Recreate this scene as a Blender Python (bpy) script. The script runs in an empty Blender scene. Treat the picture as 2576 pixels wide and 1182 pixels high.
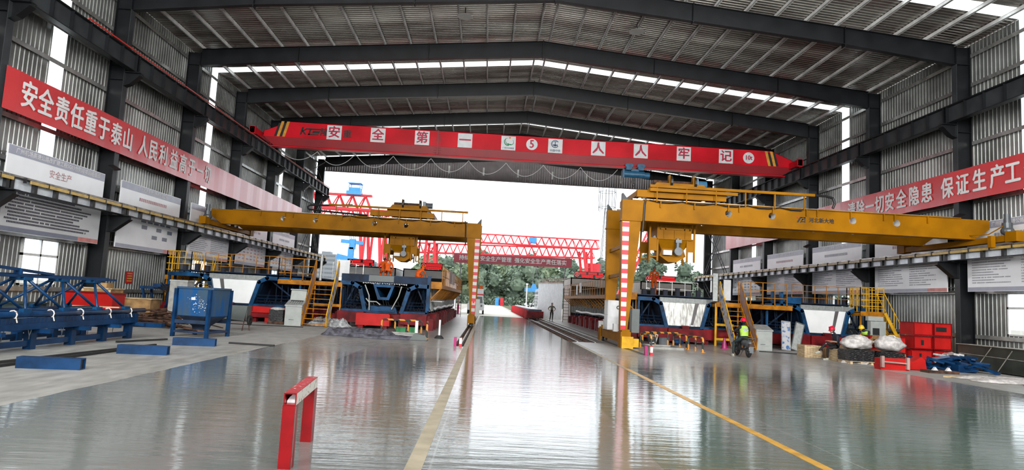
import bpy, bmesh, math, random
from mathutils import Vector, Matrix
random.seed(7)
SC = bpy.context.scene
COL = SC.collection
PI = math.pi
ORD = ['first', 'second', 'third', 'fourth', 'fifth', 'sixth', 'seventh', 'eighth', 'ninth', 'tenth', 'eleventh', 'twelfth', 'thirteenth', 'fourteenth', 'fifteenth', 'sixteenth']

# ------------------------------------------------------------ materials
M = {}
def nodes(name):
    m = bpy.data.materials.new(name); m.use_nodes = True
    nt = m.node_tree
    for n in list(nt.nodes):
        nt.nodes.remove(n)
    out = nt.nodes.new('ShaderNodeOutputMaterial')
    return m, nt, out
def paint(name, col, rough=0.5, metal=0.0, var=0.12, scale=3.0, col2=None, bump=0.0, stretch=(1, 1, 1), spec=0.5, rvar=0.0, thresh=None):
    m, nt, out = nodes(name)
    b = nt.nodes.new('ShaderNodeBsdfPrincipled')
    tc = nt.nodes.new('ShaderNodeTexCoord'); mp = nt.nodes.new('ShaderNodeMapping')
    mp.inputs['Scale'].default_value = stretch
    nz = nt.nodes.new('ShaderNodeTexNoise'); nz.inputs['Scale'].default_value = scale; nz.inputs['Detail'].default_value = 5
    rp = nt.nodes.new('ShaderNodeValToRGB')
    c2 = col2 if col2 else tuple(max(0, c * (1 - var * 2.2)) for c in col)
    c1 = col if col2 else tuple(min(1, c * (1 + var * .6)) for c in col)
    a, z = (0.35, 0.65) if thresh is None else thresh
    rp.color_ramp.elements[0].position = a; rp.color_ramp.elements[1].position = z
    rp.color_ramp.elements[0].color = (*c2, 1); rp.color_ramp.elements[1].color = (*c1, 1)
    nt.links.new(tc.outputs['Object'], mp.inputs['Vector']); nt.links.new(mp.outputs[0], nz.inputs['Vector'])
    nt.links.new(nz.outputs['Fac'], rp.inputs['Fac']); nt.links.new(rp.outputs[0], b.inputs['Base Color'])
    b.inputs['Roughness'].default_value = rough; b.inputs['Metallic'].default_value = metal
    b.inputs['Specular IOR Level'].default_value = spec
    if rvar:
        mr = nt.nodes.new('ShaderNodeMapRange')
        mr.inputs['To Min'].default_value = max(0.02, rough - rvar); mr.inputs['To Max'].default_value = rough + rvar
        nt.links.new(nz.outputs['Fac'], mr.inputs['Value']); nt.links.new(mr.outputs[0], b.inputs['Roughness'])
    if bump:
        bp = nt.nodes.new('ShaderNodeBump'); bp.inputs['Strength'].default_value = bump; bp.inputs['Distance'].default_value = .02
        nt.links.new(nz.outputs['Fac'], bp.inputs['Height']); nt.links.new(bp.outputs[0], b.inputs['Normal'])
    nt.links.new(b.outputs[0], out.inputs['Surface'])
    M[name] = m; return m
def emit(name, col, s=1.0, base=(0, 0, 0)):
    m, nt, out = nodes(name)
    b = nt.nodes.new('ShaderNodeBsdfPrincipled')
    b.inputs['Base Color'].default_value = (*base, 1)
    b.inputs['Emission Color'].default_value = (*col, 1); b.inputs['Emission Strength'].default_value = s
    nt.links.new(b.outputs[0], out.inputs['Surface']); M[name] = m; return m
def translucent(name, col, t=0.75):
    m, nt, out = nodes(name)
    a = nt.nodes.new('ShaderNodeBsdfTranslucent'); a.inputs[0].default_value = (*col, 1)
    d = nt.nodes.new('ShaderNodeBsdfDiffuse'); d.inputs[0].default_value = (*col, 1)
    mx = nt.nodes.new('ShaderNodeMixShader'); mx.inputs[0].default_value = t
    nt.links.new(d.outputs[0], mx.inputs[1]); nt.links.new(a.outputs[0], mx.inputs[2]); nt.links.new(mx.outputs[0], out.inputs['Surface'])
    M[name] = m; return m

paint('dark_steel', (.007, .008, .010), .42, var=.2, scale=1.2, spec=.35)
paint('mid_steel', (.035, .039, .043), .45, var=.15, scale=1.2, spec=.35)
paint('wall_sheet', (.32, .33, .315), .38, .5, var=.22, scale=.5, rvar=.08)
paint('roof_sheet', (.44, .42, .385), .27, .7, col2=(.17, .14, .125), scale=.45, rvar=.1, stretch=(.25, 1.6, 1))
paint('galv', (.62, .62, .60), .3, .8, var=.15, scale=2)
paint('purlin', (.95, .94, .92), .45, .0, var=.12, scale=1.5)
paint('gable_sheet', (.30, .27, .27), .5, .2, var=.1, scale=1)
translucent('skylight', (.93, .97, .96))
paint('banner_red', (.62, .045, .05), .24, var=.06, scale=.6, spec=.9)
paint('banner_crimson', (.30, .008, .035), .45, var=.08, scale=.6)
paint('letter_white', (.8, .8, .8), .4, var=.05)
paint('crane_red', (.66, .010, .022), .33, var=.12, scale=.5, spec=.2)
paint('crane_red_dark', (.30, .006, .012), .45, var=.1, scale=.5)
paint('crane_yellow', (.34, .138, .0012), .5, var=.14, scale=.8, bump=.05, spec=.1)
paint('rail_orange', (.46, .17, .006), .45, var=.18, scale=3, spec=.2)
paint('bright_yellow', (.75, .40, .02), .45, var=.12, spec=.2)
paint('mold_blue', (.006, .065, .17), .42, var=.3, scale=2.0, spec=.2)
paint('mold_blue_dark', (.006, .022, .055), .5, var=.3, scale=2.0, spec=.2)
paint('truss_blue', (.005, .040, .12), .30, var=.2, scale=3, spec=.3)
paint('hopper_blue', (.012, .075, .22), .38, col2=(.045, .08, .12), scale=2.6, stretch=(1.4, 1.4, .35), thresh=(.42, .60), spec=.2)
paint('hopper_blue_dark', (.018, .035, .075), .5, var=.2)
paint('base_red_shaded', (.17, .005, .008), .5, var=.3, scale=2, spec=.2)  # shade under the moulds put into this darker red
paint('box_red', (.50, .014, .012), .42, var=.12, scale=1.5, spec=.2)
paint('frame_red', (.22, .004, .006), .33, var=.1, scale=5, spec=.2)
paint('worn_red', (.36, .02, .03), .45, col2=(.62, .5, .45), scale=22, thresh=(.30, .42))
paint('worn_white', (.78, .74, .68), .5, col2=(.33, .2, .16), scale=16, thresh=(.36, .44))
paint('white_paint', (.78, .78, .76), .4, var=.06)
paint('white_plastic', (.72, .73, .74), .35, var=.05)
paint('steel_reflect_white', (.97, .99, .98), .3, .2, var=.03, scale=1.5, rvar=.06)  # near white puts the sky mirrored in polished steel into colour
paint('steel_worn', (.66, .66, .62), .35, .5, col2=(.26, .25, .23), scale=4, stretch=(3, 1, .6), rvar=.1)
paint('dark_band', (.12, .11, .11), .5, .3)
paint('concrete', (.36, .355, .33), .75, var=.12, scale=4)
paint('comb_grey', (.42, .44, .43), .5, .3, var=.1, scale=8)
paint('black', (.012, .012, .013), .4)
paint('rubber', (.018, .018, .018), .7)
paint('cabinet_grey', (.40, .42, .40), .4, var=.05)
paint('cabinet_dark', (.10, .115, .11), .4, var=.05)
paint('motor_grey', (.10, .11, .12), .4, .3)
paint('motor_blue', (.03, .14, .26), .35)
paint('board_white', (.88, .89, .92), .22, var=.04, scale=.5)
paint('board_grey', (.58, .59, .61), .3, var=.05, scale=.5)
paint('board_band', (.36, .37, .46), .3, var=.04)
paint('board_band_dark', (.17, .19, .25), .3, var=.04)
paint('board_red', (.62, .22, .2), .35)
paint('ink', (.03, .032, .05), .5)
paint('ink_soft', (.42, .43, .48), .5)
paint('ink_pink', (.62, .36, .38), .5)
paint('wood', (.62, .46, .27), .65, var=.2, scale=3, stretch=(1, 1, 8))
paint('ply', (.42, .25, .10), .6, var=.2, scale=3)
paint('tarp', (.11, .105, .13), .6, var=.3, scale=6, bump=.3)
paint('tarp_light', (.42, .43, .44), .6, var=.25, scale=7, bump=.4)
paint('bag_white', (.56, .53, .51), .6, var=.16, scale=9, bump=.6)
paint('wrap_black', (.01, .01, .011), .18, col2=(.12, .12, .12), scale=9, stretch=(1, 1, 6), thresh=(.3, .45), bump=.6)
paint('stone_dark', (.045, .05, .042), .3, var=.2, scale=1.2)
paint('stone_edge', (.42, .40, .35), .5, var=.2)
paint('rust', (.10, .045, .025), .8, var=.4, scale=5)
paint('crane_far_red', (.60, .02, .03), .5, var=.05)
paint('crane_far_blue', (.05, .28, .62), .5, var=.05)
paint('tree_green', (.050, .085, .036), .9, var=.3, scale=.35)
paint('tree_green_light', (.085, .135, .045), .9, var=.3, scale=.35)
paint('trunk', (.08, .06, .04), .9)
paint('ground_pale', (.34, .33, .28), .85, var=.12, scale=.25)
paint('road_pale', (.55, .54, .47), .8, var=.1, scale=.3)
paint('grass', (.08, .10, .03), .95, var=.2, scale=.5)
paint('building_hazy', (.22, .235, .25), .8, var=.05)  # skyline haze put into the pale wall colour
paint('building_line_hazy', (.15, .165, .18), .8)  # window bands paled by the same painted haze
paint('tower_grey', (.16, .165, .17), .7)
paint('tower_red', (.3, .1, .1), .7)
paint('shed_white', (.62, .63, .62), .55, var=.06, scale=1)
paint('shed_beige', (.50, .46, .42), .6, var=.06)
paint('far_white', (.72, .74, .76), .5, var=.04)
paint('skin', (.42, .22, .14), .55, var=.08, scale=8)
paint('cloth_orange', (.75, .11, .012), .7, var=.14, scale=9, bump=.2, spec=.2)
paint('cloth_navy', (.018, .020, .035), .8, var=.15, scale=9)
paint('cloth_black', (.010, .009, .011), .8, var=.15, scale=9)
paint('cloth_khaki', (.17, .155, .12), .8, var=.15, scale=9)
paint('cloth_green', (.014, .03, .03), .8, var=.15, scale=9)
paint('vest_lime', (.42, .70, .08), .6, var=.1, scale=9)
paint('helmet_red', (.62, .01, .04), .25, var=.05, spec=.2)
paint('helmet_yellow', (.85, .55, .02), .3, var=.05)
paint('hair', (.012, .010, .010), .6)
paint('hair_grey', (.14, .14, .14), .7)
paint('shoe', (.45, .45, .38), .6)
paint('stripe_white', (.55, .52, .48), .45, var=.1, scale=6)
paint('stripe_red', (.50, .01, .02), .4, var=.1)
paint('magenta', (.42, .01, .14), .4, var=.15)
paint('barrier_yellow', (.70, .30, .03), .4, var=.2, scale=5, spec=.2)
paint('barrier_white', (.68, .62, .54), .4, var=.15, scale=5)
paint('runway_web', (.70, .76, .82), .25, .15, var=.12, scale=2)  # pale blue grey stands in for light reflected off the web
paint('conductor', (.62, .42, .12), .35, var=.12, scale=3)
paint('panel_pink', (.40, .27, .24), .5, var=.12, scale=2)
paint('poster_blue', (.02, .12, .35), .4, col2=(.5, .5, .52), scale=5, thresh=(.52, .60))
paint('yellow_line', (.42, .37, .27), .45, col2=(.28, .245, .17), scale=2.2, thresh=(.35, .6), spec=.4)
paint('orange_line', (.62, .34, .06), .35, var=.15, scale=3)
paint('rail_steel', (.35, .33, .31), .35, .8, var=.2)
paint('trench', (.16, .13, .115), .9, var=.25, scale=5)
paint('pink_pipe', (.42, .26, .25), .6, var=.2, scale=4)
paint('green_plastic', (.01, .22, .06), .5)
paint('red_pipe', (.62, .03, .02), .35, var=.1)
paint('logo_green', (.01, .22, .08), .5)
paint('logo_orange', (.8, .25, .01), .5)
paint('logo_blue', (.02, .07, .15), .5)
paint('text_red', (.50, .005, .05), .45)
paint('stripe_yellow', (.72, .34, .03), .45)
emit('led_red', (1.0, .008, .015), 1.0)
emit('led_bright', (1.0, .10, .08), 2.2)
emit('lamp_glow', (1, .9, .7), 1.2)
emit('tail_red', (1, .02, .01), 2.0)

def floor_mat():
    m, nt, out = nodes('polished_floor')
    L = nt.links.new; N = nt.nodes.new
    b = N('ShaderNodeBsdfPrincipled'); tc = N('ShaderNodeTexCoord'); sp = N('ShaderNodeSeparateXYZ')
    L(tc.outputs['Object'], sp.inputs[0])
    def mth(op, a, bb=None, c=None):
        n = N('ShaderNodeMath'); n.operation = op
        for i, v in enumerate((a, bb, c)):
            if v is None: continue
            if isinstance(v, (int, float)): n.inputs[i].default_value = v
            else: L(v, n.inputs[i])
        return n.outputs[0]
    X, Y = sp.outputs[0], sp.outputs[1]
    def noise(scale, st, det=5):
        mp = N('ShaderNodeMapping'); mp.inputs['Scale'].default_value = st
        L(tc.outputs['Object'], mp.inputs['Vector'])
        n = N('ShaderNodeTexNoise'); n.inputs['Scale'].default_value = scale; n.inputs['Detail'].default_value = det
        L(mp.outputs[0], n.inputs['Vector']); return n.outputs['Fac']
    def ramp(f, p0, c0, p1, c1):
        r = N('ShaderNodeValToRGB'); r.color_ramp.elements[0].position = p0; r.color_ramp.elements[1].position = p1
        r.color_ramp.elements[0].color = (*c0, 1); r.color_ramp.elements[1].color = (*c1, 1); L(f, r.inputs[0]); return r.outputs[0]
    def mix(f, a, c):
        n = N('ShaderNodeMix'); n.data_type = 'RGBA'
        if isinstance(f, (int, float)): n.inputs[0].default_value = f
        else: L(f, n.inputs[0])
        for i, v in ((6, a), (7, c)):
            if isinstance(v, tuple): n.inputs[i].default_value = (*v, 1)
            else: L(v, n.inputs[i])
        return n.outputs[2]
    big = noise(.16, (1, .45, 1)); fine = noise(2.2, (1, 2.4, 1)); mid = noise(.7, (.6, 1.5, 1))
    base = ramp(big, .3, (.115, .132, .126), .7, (.245, .262, .25))
    base = mix(mth('MULTIPLY', fine, .35), base, (.12, .135, .128))
    # matte raw concrete on the far left, lighter and rougher
    left = mth('LESS_THAN', mth('ADD', X, mth('MULTIPLY', mid, .15)), -6.5)
    right = mth('GREATER_THAN', mth('ADD', X, mth('MULTIPLY', Y, .05)), 15.6)
    raw = mth('MAXIMUM', left, mth('MULTIPLY', right, .8))
    base = mix(mth('MULTIPLY', raw, .85), base, ramp(noise(2.5, (1.6, .5, 1), 8), .3, (.24, .234, .215), .7, (.45, .44, .41)))
    # dusty dull floor around the moulds, white reflection put into the aisle colour between the rails
    side = mth('MAXIMUM', mth('LESS_THAN', X, -.78), mth('GREATER_THAN', X, 4.25))
    far = nt.nodes.new('ShaderNodeMapRange'); far.inputs[1].default_value = 19.5; far.inputs[2].default_value = 25.5
    L(mth('ADD', Y, mth('MULTIPLY', mid, 2.0)), far.inputs[0]); dust = mth('MULTIPLY', side, far.outputs[0])
    base = mix(mth('MULTIPLY', dust, .8), base, ramp(noise(2.0, (1.4, .6, 1), 7), .3, (.27, .268, .255), .7, (.42, .415, .40)))
    base = mix(mth('MULTIPLY', mth('SUBTRACT', 1.0, side), mth('MULTIPLY', far.outputs[0], .6)), base, (.36, .375, .36))
    # paler patch left of the rail
    px = mth('MULTIPLY', mth('GREATER_THAN', X, -6.5), mth('LESS_THAN', X, -3.87))
    py = mth('MULTIPLY', mth('GREATER_THAN', Y, 16.9), mth('LESS_THAN', Y, 22.5))
    patch = mth('MULTIPLY', px, py)
    base = mix(patch, base, (.24, .255, .245))
    # slightly greener bay on the near right
    gr = mth('MULTIPLY', mth('GREATER_THAN', X, 2.1), mth('LESS_THAN', Y, 14.0))
    base = mix(mth('MULTIPLY', gr, .55), base, (.055, .12, .09))
    # saw-cut joints
    def joint(coord, step, off):
        f = mth('PINGPONG', mth('ADD', coord, off), step / 2)
        return mth('LESS_THAN', f, .012)
    j = mth('MAXIMUM', joint(X, 5.2, .5), joint(Y, 5.6, 1.2))
    base = mix(mth('MULTIPLY', j, .45), base, (.32, .33, .32))
    L(base, b.inputs['Base Color'])
    rr = mth('MULTIPLY_ADD', mid, .13, .0)
    rr = mth('ADD', rr, mth('MULTIPLY', raw, .36))
    rr = mth('ADD', rr, mth('MULTIPLY', patch, .06)); rr = mth('ADD', rr, mth('MULTIPLY', dust, .24))
    L(rr, b.inputs['Roughness'])
    b.inputs['Specular IOR Level'].default_value = 1.0
    bp = N('ShaderNodeBump'); bp.inputs['Strength'].default_value = .24; bp.inputs['Distance'].default_value = .02
    h = mth('ADD', noise(1.6, (.45, 3.6, 1), 7), mth('MULTIPLY', noise(5, (1, 2.2, 1), 3), .25))
    L(h, bp.inputs['Height']); L(bp.outputs[0], b.inputs['Normal'])
    L(b.outputs[0], out.inputs['Surface']); M['floor'] = m
floor_mat()
def stripe_mat(name, c1, c2, period, axis=2):
    m, nt, out = nodes(name); L = nt.links.new
    b = nt.nodes.new('ShaderNodeBsdfPrincipled'); tc = nt.nodes.new('ShaderNodeTexCoord'); sp = nt.nodes.new('ShaderNodeSeparateXYZ')
    L(tc.outputs['Object'], sp.inputs[0])
    src = sp.outputs[min(axis, 2)]
    if axis == 3:
        d = nt.nodes.new('ShaderNodeVectorMath'); d.operation = 'DOT_PRODUCT'; d.inputs[1].default_value = (1, 1, 1); L(tc.outputs['Object'], d.inputs[0]); src = d.outputs['Value']
    a = nt.nodes.new('ShaderNodeMath'); a.operation = 'PINGPONG'; a.inputs[1].default_value = period; L(src, a.inputs[0])
    g = nt.nodes.new('ShaderNodeMath'); g.operation = 'GREATER_THAN'; g.inputs[1].default_value = period / 2; L(a.outputs[0], g.inputs[0])
    mx = nt.nodes.new('ShaderNodeMix'); mx.data_type = 'RGBA'; mx.inputs[6].default_value = (*c1, 1); mx.inputs[7].default_value = (*c2, 1)
    L(g.outputs[0], mx.inputs[0]); L(mx.outputs[2], b.inputs['Base Color']); b.inputs['Roughness'].default_value = .45
    L(b.outputs[0], out.inputs['Surface']); M[name] = m
stripe_mat('red_white_bands', (.60, .01, .03), (.62, .60, .57), .21)
stripe_mat('barrier_bands', (.70, .30, .05), (.03, .04, .035), .30, 3)
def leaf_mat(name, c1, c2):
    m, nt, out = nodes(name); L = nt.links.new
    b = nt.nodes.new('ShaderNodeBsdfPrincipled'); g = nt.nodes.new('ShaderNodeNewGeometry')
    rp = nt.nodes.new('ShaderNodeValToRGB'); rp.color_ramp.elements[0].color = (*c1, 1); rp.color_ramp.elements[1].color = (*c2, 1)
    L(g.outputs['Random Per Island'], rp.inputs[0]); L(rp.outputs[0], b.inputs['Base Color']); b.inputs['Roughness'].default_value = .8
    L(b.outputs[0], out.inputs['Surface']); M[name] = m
leaf_mat('leaves_dark_hazy', (.10, .145, .105), (.19, .25, .175))  # distance haze put into the leaf colour as paler greens
leaf_mat('leaves_light_hazy', (.14, .20, .12), (.25, .31, .19))  # same haze put into the lighter leaf colour

# ------------------------------------------------------------ mesh helpers
class MB:
    def __init__(s): s.v = []; s.f = []; s.mi = []
    def _add(s, vs, fs, mi=0):
        o = len(s.v); s.v += [tuple(x) for x in vs]
        s.f += [tuple(i + o for i in f) for f in fs]; s.mi += [mi] * len(fs); return s
    def box(s, x0, x1, y0, y1, z0, z1, mi=0):
        vs = [(x, y, z) for x in (x0, x1) for y in (y0, y1) for z in (z0, z1)]
        return s._add(vs, [(0, 1, 3, 2), (4, 6, 7, 5), (0, 4, 5, 1), (2, 3, 7, 6), (0, 2, 6, 4), (1, 5, 7, 3)], mi)
    def bar(s, p, q, w, h=None, up=(0, 0, 1), mi=0):
        h = h or w; p = Vector(p); q = Vector(q); d = (q - p).normalized(); u = Vector(up)
        if abs(d.dot(u)) > .98: u = Vector((0, 1, 0))
        a = d.cross(u).normalized(); b = a.cross(d).normalized()
        vs = [c + a * i * w / 2 + b * j * h / 2 for c in (p, q) for i, j in ((-1, -1), (1, -1), (1, 1), (-1, 1))]
        return s._add(vs, [(0, 3, 2, 1), (4, 5, 6, 7), (0, 1, 5, 4), (1, 2, 6, 5), (2, 3, 7, 6), (3, 0, 4, 7)], mi)
    def tube(s, pts, r, n=8, mi=0, closed_ends=True):
        pts = [Vector(p) for p in pts]; rings = []; pa = None
        for i, p in enumerate(pts):
            d = (pts[min(i + 1, len(pts) - 1)] - pts[max(i - 1, 0)]).normalized()
            if pa is None:
                u = Vector((0, 0, 1)) if abs(d.z) < .9 else Vector((1, 0, 0)); pa = d.cross(u).normalized()
            else:
                pa = (pa - d * pa.dot(d)).normalized()
            b = pa.cross(d).normalized(); rr = r[i] if isinstance(r, (list, tuple)) else r
            rings.append([p + (pa * math.cos(2 * PI * k / n) + b * math.sin(2 * PI * k / n)) * rr for k in range(n)])
        vs = [v for R in rings for v in R]; fs = []
        for i in range(len(pts) - 1):
            for k in range(n):
                fs.append((i * n + k, i * n + (k + 1) % n, (i + 1) * n + (k + 1) % n, (i + 1) * n + k))
        if closed_ends:
            fs.append(tuple(range(n))[::-1]); fs.append(tuple((len(pts) - 1) * n + k for k in range(n)))
        return s._add(vs, fs, mi)
    def prism(s, prof, axis, a, b, mi=0):
        n = len(prof)
        def P(u, w, t): return {'x': (t, u, w), 'y': (u, t, w), 'z': (u, w, t)}[axis]
        vs = [P(u, w, a) for u, w in prof] + [P(u, w, b) for u, w in prof]
        fs = [(i, (i + 1) % n, n + (i + 1) % n, n + i) for i in range(n)] + [tuple(range(n))[::-1], tuple(range(n, 2 * n))]
        return s._add(vs, fs, mi)
    def lathe(s, prof, c, n=24, axis='z', mi=0):
        cx, cy, cz = c; vs = []
        for r, t in prof:
            for k in range(n):
                a = 2 * PI * k / n; u, w = r * math.cos(a), r * math.sin(a)
                vs.append({'z': (cx + u, cy + w, cz + t), 'x': (cx + t, cy + u, cz + w), 'y': (cx + u, cy + t, cz + w)}[axis])
        fs = [(i * n + k, i * n + (k + 1) % n, (i + 1) * n + (k + 1) % n, (i + 1) * n + k) for i in range(len(prof) - 1) for k in range(n)]
        return s._add(vs, fs, mi)
    def sheet(s, o, u, v, n, ul, vl, pitch=.25, dep=.035, mi=0):
        o, u, v, n = Vector(o), Vector(u), Vector(v), Vector(n); pr = []
        k = 0.0
        while k < ul - 1e-4:
            for du, h in ((0, 0), (.70, 0), (.78, 1), (.92, 1)):
                t = k + du * pitch
                if t <= ul: pr.append((t, h * dep))
            k += pitch
        pr.append((ul, 0)); m = len(pr)
        vs = [o + u * t + n * h for t, h in pr] + [o + u * t + n * h + v * vl for t, h in pr]
        return s._add(vs, [(i, i + 1, m + i + 1, m + i) for i in range(m - 1)], mi)
    def quad(s, *p, mi=0): return s._add(p, [tuple(range(len(p)))], mi)
    def ball(s, c, r, seg=14, rings=9, mi=0):
        rx, ry, rz = r if isinstance(r, (tuple, list)) else (r, r, r); vs = []; fs = []
        for i in range(rings + 1):
            t = PI * i / rings
            for k in range(seg):
                a = 2 * PI * k / seg
                vs.append((c[0] + rx * math.sin(t) * math.cos(a), c[1] + ry * math.sin(t) * math.sin(a), c[2] + rz * math.cos(t)))
        for i in range(rings):
            for k in range(seg):
                fs.append((i * seg + k, (i + 1) * seg + k, (i + 1) * seg + (k + 1) % seg, i * seg + (k + 1) % seg))
        return s._add(vs, fs, mi)
    def xf(s, mat, start=0):
        for i in range(start, len(s.v)): s.v[i] = tuple(mat @ Vector(s.v[i]))
        return s
    def build(s, name, mats, parent=None, smooth=False, fix=True, at0=False):
        me = bpy.data.meshes.new(name)
        w = world_of(parent) if parent else None
        off = Vector((0, 0, 0))
        if parent is None and s.v and not at0:
            xs = [v[0] for v in s.v]; ys = [v[1] for v in s.v]; zs = [v[2] for v in s.v]
            off = Vector(((min(xs) + max(xs)) / 2, (min(ys) + max(ys)) / 2, min(zs)))
        elif parent is not None:
            off = w
        me.from_pydata([(v[0] - off.x, v[1] - off.y, v[2] - off.z) for v in s.v], [], s.f)
        mats = mats if isinstance(mats, (list, tuple)) else [mats]
        for mm in mats: me.materials.append(M[mm])
        if len(mats) > 1: me.polygons.foreach_set('material_index', s.mi)
        if smooth: me.polygons.foreach_set('use_smooth', [True] * len(me.polygons))
        if fix:
            bm = bmesh.new(); bm.from_mesh(me); bmesh.ops.remove_doubles(bm, verts=bm.verts, dist=1e-5)
            bmesh.ops.recalc_face_normals(bm, faces=bm.faces); bm.to_mesh(me); bm.free()
        o = bpy.data.objects.new(name, me); COL.objects.link(o)
        if parent is None: o.location = off
        else: o.parent = parent
        return o
def world_of(p):
    v = Vector(p.location); q = p.parent
    while q: v = v + Vector(q.location); q = q.parent
    return v
def tag(o, label, cat, group=None, kind=None):
    if label: o['label'] = label
    if cat: o['category'] = cat
    if group: o['group'] = group
    if kind: o['kind'] = kind
    return o
def thing(name, label, cat, loc, group=None):
    o = bpy.data.objects.new(name, None); COL.objects.link(o); o.location = loc; o.empty_display_size = .2
    return tag(o, label, cat, group)
def kids(o): return [c for c in bpy.data.objects if c.parent == o]
def copy_tree(o, dx, label, parent=None):
    c = o.copy(); COL.objects.link(c)
    if parent is None:
        c.location = Vector(o.location) + Vector(dx); c['label'] = label
    else: c.parent = parent
    for k in kids(o): copy_tree(k, dx, None, c)
    return c
def struct(name, mb, mats, parent=None, label=None, **k):
    o = mb.build(name, mats, parent, **k)
    if parent is None:
        o['kind'] = 'structure'
        if label: o['label'] = label
    return o
FONTC = {}
def text_mb(body, size, origin, u, v, bold=.018, sx=1.0, align='CENTER', ext=0.004, mb=None, mi=0, spacing=1.0):
    """flat lettering laid on the plane through origin spanned by u (reading) and v (up)"""
    key = (body, bold, align, spacing)
    if key not in FONTC:
        c = bpy.data.curves.new('tmp', 'FONT'); c.body = body; c.align_x = align; c.align_y = 'CENTER'
        c.resolution_u = 2; c.space_character = spacing
        o = bpy.data.objects.new('tmp', c); COL.objects.link(o); bpy.context.view_layer.update()
        me = bpy.data.meshes.new_from_object(o.evaluated_get(bpy.context.evaluated_depsgraph_get()))
        FONTC[key] = ([tuple(x.co) for x in me.vertices], [tuple(p.vertices) for p in me.polygons])
        bpy.data.objects.remove(o); bpy.data.curves.remove(c); bpy.data.meshes.remove(me)
    vs, fs = FONTC[key]; u = Vector(u); v = Vector(v); n = u.cross(v); o = Vector(origin)
    mb = mb or MB(); b_ = bold * size
    sh = [(0, 0), (b_, 0), (-b_, 0), (0, b_ * .7), (0, -b_ * .7)] if bold else [(0, 0)]
    for i, (sx_, sz_) in enumerate(sh):
        mb._add([o + u * (p[0] * size * sx + sx_) + v * (p[1] * size + sz_) + n * (ext + i * .0003) for p in vs], fs, mi)
    return mb

def glass_mat():
    m, nt, out = nodes('window_glass'); L = nt.links.new
    t = nt.nodes.new('ShaderNodeBsdfTransparent'); t.inputs[0].default_value = (.92, .95, .95, 1)
    g = nt.nodes.new('ShaderNodeBsdfGlossy'); g.inputs['Roughness'].default_value = .03
    mx = nt.nodes.new('ShaderNodeMixShader'); mx.inputs[0].default_value = .1
    L(t.outputs[0], mx.inputs[1]); L(g.outputs[0], mx.inputs[2]); L(mx.outputs[0], out.inputs['Surface']); M['glass'] = m
glass_mat()
# ------------------------------------------------------------ the hall
Y0, BAY = 23.47, 7.5
FK = list(range(-5, 7))                     # portal frames; 0 is the first one at the left edge of the view
def FY(k): return Y0 + BAY * k
XL, XR, XC = -17.88, 22.95, 2.6             # inner column faces, ridge
WL, WR = -18.85, 23.90                      # wall sheets
YA, YB = FY(-5) - .2, FY(6) + .2
def zr(x): return 17.68 - .0915 * abs(x - XC)   # top of rafters
STR = [27.1 + 15.05 * i for i in (-3, -2, -1, 0, 1, 2)]   # translucent strips
SW = .92
# main slab, cut around the rail trenches so the rails sit in real grooves
mb = MB()
TL, TR1, TR2 = (-1.12, -.72), (5.98, 6.24), (3.95, 5.80)
mb.box(-19.2, TL[0], YA - 2, YB, -.3, 0); mb.box(TL[0], TL[1], YA - 2, 24.4, -.3, 0)
mb.box(TL[1], TR2[0], YA - 2, YB, -.3, 0)
mb.box(TR2[0], TR2[1], YA - 2, 31.0, -.3, 0); mb.box(TR2[1], TR1[0], YA - 2, YB, -.3, 0)
mb.box(TR1[0], TR1[1], YA - 2, 24.6, -.3, 0); mb.box(TR1[1], 24.2, YA - 2, YB, -.3, 0)
fl = struct('floor', mb, 'floor', at0=True, label='grey polished concrete floor of the hall')
tr = MB()
tr.box(TL[0], TL[1], 24.4, YB, -.3, -.16); tr.box(TR1[0], TR1[1], 24.6, YB, -.3, -.16); tr.box(TR2[0], TR2[1], 31.0, YB, -.3, -.12)
tr.build('trench_bed', 'trench', fl)
# painted lines
tag(MB().box(-.76, -.58, 2.0, 68, .0, .004).build('floor_line', 'yellow_line'), 'worn beige painted line along the left edge of the centre aisle', 'floor marking')
tag(MB().box(4.10, 4.24, 3.0, 19.0, .0, .004).build('floor_line', 'orange_line'), 'orange painted line running toward the right edge from the centre aisle', 'floor marking')
tag(MB().box(4.10, 4.22, 19.0, 30.6, .0, .004).build('floor_line', 'yellow_line'), 'faded far stretch of the right aisle line before the rail trench', 'floor marking')
# walls
def wall(side):
    X = WL if side == 'left' else WR; n = (1, 0, 0) if side == 'left' else (-1, 0, 0)
    xi = X + .03 * n[0]
    mb = MB(); y = YA; wins = [(s - .3, s + 1.9) for s in STR]
    def seg(y0, y1, z0, z1): mb.sheet((X, y0, z0), (0, 1, 0), (0, 0, 1), n, y1 - y0, z1 - z0, .25, .026)
    cuts = []
    for s in STR: cuts.append((s, s + SW))
    ys = YA
    top = 15.95
    for (a, b) in cuts:
        w0, w1 = a - .3, a + 1.9
        seg(ys, w0, 0, top); seg(w0, a, 3.33, top); seg(b, w1, 3.33, top); seg(w0, w1, 0, 1.38); ys = w1
    seg(ys, YB, 0, top)
    o = struct('wall_' + side, mb, 'wall_sheet', label='corrugated galvanised sheet wall on the %s' % side, fix=False)
    for a, b in cuts:
        t = MB().sheet((X, a, 3.33), (0, 1, 0), (0, 0, 1), n, b - a, top - 3.33, .25, .03)
        t.build('translucent_strip', 'skylight', o, fix=False)
    gx0, gx1 = (X + .04, X + .20) if side == 'left' else (X - .20, X - .04)
    for z in (1.27, 3.42, 6.25, 7.87, 10.8, 12.3, 13.8, 15.3):
        g = MB(); g.box(gx0, gx1, YA, YB, z, z + .05)
        xx = gx1 if side == 'left' else gx0
        g.box(xx - .008, xx + .008, YA, YB, z - .13, z + .05)
        g.build('wall_girt', 'galv', o)
    return o
wl = wall('left'); wr = wall('right')
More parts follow.
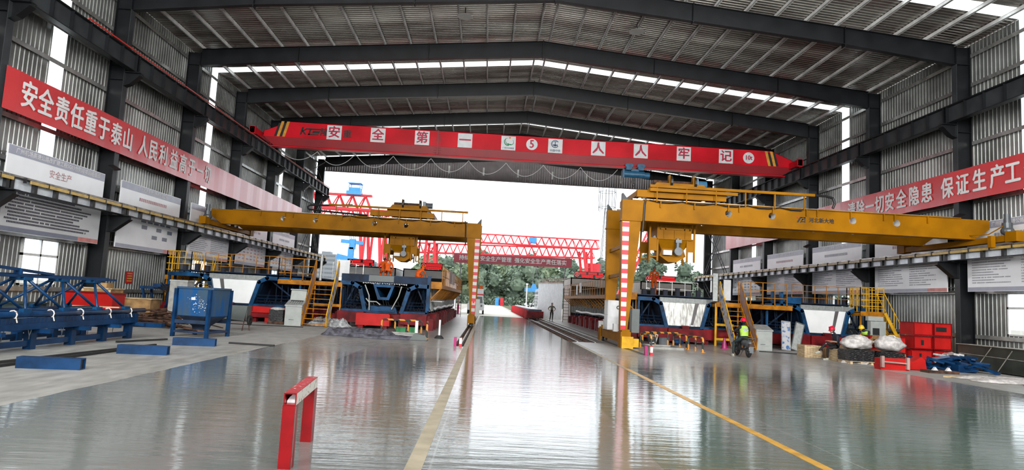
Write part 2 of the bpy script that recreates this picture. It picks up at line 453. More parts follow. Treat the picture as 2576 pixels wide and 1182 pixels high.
# windows
nwin = 0
for side in ('left', 'right'):
    X = WL if side == 'left' else WR; sg = 1 if side == 'left' else -1
    for i, s in enumerate(STR):
        y0, y1, z0, z1 = s - .3, s + 1.9, 1.38, 3.33
        nwin += 1
        f = MB()
        for a, b, c, d in ((y0, y1, z0, z0 + .07), (y0, y1, z1 - .07, z1), (y0, y0 + .07, z0, z1), (y1 - .07, y1, z0, z1), ((y0 + y1) / 2 - .045, (y0 + y1) / 2 + .045, z0, z1), (y0, y1, 2.58, 2.68)):
            f.box(min(X, X + .09 * sg), max(X, X + .09 * sg), a, b, c, d)
        o = struct('window_%d' % nwin, f, 'white_paint', label='white framed four pane window in the %s wall' % side)
        g = MB().quad((X + .03 * sg, y0, z0), (X + .03 * sg, y1, z0), (X + .03 * sg, y1, z1), (X + .03 * sg, y0, z1))
        g.build('window_pane', 'glass', o)
# roof
rf = MB()
for sgn, xe in ((-1, WL - .2), (1, WR + .2)):
    L = abs(xe - XC); sl = math.hypot(L, .0915 * L); d = Vector((sgn * L, 0, -.0915 * L)) / sl
    n = Vector((-.0915 * sgn * -1 * -1, 0, 1)).normalized()
    ys = YA
    for s in STR + [None]:
        e = s if s is not None else YB
        rf.sheet((XC, ys, 17.68 + .24), (0, 1, 0), d, (0, 0, -1), e - ys, sl, .25, .035); ys = (s or 0) + SW
ce = struct('ceiling', rf, 'roof_sheet', label='shallow pitched corrugated steel roof', fix=False)
for sgn, xe in ((-1, WL - .2), (1, WR + .2)):
    L = abs(xe - XC); sl = math.hypot(L, .0915 * L); d = Vector((sgn * L, 0, -.0915 * L)) / sl
    for s in STR:
        MB().sheet((XC, s, 17.92), (0, 1, 0), d, (0, 0, -1), SW, sl, .25, .03).build('skylight_strip', 'skylight', ce, fix=False)
for sgn in (-1, 1):
    for i in range(14):
        x = XC + sgn * (.35 + i * 1.545); z = zr(x)
        p = MB()
        p.box(x - .05, x + .05, YA, YB, z + .0, z + .012); p.box(x - .012, x + .012, YA, YB, z, z + .2); p.box(x - .035 * 1, x + .035, YA, YB, z + .188, z + .2)
        p.box(x - .05, x - .035, YA, YB, z, z + .02)
        p.build('roof_purlin', 'purlin', ce)
# far gable above the wide opening
gb = MB(); n = 160
gy = FY(6) + .28
for i in range(n):
    x = XL + (XR - XL) * i / n; dx = (XR - XL) / n
    gb.box(x, x + dx * .62, gy, gy + .01, 14.45, zr(x) + .15)
    gb.box(x + dx * .62, x + dx, gy - .03, gy - .02, 14.45, zr(x) + .15)
wb = struct('wall_back', gb, 'gable_sheet', label='corrugated sheet above the open far end of the hall', fix=False)
e = MB().box(XL, XR, gy - .1, gy + .05, 14.38, 14.47); e.build('edge_trim', 'gable_sheet', wb)
for i in range(11):
    x = XL + 2.0 + i * 3.7
    MB().box(x - .09, x + .09, gy - .14, gy - .04, 14.9, 15.75).build('stub_post', 'galv', wb)
# columns, rafters, runways
def isec(mb, x0, x1, y, z0, z1, fl=.34, t=.02):
    mb.box(x0, x1, y - t / 2, y + t / 2, z0, z1)
    mb.box(x0, x0 + t, y - fl / 2, y + fl / 2, z0, z1); mb.box(x1 - t, x1, y - fl / 2, y + fl / 2, z0, z1)
far_n = [k for k in FK if k >= -1]
for side in ('left', 'right'):
    for k in FK:
        y = FY(k); c = MB(); fc = MB()
        sg = 1 if side == 'left' else -1
        xa, xb = (XL - .74, XL - .02) if side == 'left' else (XR + .02, XR + .74)
        isec(c, xa, xb, y, 0, 15.6 if side == 'left' else 15.75)
        for z in (4.75, 5.4, 11.3, 12.0, 14.8):
            c.box(xa, xb, y - .16, y + .16, z, z + .02)
        if side == 'left': fc.box(XL - .02, XL, y - .17, y + .17, 0, 14.8)
        else: fc.box(XR, XR + .02, y - .17, y + .17, 0, 14.8)
        nm = ('dark grey steel column on the %s wall, %s from the far opening' % (side, ORD[6 - k]))
        t = thing('steel_column', nm, 'column', ((xa + xb) / 2, y, 0), 'columns along the %s wall' % side)
        c.build('column_web', 'dark_steel', t)
        fc.build('inner_flange', 'mid_steel', t)  # lighter grey puts the light on the hall side into colour
        cb = MB(); xf = XL if side == 'left' else XR
        def P(a, z): return (xf + sg * a, z)
        cb.prism([P(0, 11.0), P(.28, 11.12), P(.72, 11.55), P(.72, 11.68), P(0, 11.68)], 'y', y - .012, y + .012)
        cb.box(min(xf, xf + sg * .72), max(xf, xf + sg * .72), y - .2, y + .2, 11.66, 11.70)
        q = [P(0, 11.0), P(.28, 11.12), P(.72, 11.55)]
        for a, b in zip(q, q[1:]): cb.bar((a[0], y, a[1]), (b[0], y, b[1]), .34, .02, up=(0, 0, 1))
        cb.build('upper_bracket', 'dark_steel', t)
        cb = MB()
        cb.prism([P(0, 4.0), P(.25, 4.05), P(.98, 4.62), P(.98, 4.76), P(0, 4.76)], 'y', y - .012, y + .012)
        cb.box(min(xf, xf + sg * .98), max(xf, xf + sg * .98), y - .2, y + .2, 4.76, 4.80)
        q = [P(0, 4.0), P(.25, 4.05), P(.98, 4.62)]
        for a, b in zip(q, q[1:]): cb.bar((a[0], y, a[1]), (b[0], y, b[1]), .34, .02)
        cb.build('lower_bracket', 'dark_steel', t)
for k in FK:
    y = FY(k); mb = MB()
    t = thing('roof_rafter', 'dark gabled steel roof beam spanning the hall, %s from the far opening' % ORD[6 - k], 'roof beam', (XC, y, 14.8), 'roof beams')
    for sgn, xe in ((-1, XL - .02), (1, XR + .02)):
        r = MB(); zt, zb = zr(XC), zr(XC) - .95
        xm = XC + (xe - XC) * .72
        pr = [(XC, zt), (xe, zr(xe)), (xe, zr(xe) - 1.02), (xm, zr(xm) - .86), (XC, zb)]
        r.prism(pr, 'y', y - .012, y + .012)
        for a, b in ((pr[0], pr[1]), (pr[2], pr[3]), (pr[3], pr[4])):
            r.bar((a[0], y, a[1]), (b[0], y, b[1]), .30, .024)
        for fx in (.34, .72):
            x = XC + (xe - XC) * fx; r.box(x - .02, x + .02, y - .17, y + .17, zr(x) - 1.0, zr(x) + .04)
        r.build('rafter_half', 'dark_steel', t)
    MB().box(XC - .025, XC + .025, y - .18, y + .18, zr(XC) - 1.05, zr(XC) + .06).build('ridge_plate', 'dark_steel', t)
def runway(side, upper):
    sg = 1 if side == 'left' else -1
    xc = (XL + .38) if side == 'left' else (XR - .38)
    if not upper: xc = (XL + .60) if side == 'left' else (XR - .60)
    for k in FK[:-1]:
        y0, y1 = FY(k), FY(k + 1)
        if k == 5: y1 += .5
        z0, z1 = (11.70, 12.56) if upper else (4.80, 5.28)
        nm = '%s crane runway beam on the %s wall, %s span from the far opening' % ('upper dark' if upper else 'lower shiny', side, ORD[5 - k])
        t = thing('runway_beam', nm, 'crane beam', (xc, (y0 + y1) / 2, z0), '%s runway beams on the %s wall' % ('upper' if upper else 'lower', side))
        fw = .34 if upper else .30
        f = MB(); f.box(xc - fw / 2, xc + fw / 2, y0 + .01, y1 - .01, z1 - .03, z1); f.box(xc - fw / 2, xc + fw / 2, y0 + .01, y1 - .01, z0, z0 + .03)
        nst = 6 if upper else 6
        st = f if upper else MB()
        for i in range(nst + 1):
            y = y0 + .12 + (y1 - y0 - .24) * i / nst
            w = .02 if upper else .16
            st.box(xc - fw / 2 + .01, xc + fw / 2 - .01, y - w / 2, y + w / 2, z0 + .02, z1 - .02)
        f.build('flange', 'dark_steel', t)
        if not upper: st.build('stiffener', 'black', t)
        MB().box(xc - .01, xc + .01, y0 + .01, y1 - .01, z0 + .02, z1 - .02).build('web', 'mid_steel' if upper else 'runway_web', t)
        MB().box(xc - .04, xc + .04, y0 + .01, y1 - .01, z1, z1 + .09).build('rail', 'dark_steel' if upper else 'rail_steel', t)
        if upper:
            if side == 'left' and k >= 0:
                MB().tube([(xc + .2, y0 + (3.4 if k == 0 else 0), z1 + .06), (xc + .2, y1, z1 + .06)], .035, 6).build('red_conductor', 'red_pipe', t)
        else:
            c = MB(); xx = xc + sg * .22
            c.box(xx - .03, xx + .03, y0 + (.9 if k == 0 and side == 'left' else 0), y1, z1 - .15, z1 - .03)
            c.build('conductor_bar', 'conductor', t)
            h = MB()
            for i in range(6):
                y = y0 + .6 + i * 1.25; h.box(xx - .06, xx + .05, y - .02, y + .02, z1 - .17, z1 + .02)
            h.build('bar_hanger', 'black', t)
for sd in ('left', 'right'):
    runway(sd, True); runway(sd, False)
# bracing in the last bay
for side in ('left', 'right'):
    x = XL + .12 if side == 'left' else XR - .12
    t = thing('cross_bracing', 'crossed lattice bracing between the last two columns of the %s wall' % side, 'bracing', (x, FY(5.5), 5), 'cross bracing')
    ya, yb = FY(5) + .45, FY(6) - .45
    for (a, b) in (((ya, 5.2), (yb, 11.2)), ((yb, 5.2), (ya, 11.2)), ((ya, .4), (yb, 4.7)), ((yb, .4), (ya, 4.7))):
        m_ = MB(); p = Vector((x, a[0], a[1])); q = Vector((x, b[0], b[1])); d = (q - p).normalized(); nn = Vector((0, -d.z, d.y)) * .22
        m_.bar(p + nn, q + nn, .05); m_.bar(p - nn, q - nn, .05)
        L = (q - p).length
        for i in range(int(L / .7)):
            c = p + d * (.35 + i * .7); m_.bar(c + nn, c - nn, .035)
        m_.build('lattice_diagonal', 'mid_steel', t)
    xi = XL if side == 'left' else XR
    for z in (.5, 4.6, 5.3, 11.1):
        for y0_, y1_ in ((FY(5) + .171, ya + .1), (yb - .1, FY(6) - .171)): MB().box(min(x, xi) - .01, max(x, xi) + .01, y0_, y1_, z - .12, z + .12).build('gusset_plate', 'mid_steel', t)
    for (a, b) in (((ya, 12.8), (yb, 15.2)), ((yb, 12.8), (ya, 15.2))):
        MB().tube([(x, a[0], a[1]), (x, b[0], b[1])], .03, 6).build('brace_rod', 'mid_steel', t)
# round pendant lamps near the ridge and square floodlights on the columns
for i, (x, y, lb) in enumerate(((-2.0, 33.6, 'round grey lamp under the roof left of the ridge'), (7.4, 34.0, 'round grey lamp under the roof right of the ridge'))):
    z = zr(x) + .02
    t = thing('high_bay_lamp', lb, 'lamp', (x, y, z - .5), 'round roof lamps')
    MB().lathe([(.0, .12), (.2, .12), (.42, .02), (.44, 0), (.40, 0), (0, .03)], (x, y, z - .5), 24).build('lamp_shade', 'cabinet_grey', t, smooth=True)
    MB().tube([(x, y, z - .38), (x, y, z + .02)], .03, 6).build('lamp_stem', 'mid_steel', t)
for (side, k, z) in (('left', 1, 6.95), ('left', 3, 6.9), ('right', 2, 6.75), ('right', 3, 6.75), ('right', 1, 7.0)):
    xf = XL if side == 'left' else XR; sg = 1 if side == 'left' else -1; y = FY(k) - .55
    t = thing('floodlight', 'square black floodlight on the %s column of the %s wall from the far opening' % (ORD[6 - k], side), 'floodlight', (xf + sg * .2, y, z), 'wall floodlights')
    m_ = MB(); m_.box(-.2, .2, -.2, .2, -.03, .03); R = Matrix.Translation((xf + sg * .25, y, z)) @ Matrix.Rotation(sg * .5, 4, 'Y') @ Matrix.Rotation(.3, 4, 'X')
    m_.xf(R); m_.build('lamp_housing', 'black', t)
    g = MB()
    for a in range(3):
        for b in range(3): g.box(-.17 + a * .12, -.07 + a * .12, -.17 + b * .12, -.07 + b * .12, -.04, -.031)
    g.xf(R); g.build('lamp_lens', 'cabinet_grey', t)
    MB().bar((xf - sg * .02, y + .36, z), (xf + sg * .2, y + .02, z), .04).build('lamp_bracket', 'black', t)
# ------------------------------------------------------------ wall banners
def banner_text(m_, t):
    m_.build('lettering', 'letter_white', t, fix=False)
def banner(side):
    sg = 1 if side == 'left' else -1
    x = (XL + .06) if side == 'left' else (XR - .06)
    y0, y1 = (23.5, 61.2) if side == 'left' else (22.2, 62.0)
    lb = 'long red banner with white characters across the left wall columns' if side == 'left' else 'long red banner with white characters across the right wall columns'
    t = thing('safety_banner', lb, 'banner', (x, (y0 + y1) / 2, 7.75))
    c = MB(); n = 60
    for i in range(n):
        a, b = y0 + (y1 - y0) * i / n, y0 + (y1 - y0) * (i + 1) / n
        wa, wb_ = .015 * math.sin(i * 1.7), .015 * math.sin((i + 1) * 1.7)
        c.quad((x + wa, a, 7.75), (x + wb_, b, 7.75), (x + wb_, b, 9.33), (x + wa, a, 9.33))
    c.build('banner_cloth', 'banner_red', t)
    m_ = MB()
    if side == 'left':
        pos = [(24.74, '安'), (25.68, '全'), (26.67, '责'), (27.64, '任'), (28.6, '重'), (29.58, '于'), (30.58, '泰'), (31.55, '山'), (33.0, '人'), (33.98, '民'), (35.03, '利'), (36.2, '益'), (37.3, '高'), (38.4, '于'), (39.5, '一'), (40.6, '切')]
    else:
        pos = [(40.05, '清'), (39.08, '除'), (38.1, '一'), (37.1, '切'), (36.15, '安'), (35.1, '全'), (34.0, '隐'), (32.98, '患'), (31.45, '保'), (30.4, '证'), (29.3, '生'), (28.22, '产'), (27.35, '工'), (26.3, '作'), (25.3, '安'), (24.3, '全')]
    for i_, (y, ch) in enumerate(pos):
        if i_ == 8: banner_text(m_, t); m_ = MB()
        text_mb(ch, 1.12, (x + sg * .03, y, 8.50), (0, sg, 0), (0, 0, 1), bold=.028, sx=.80, mb=m_)
    banner_text(m_, t)
banner('left'); banner('right')

# ------------------------------------------------------------ notice boards
def board(side, k, upper):
    sg = 1 if side == 'left' else -1
    x = (XL - .16) if side == 'left' else (XR + .16)
    y0, y1 = FY(k) + .85, FY(k) + 6.95
    z0, z1 = (5.35, 6.62) if upper else (3.36, 5.16)
    desc = {(True, 'left', 0): 'white upper board with mauve title strip nearest on the left wall',
            (False, 'left', 0): 'grey printed rules board with rows of text over the left window'}.get((upper, side, k))
    if not desc:
        desc = '%s notice board on the %s wall, %s bay from the far opening' % ('short upper white' if upper else 'large lower white', side, ORD[5 - k])
    t = thing('notice_board', desc, 'notice board', (x, (y0 + y1) / 2, z0), '%s notice boards on the %s wall' % ('upper' if upper else 'lower', side))
    xs = sorted((x, x + sg * .05)); dark = (side, k, upper) == ('left', 0, False)
    MB().box(xs[0], xs[1], y0, y1, z0, z1).build('board_panel', 'board_grey' if dark else 'board_white', t)
    xf = x + sg * .053
    wx = (WL + .036) if side == 'left' else (WR - .036); h_ = MB()
    for yy in (y0 + .4, (y0 + y1) / 2, y1 - .4):
        for zz in (z0 + .25, z1 - .25): h_.box(min(wx, x), max(wx, x), yy - .02, yy + .02, zz - .02, zz + .02)
    h_.build('wall_bracket', 'galv', t)
    def strip(a, b, c, d, mat, nm, e=0.0):
        MB().quad((xf + sg * e, a, c), (xf + sg * e, b, c), (xf + sg * e, b, d), (xf + sg * e, a, d)).build(nm, mat, t)
    rd = random.Random(hash((side == 'left', k, upper)) % 1000 + k * 7)
    W = y1 - y0
    def T(u):  # reading direction position
        return y0 + u if side == 'left' else y1 - u
    rows = MB()
    def row(u0, u1, z, h):
        u = u0
        while u < u1:
            wch = h * .8
            rows.quad(*[(xf + sg * .002, T(a), b) for a, b in ((u, z), (u + wch, z), (u + wch, z + h), (u, z + h))]); u += h * 1.05
            if rd.random() < .05: u += h
    if upper:
        strip(y0 + .02, y1 - .02, z1 - .36, z1 - .02, 'board_band', 'title_strip', .001)
        tt = {('left', 0): '广州机场高速公路改扩建工程SG03合同段项目经理部', ('right', 0): '广州机场高速公路改扩建工程'}.get((side, k), '广州机场高速公路改扩建工程')
        tm = text_mb(tt, .23, (xf + sg * .003, (y0 + y1) / 2, z1 - .19), (0, sg, 0), (0, 0, 1), bold=.01)
        tm.build('lettering', 'letter_white', t, fix=False)
        if k == 0 and side == 'left':
            text_mb('安全生产', .36, (xf + sg * .003, (y0 + y1) / 2, z1 - .72), (0, sg, 0), (0, 0, 1), bold=.01).build('faded_lettering', 'ink_pink', t, fix=False)
        else:
            row(W * .28, W * .72, z1 - .78, .17)
            rows.build('printed_text', 'ink_pink' if k % 2 else 'ink_soft', t, fix=False)['kind'] = 'stuff'
    else:
        strip(y0 + .02, y1 - .02, z0 + .02, z0 + .2, 'board_band_dark' if dark else 'board_band', 'foot_strip', .001)
        a, b = sorted((T(W * .76), T(W - .02)))
        strip(a, b, z0 + .02, z0 + .2, 'board_red', 'red_corner', .002)
        if dark:
            for i in range(11):
                row(.35 if i % 3 else .2, W - rd.uniform(.3, 2.4), z1 - .2 - i * .125, .075)
            rows.build('printed_text', 'ink', t, fix=False)['kind'] = 'stuff'
        elif k == 1 and side == 'left':
            bx = MB()
            for u in (2.1, 2.75, 3.4, 4.05, 4.7):
                bx.quad(*[(xf + sg * .002, T(p), q) for p, q in ((u, z1 - .36), (u + .5, z1 - .36), (u + .5, z1 - .12), (u, z1 - .12))])
            for u, z in ((2.2, z1 - .7), (3.7, z1 - .72), (4.9, z1 - .75), (3.3, z1 - 1.15), (4.4, z1 - 1.15)):
                bx.quad(*[(xf + sg * .002, T(p), q) for p, q in ((u, z), (u + .55, z), (u + .55, z + .2), (u, z + .2))])
            bx.build('chart_boxes', 'board_band_dark', t)
        elif k in (3, 4) and side == 'left' or (k == 4):
            ch = MB()
            for i in range(7):
                for j in range(5):
                    if rd.random() < .8:
                        u = .5 + i * .75; z = z1 - .45 - j * .24
                        ch.quad(*[(xf + sg * .002, T(p), q) for p, q in ((u, z), (u + rd.uniform(.25, .6), z), (u + .4, z + .12), (u, z + .12))])
            ch.build('printed_chart', 'ink_pink' if side == 'left' else 'ink_soft', t)
        else:
            for i in range(11):
                row(.3, W * .46 - rd.uniform(0, 1.2), z1 - .22 - i * .12, .05)
                row(W * .52, W - .3 - rd.uniform(0, 1.6), z1 - .22 - i * .12, .05)
            rows.build('printed_text', 'ink_soft', t, fix=False)['kind'] = 'stuff'
for sd in ('left', 'right'):
    for k in range(0, 5):
        board(sd, k, True); board(sd, k, False)
n = MB().box(XL - .90, XL - .86, 34.35, 34.95, 1.75, 2.25)
t = tag(MB().box(WL + .06, WL + .09, 34.55, 35.15, 1.62, 2.25).build('warning_notice', 'box_red'), 'small red notice on the left wall sheet above the timber crates', 'notice')
tt = MB()
for i in range(4): tt.box(WL + .091, WL + .093, 34.62, 35.08, 1.72 + i * .13, 1.78 + i * .13)
tt.build('printed_text', 'stripe_yellow', t)

# ------------------------------------------------------------ red overhead bridge crane
GY = 47.85
br = thing('bridge_crane', 'red single girder overhead crane with white character squares across the hall', 'crane', (XC, GY + .25, 12.15))
g = MB()
prf = [(-17.2, 12.95), (-17.2, 13.35), (-15.35, 14.15), (21.05, 14.15), (23.0, 13.35), (23.0, 12.95)]
g.prism(prf, 'y', GY, GY + .02); g.prism(prf, 'y', GY + .5, GY + .52)
g.prism([(-17.2, 13.35), (-15.35, 14.15), (21.05, 14.15), (23.0, 13.35), (23.0, 13.33), (21.05, 14.12), (-15.35, 14.12), (-17.2, 13.33)], 'y', GY, GY + .52)
g.box(-17.2, -17.18, GY, GY + .52, 12.95, 13.35); g.box(22.98, 23.0, GY, GY + .52, 12.95, 13.35)
g.build('main_girder', 'crane_red', br)
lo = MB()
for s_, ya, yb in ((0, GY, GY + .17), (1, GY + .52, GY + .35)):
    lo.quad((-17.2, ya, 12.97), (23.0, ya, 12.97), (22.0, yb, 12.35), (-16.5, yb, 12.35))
lo.build('lower_web', 'crane_red_dark', br)  # darker red puts the shade of the recessed web into colour
fl_ = MB(); fl_.box(-16.6, 22.1, GY - .06, GY + .58, 12.20, 12.27); fl_.box(-16.5, 22.0, GY + .24, GY + .28, 12.25, 12.5); fl_.box(-17.2, 23.0, GY - .02, GY + .001, 12.93, 12.97)
fl_.build('bottom_flange', 'crane_red', br)
sp = MB(); sp.box(-4.35, -4.25, GY - .03, GY + .01, 12.3, 14.15)
for i in range(9): sp.box(-4.55, -4.05, GY - .025, GY - .005, 12.45 + i * .18, 12.50 + i * .18)
sp.build('splice_plate', 'crane_red_dark', br)
for nm, x0, x1 in (('left', -17.78, -17.2), ('right', 22.3, 22.86)):
    e = MB(); e.box(x0 + .12, x1 - .12, GY - 1.5, GY + 2.0, 12.80, 13.25)
    for y in (GY - 1.5, GY + 1.8): e.box(x0 + .08, x1 - .08, y, y + .2, 12.72, 13.3)
    ec = e.build('end_carriage', 'crane_red', br)
    for y in (GY - 1.05, GY + 1.55):
        MB().lathe([(.0, -.06), (.2, -.06), (.2, .06), (0, .06)], ((x0 + x1) / 2, y, 12.86), 16, 'x').build('wheel', 'black', ec)
st = MB()
for x, a in ((-15.95, .28), (-15.55, .28)): st.quad((x - a, GY - .004, 12.97), (x - a + .2, GY - .004, 12.97), (x + .2, GY - .004, 14.13), (x, GY - .004, 14.13))
for x, a in ((20.55, -.28), (20.95, -.28)): st.quad((x - a, GY - .004, 12.97), (x - a + .2, GY - .004, 12.97), (x + .2, GY - .004, 14.1), (x, GY - .004, 14.1))
st.build('hazard_stripe', 'stripe_yellow', br)
st = MB()
for x, a in ((-16.15, .28), (-15.75, .28)): st.quad((x - a, GY - .003, 12.97), (x - a + .2, GY - .003, 12.97), (x + .2, GY - .003, 14.0), (x, GY - .003, 14.0))
for x, a in ((20.75, -.28), (21.15, -.28)): st.quad((x - a, GY - .003, 12.97), (x - a + .2, GY - .003, 12.97), (x + .2, GY - .003, 14.0), (x, GY - .003, 14.0))
st.build('black_stripe', 'black', br)
U3, V3 = (1, 0, 0), (0, 0, 1)
def sign(x, ch, h=.54, z=13.5):
    p = MB().box(x - h, x + h, GY - .02, GY - .001, z - h, z + h).build('character_square', 'white_plastic', br)
    if ch: text_mb(ch, .92, (x, GY - .024, z - .02), U3, V3, bold=.03).build('lettering', 'text_red', p, fix=False)
    return p
for x, ch in ((-12.02, '安'), (-8.78, '全'), (-5.49, '第'), (-2.28, '一'), (7.78, '人'), (11.02, '人'), (14.31, '牢'), (17.55, '记')): sign(x, ch)
def disc(x, z, r, txt, size):
    p = MB().lathe([(0, 0), (r, 0), (r, .02)], (x, GY - .022, z), 32, 'y').build('number_disc', 'white_plastic', br)
    text_mb(txt, size, (x, GY - .026, z), U3, V3, bold=.03, sx=.85).build('lettering', 'text_red', p, fix=False)
disc(2.75, 13.52, .43, '5', .85); disc(19.3, 13.5, .43, '10t', .5)
lg = sign(.98, None)
q = MB()
def arc(mb, cx, cz, r, a0, a1, w0, w1, y, n=20):
    for i in range(n):
        t0, t1 = i / n, (i + 1) / n; aa, ab = a0 + (a1 - a0) * t0, a0 + (a1 - a0) * t1
        wa, wb2 = w0 + (w1 - w0) * t0, w0 + (w1 - w0) * t1
        mb.quad((cx + (r - wa / 2) * math.cos(aa), y, cz + (r - wa / 2) * math.sin(aa)), (cx + (r + wa / 2) * math.cos(aa), y, cz + (r + wa / 2) * math.sin(aa)), (cx + (r + wb2 / 2) * math.cos(ab), y, cz + (r + wb2 / 2) * math.sin(ab)), (cx + (r - wb2 / 2) * math.cos(ab), y, cz + (r - wb2 / 2) * math.sin(ab)))
arc(q, .95, 13.62, .28, 1.6, 5.0, .02, .10, GY - .024); arc(q, 1.05, 13.70, .30, 2.6, 5.2, .02, .08, GY - .025); arc(q, 1.15, 13.60, .22, -2.6, .9, .08, .02, GY - .026)
q.build('swirl_emblem', 'logo_green', lg)
MB().lathe([(0, 0), (.07, 0)], (1.08, GY - .025, 13.92), 16, 'y').build('orange_dot', 'logo_orange', lg)
text_mb('广州交投集团', .145, (.98, GY - .024, 13.12), U3, V3, bold=.01).build('lettering', 'logo_blue', lg, fix=False)
lg = sign(4.52, None); q = MB()
arc(q, 4.5, 13.66, .27, .6, 5.7, .06, .06, GY - .024, 28); arc(q, 4.5, 13.66, .19, .9, 5.3, .02, .02, GY - .024)
q.box(4.47, 4.53, GY - .026, GY - .024, 13.45, 13.86); q.box(4.38, 4.62, GY - .026, GY - .024, 13.82, 13.86); q.box(4.34, 4.7, GY - .026, GY - .024, 13.52, 13.62)
q.build('rail_emblem', 'logo_blue', lg)
text_mb('中国中铁', .2, (4.52, GY - .024, 13.14), U3, V3, bold=.015).build('lettering', 'logo_blue', lg, fix=False)
k1 = text_mb('隆', .62, (-12.75, GY - .004, 13.45), U3, V3, bold=.03); text_mb('重', .62, (-11.05, GY - .004, 13.42), U3, V3, bold=.03, mb=k1)
y = GY - .004
def pq(mb, *p): mb.quad(*[(a, y, b) for a, b in p])
pq(k1, (-14.55, 13.2), (-14.42, 13.2), (-14.27, 13.78), (-14.42, 13.78)); pq(k1, (-14.4, 13.5), (-14.05, 13.74), (-13.98, 13.66), (-14.3, 13.45)); pq(k1, (-14.4, 13.46), (-14.3, 13.5), (-14.05, 13.22), (-14.2, 13.22))
pq(k1, (-13.98, 13.72), (-12.95, 13.72), (-13.0, 13.60), (-14.02, 13.60)); pq(k1, (-13.85, 13.62), (-13.72, 13.62), (-13.82, 13.22), (-13.95, 13.22)); pq(k1, (-13.95, 13.30), (-13.15, 13.30), (-13.18, 13.22), (-13.98, 13.22)); pq(k1, (-13.6, 13.55), (-13.05, 13.55), (-13.12, 13.36), (-13.65, 13.36))
k1.build('maker_lettering', 'black', br, fix=False)
# hoist trolley hanging under the girder
ho = thing('wire_rope_hoist', 'blue electric hoist hanging under the red overhead crane girder', 'hoist', (10.5, GY + .26, 11.0))
b_ = MB(); b_.tube([(9.75, GY + .1, 11.72), (11.35, GY + .1, 11.72)], .27, 20); b_.build('hoist_drum', 'motor_blue', ho, smooth=False)
b_ = MB(); b_.tube([(11.35, GY + .1, 11.68), (11.75, GY + .1, 11.68)], .24, 16); b_.build('hoist_motor', 'motor_blue', ho)
b_ = MB(); b_.box(9.68, 9.80, GY - .2, GY + .45, 11.42, 12.02); b_.box(10.3, 10.9, GY - .19, GY + .4, 11.9, 12.06); b_.build('hoist_frame', 'motor_blue', ho)
for x in (10.15, 11.05):
    c_ = MB(); c_.box(x - .22, x + .22, GY - .06, GY - .1 + .0, 12.0, 12.5)
    for yy in (GY - .14, GY + .66): c_.box(x - .2, x + .2, yy - .05, yy + .05, 12.0, 12.48)
    c_.lathe([(0, -.05), (.13, -.05), (.13, .05), (0, .05)], (x - .18, GY - .16, 12.34), 14, 'y'); c_.lathe([(0, -.05), (.13, -.05), (.13, .05), (0, .05)], (x + .18, GY - .16, 12.34), 14, 'y')
    c_.build('trolley_side', 'motor_blue', ho)
b_ = MB(); b_.tube([(10.5, GY + .1, 11.5), (10.5, GY + .1, 11.2)], .02, 6); b_.tube([(10.62, GY + .1, 11.5), (10.62, GY + .1, 11.2)], .02, 6)
b_.box(10.43, 10.69, GY + .02, GY + .18, 11.05, 11.25)
b_.tube([(10.56 + .1 * math.cos(a), GY + .1, 10.93 + .1 * math.sin(a)) for a in [PI / 2 - i * .55 for i in range(9)]], .025, 6)
b_.build('hook_block', 'black', ho)
c_ = MB()
for i in range(9):
    x0 = -16.2 + i * 2.85
    if x0 > 8.5: break
    pts = [(x0 + 2.85 * s / 12, GY + .75, 12.15 - (.95 if i else .7) * (1 - (2 * s / 12 - 1) ** 2)) for s in range(13)]
    c_.tube(pts, .018, 5, closed_ends=False)
c_.build('festoon_cable', 'white_plastic', br)

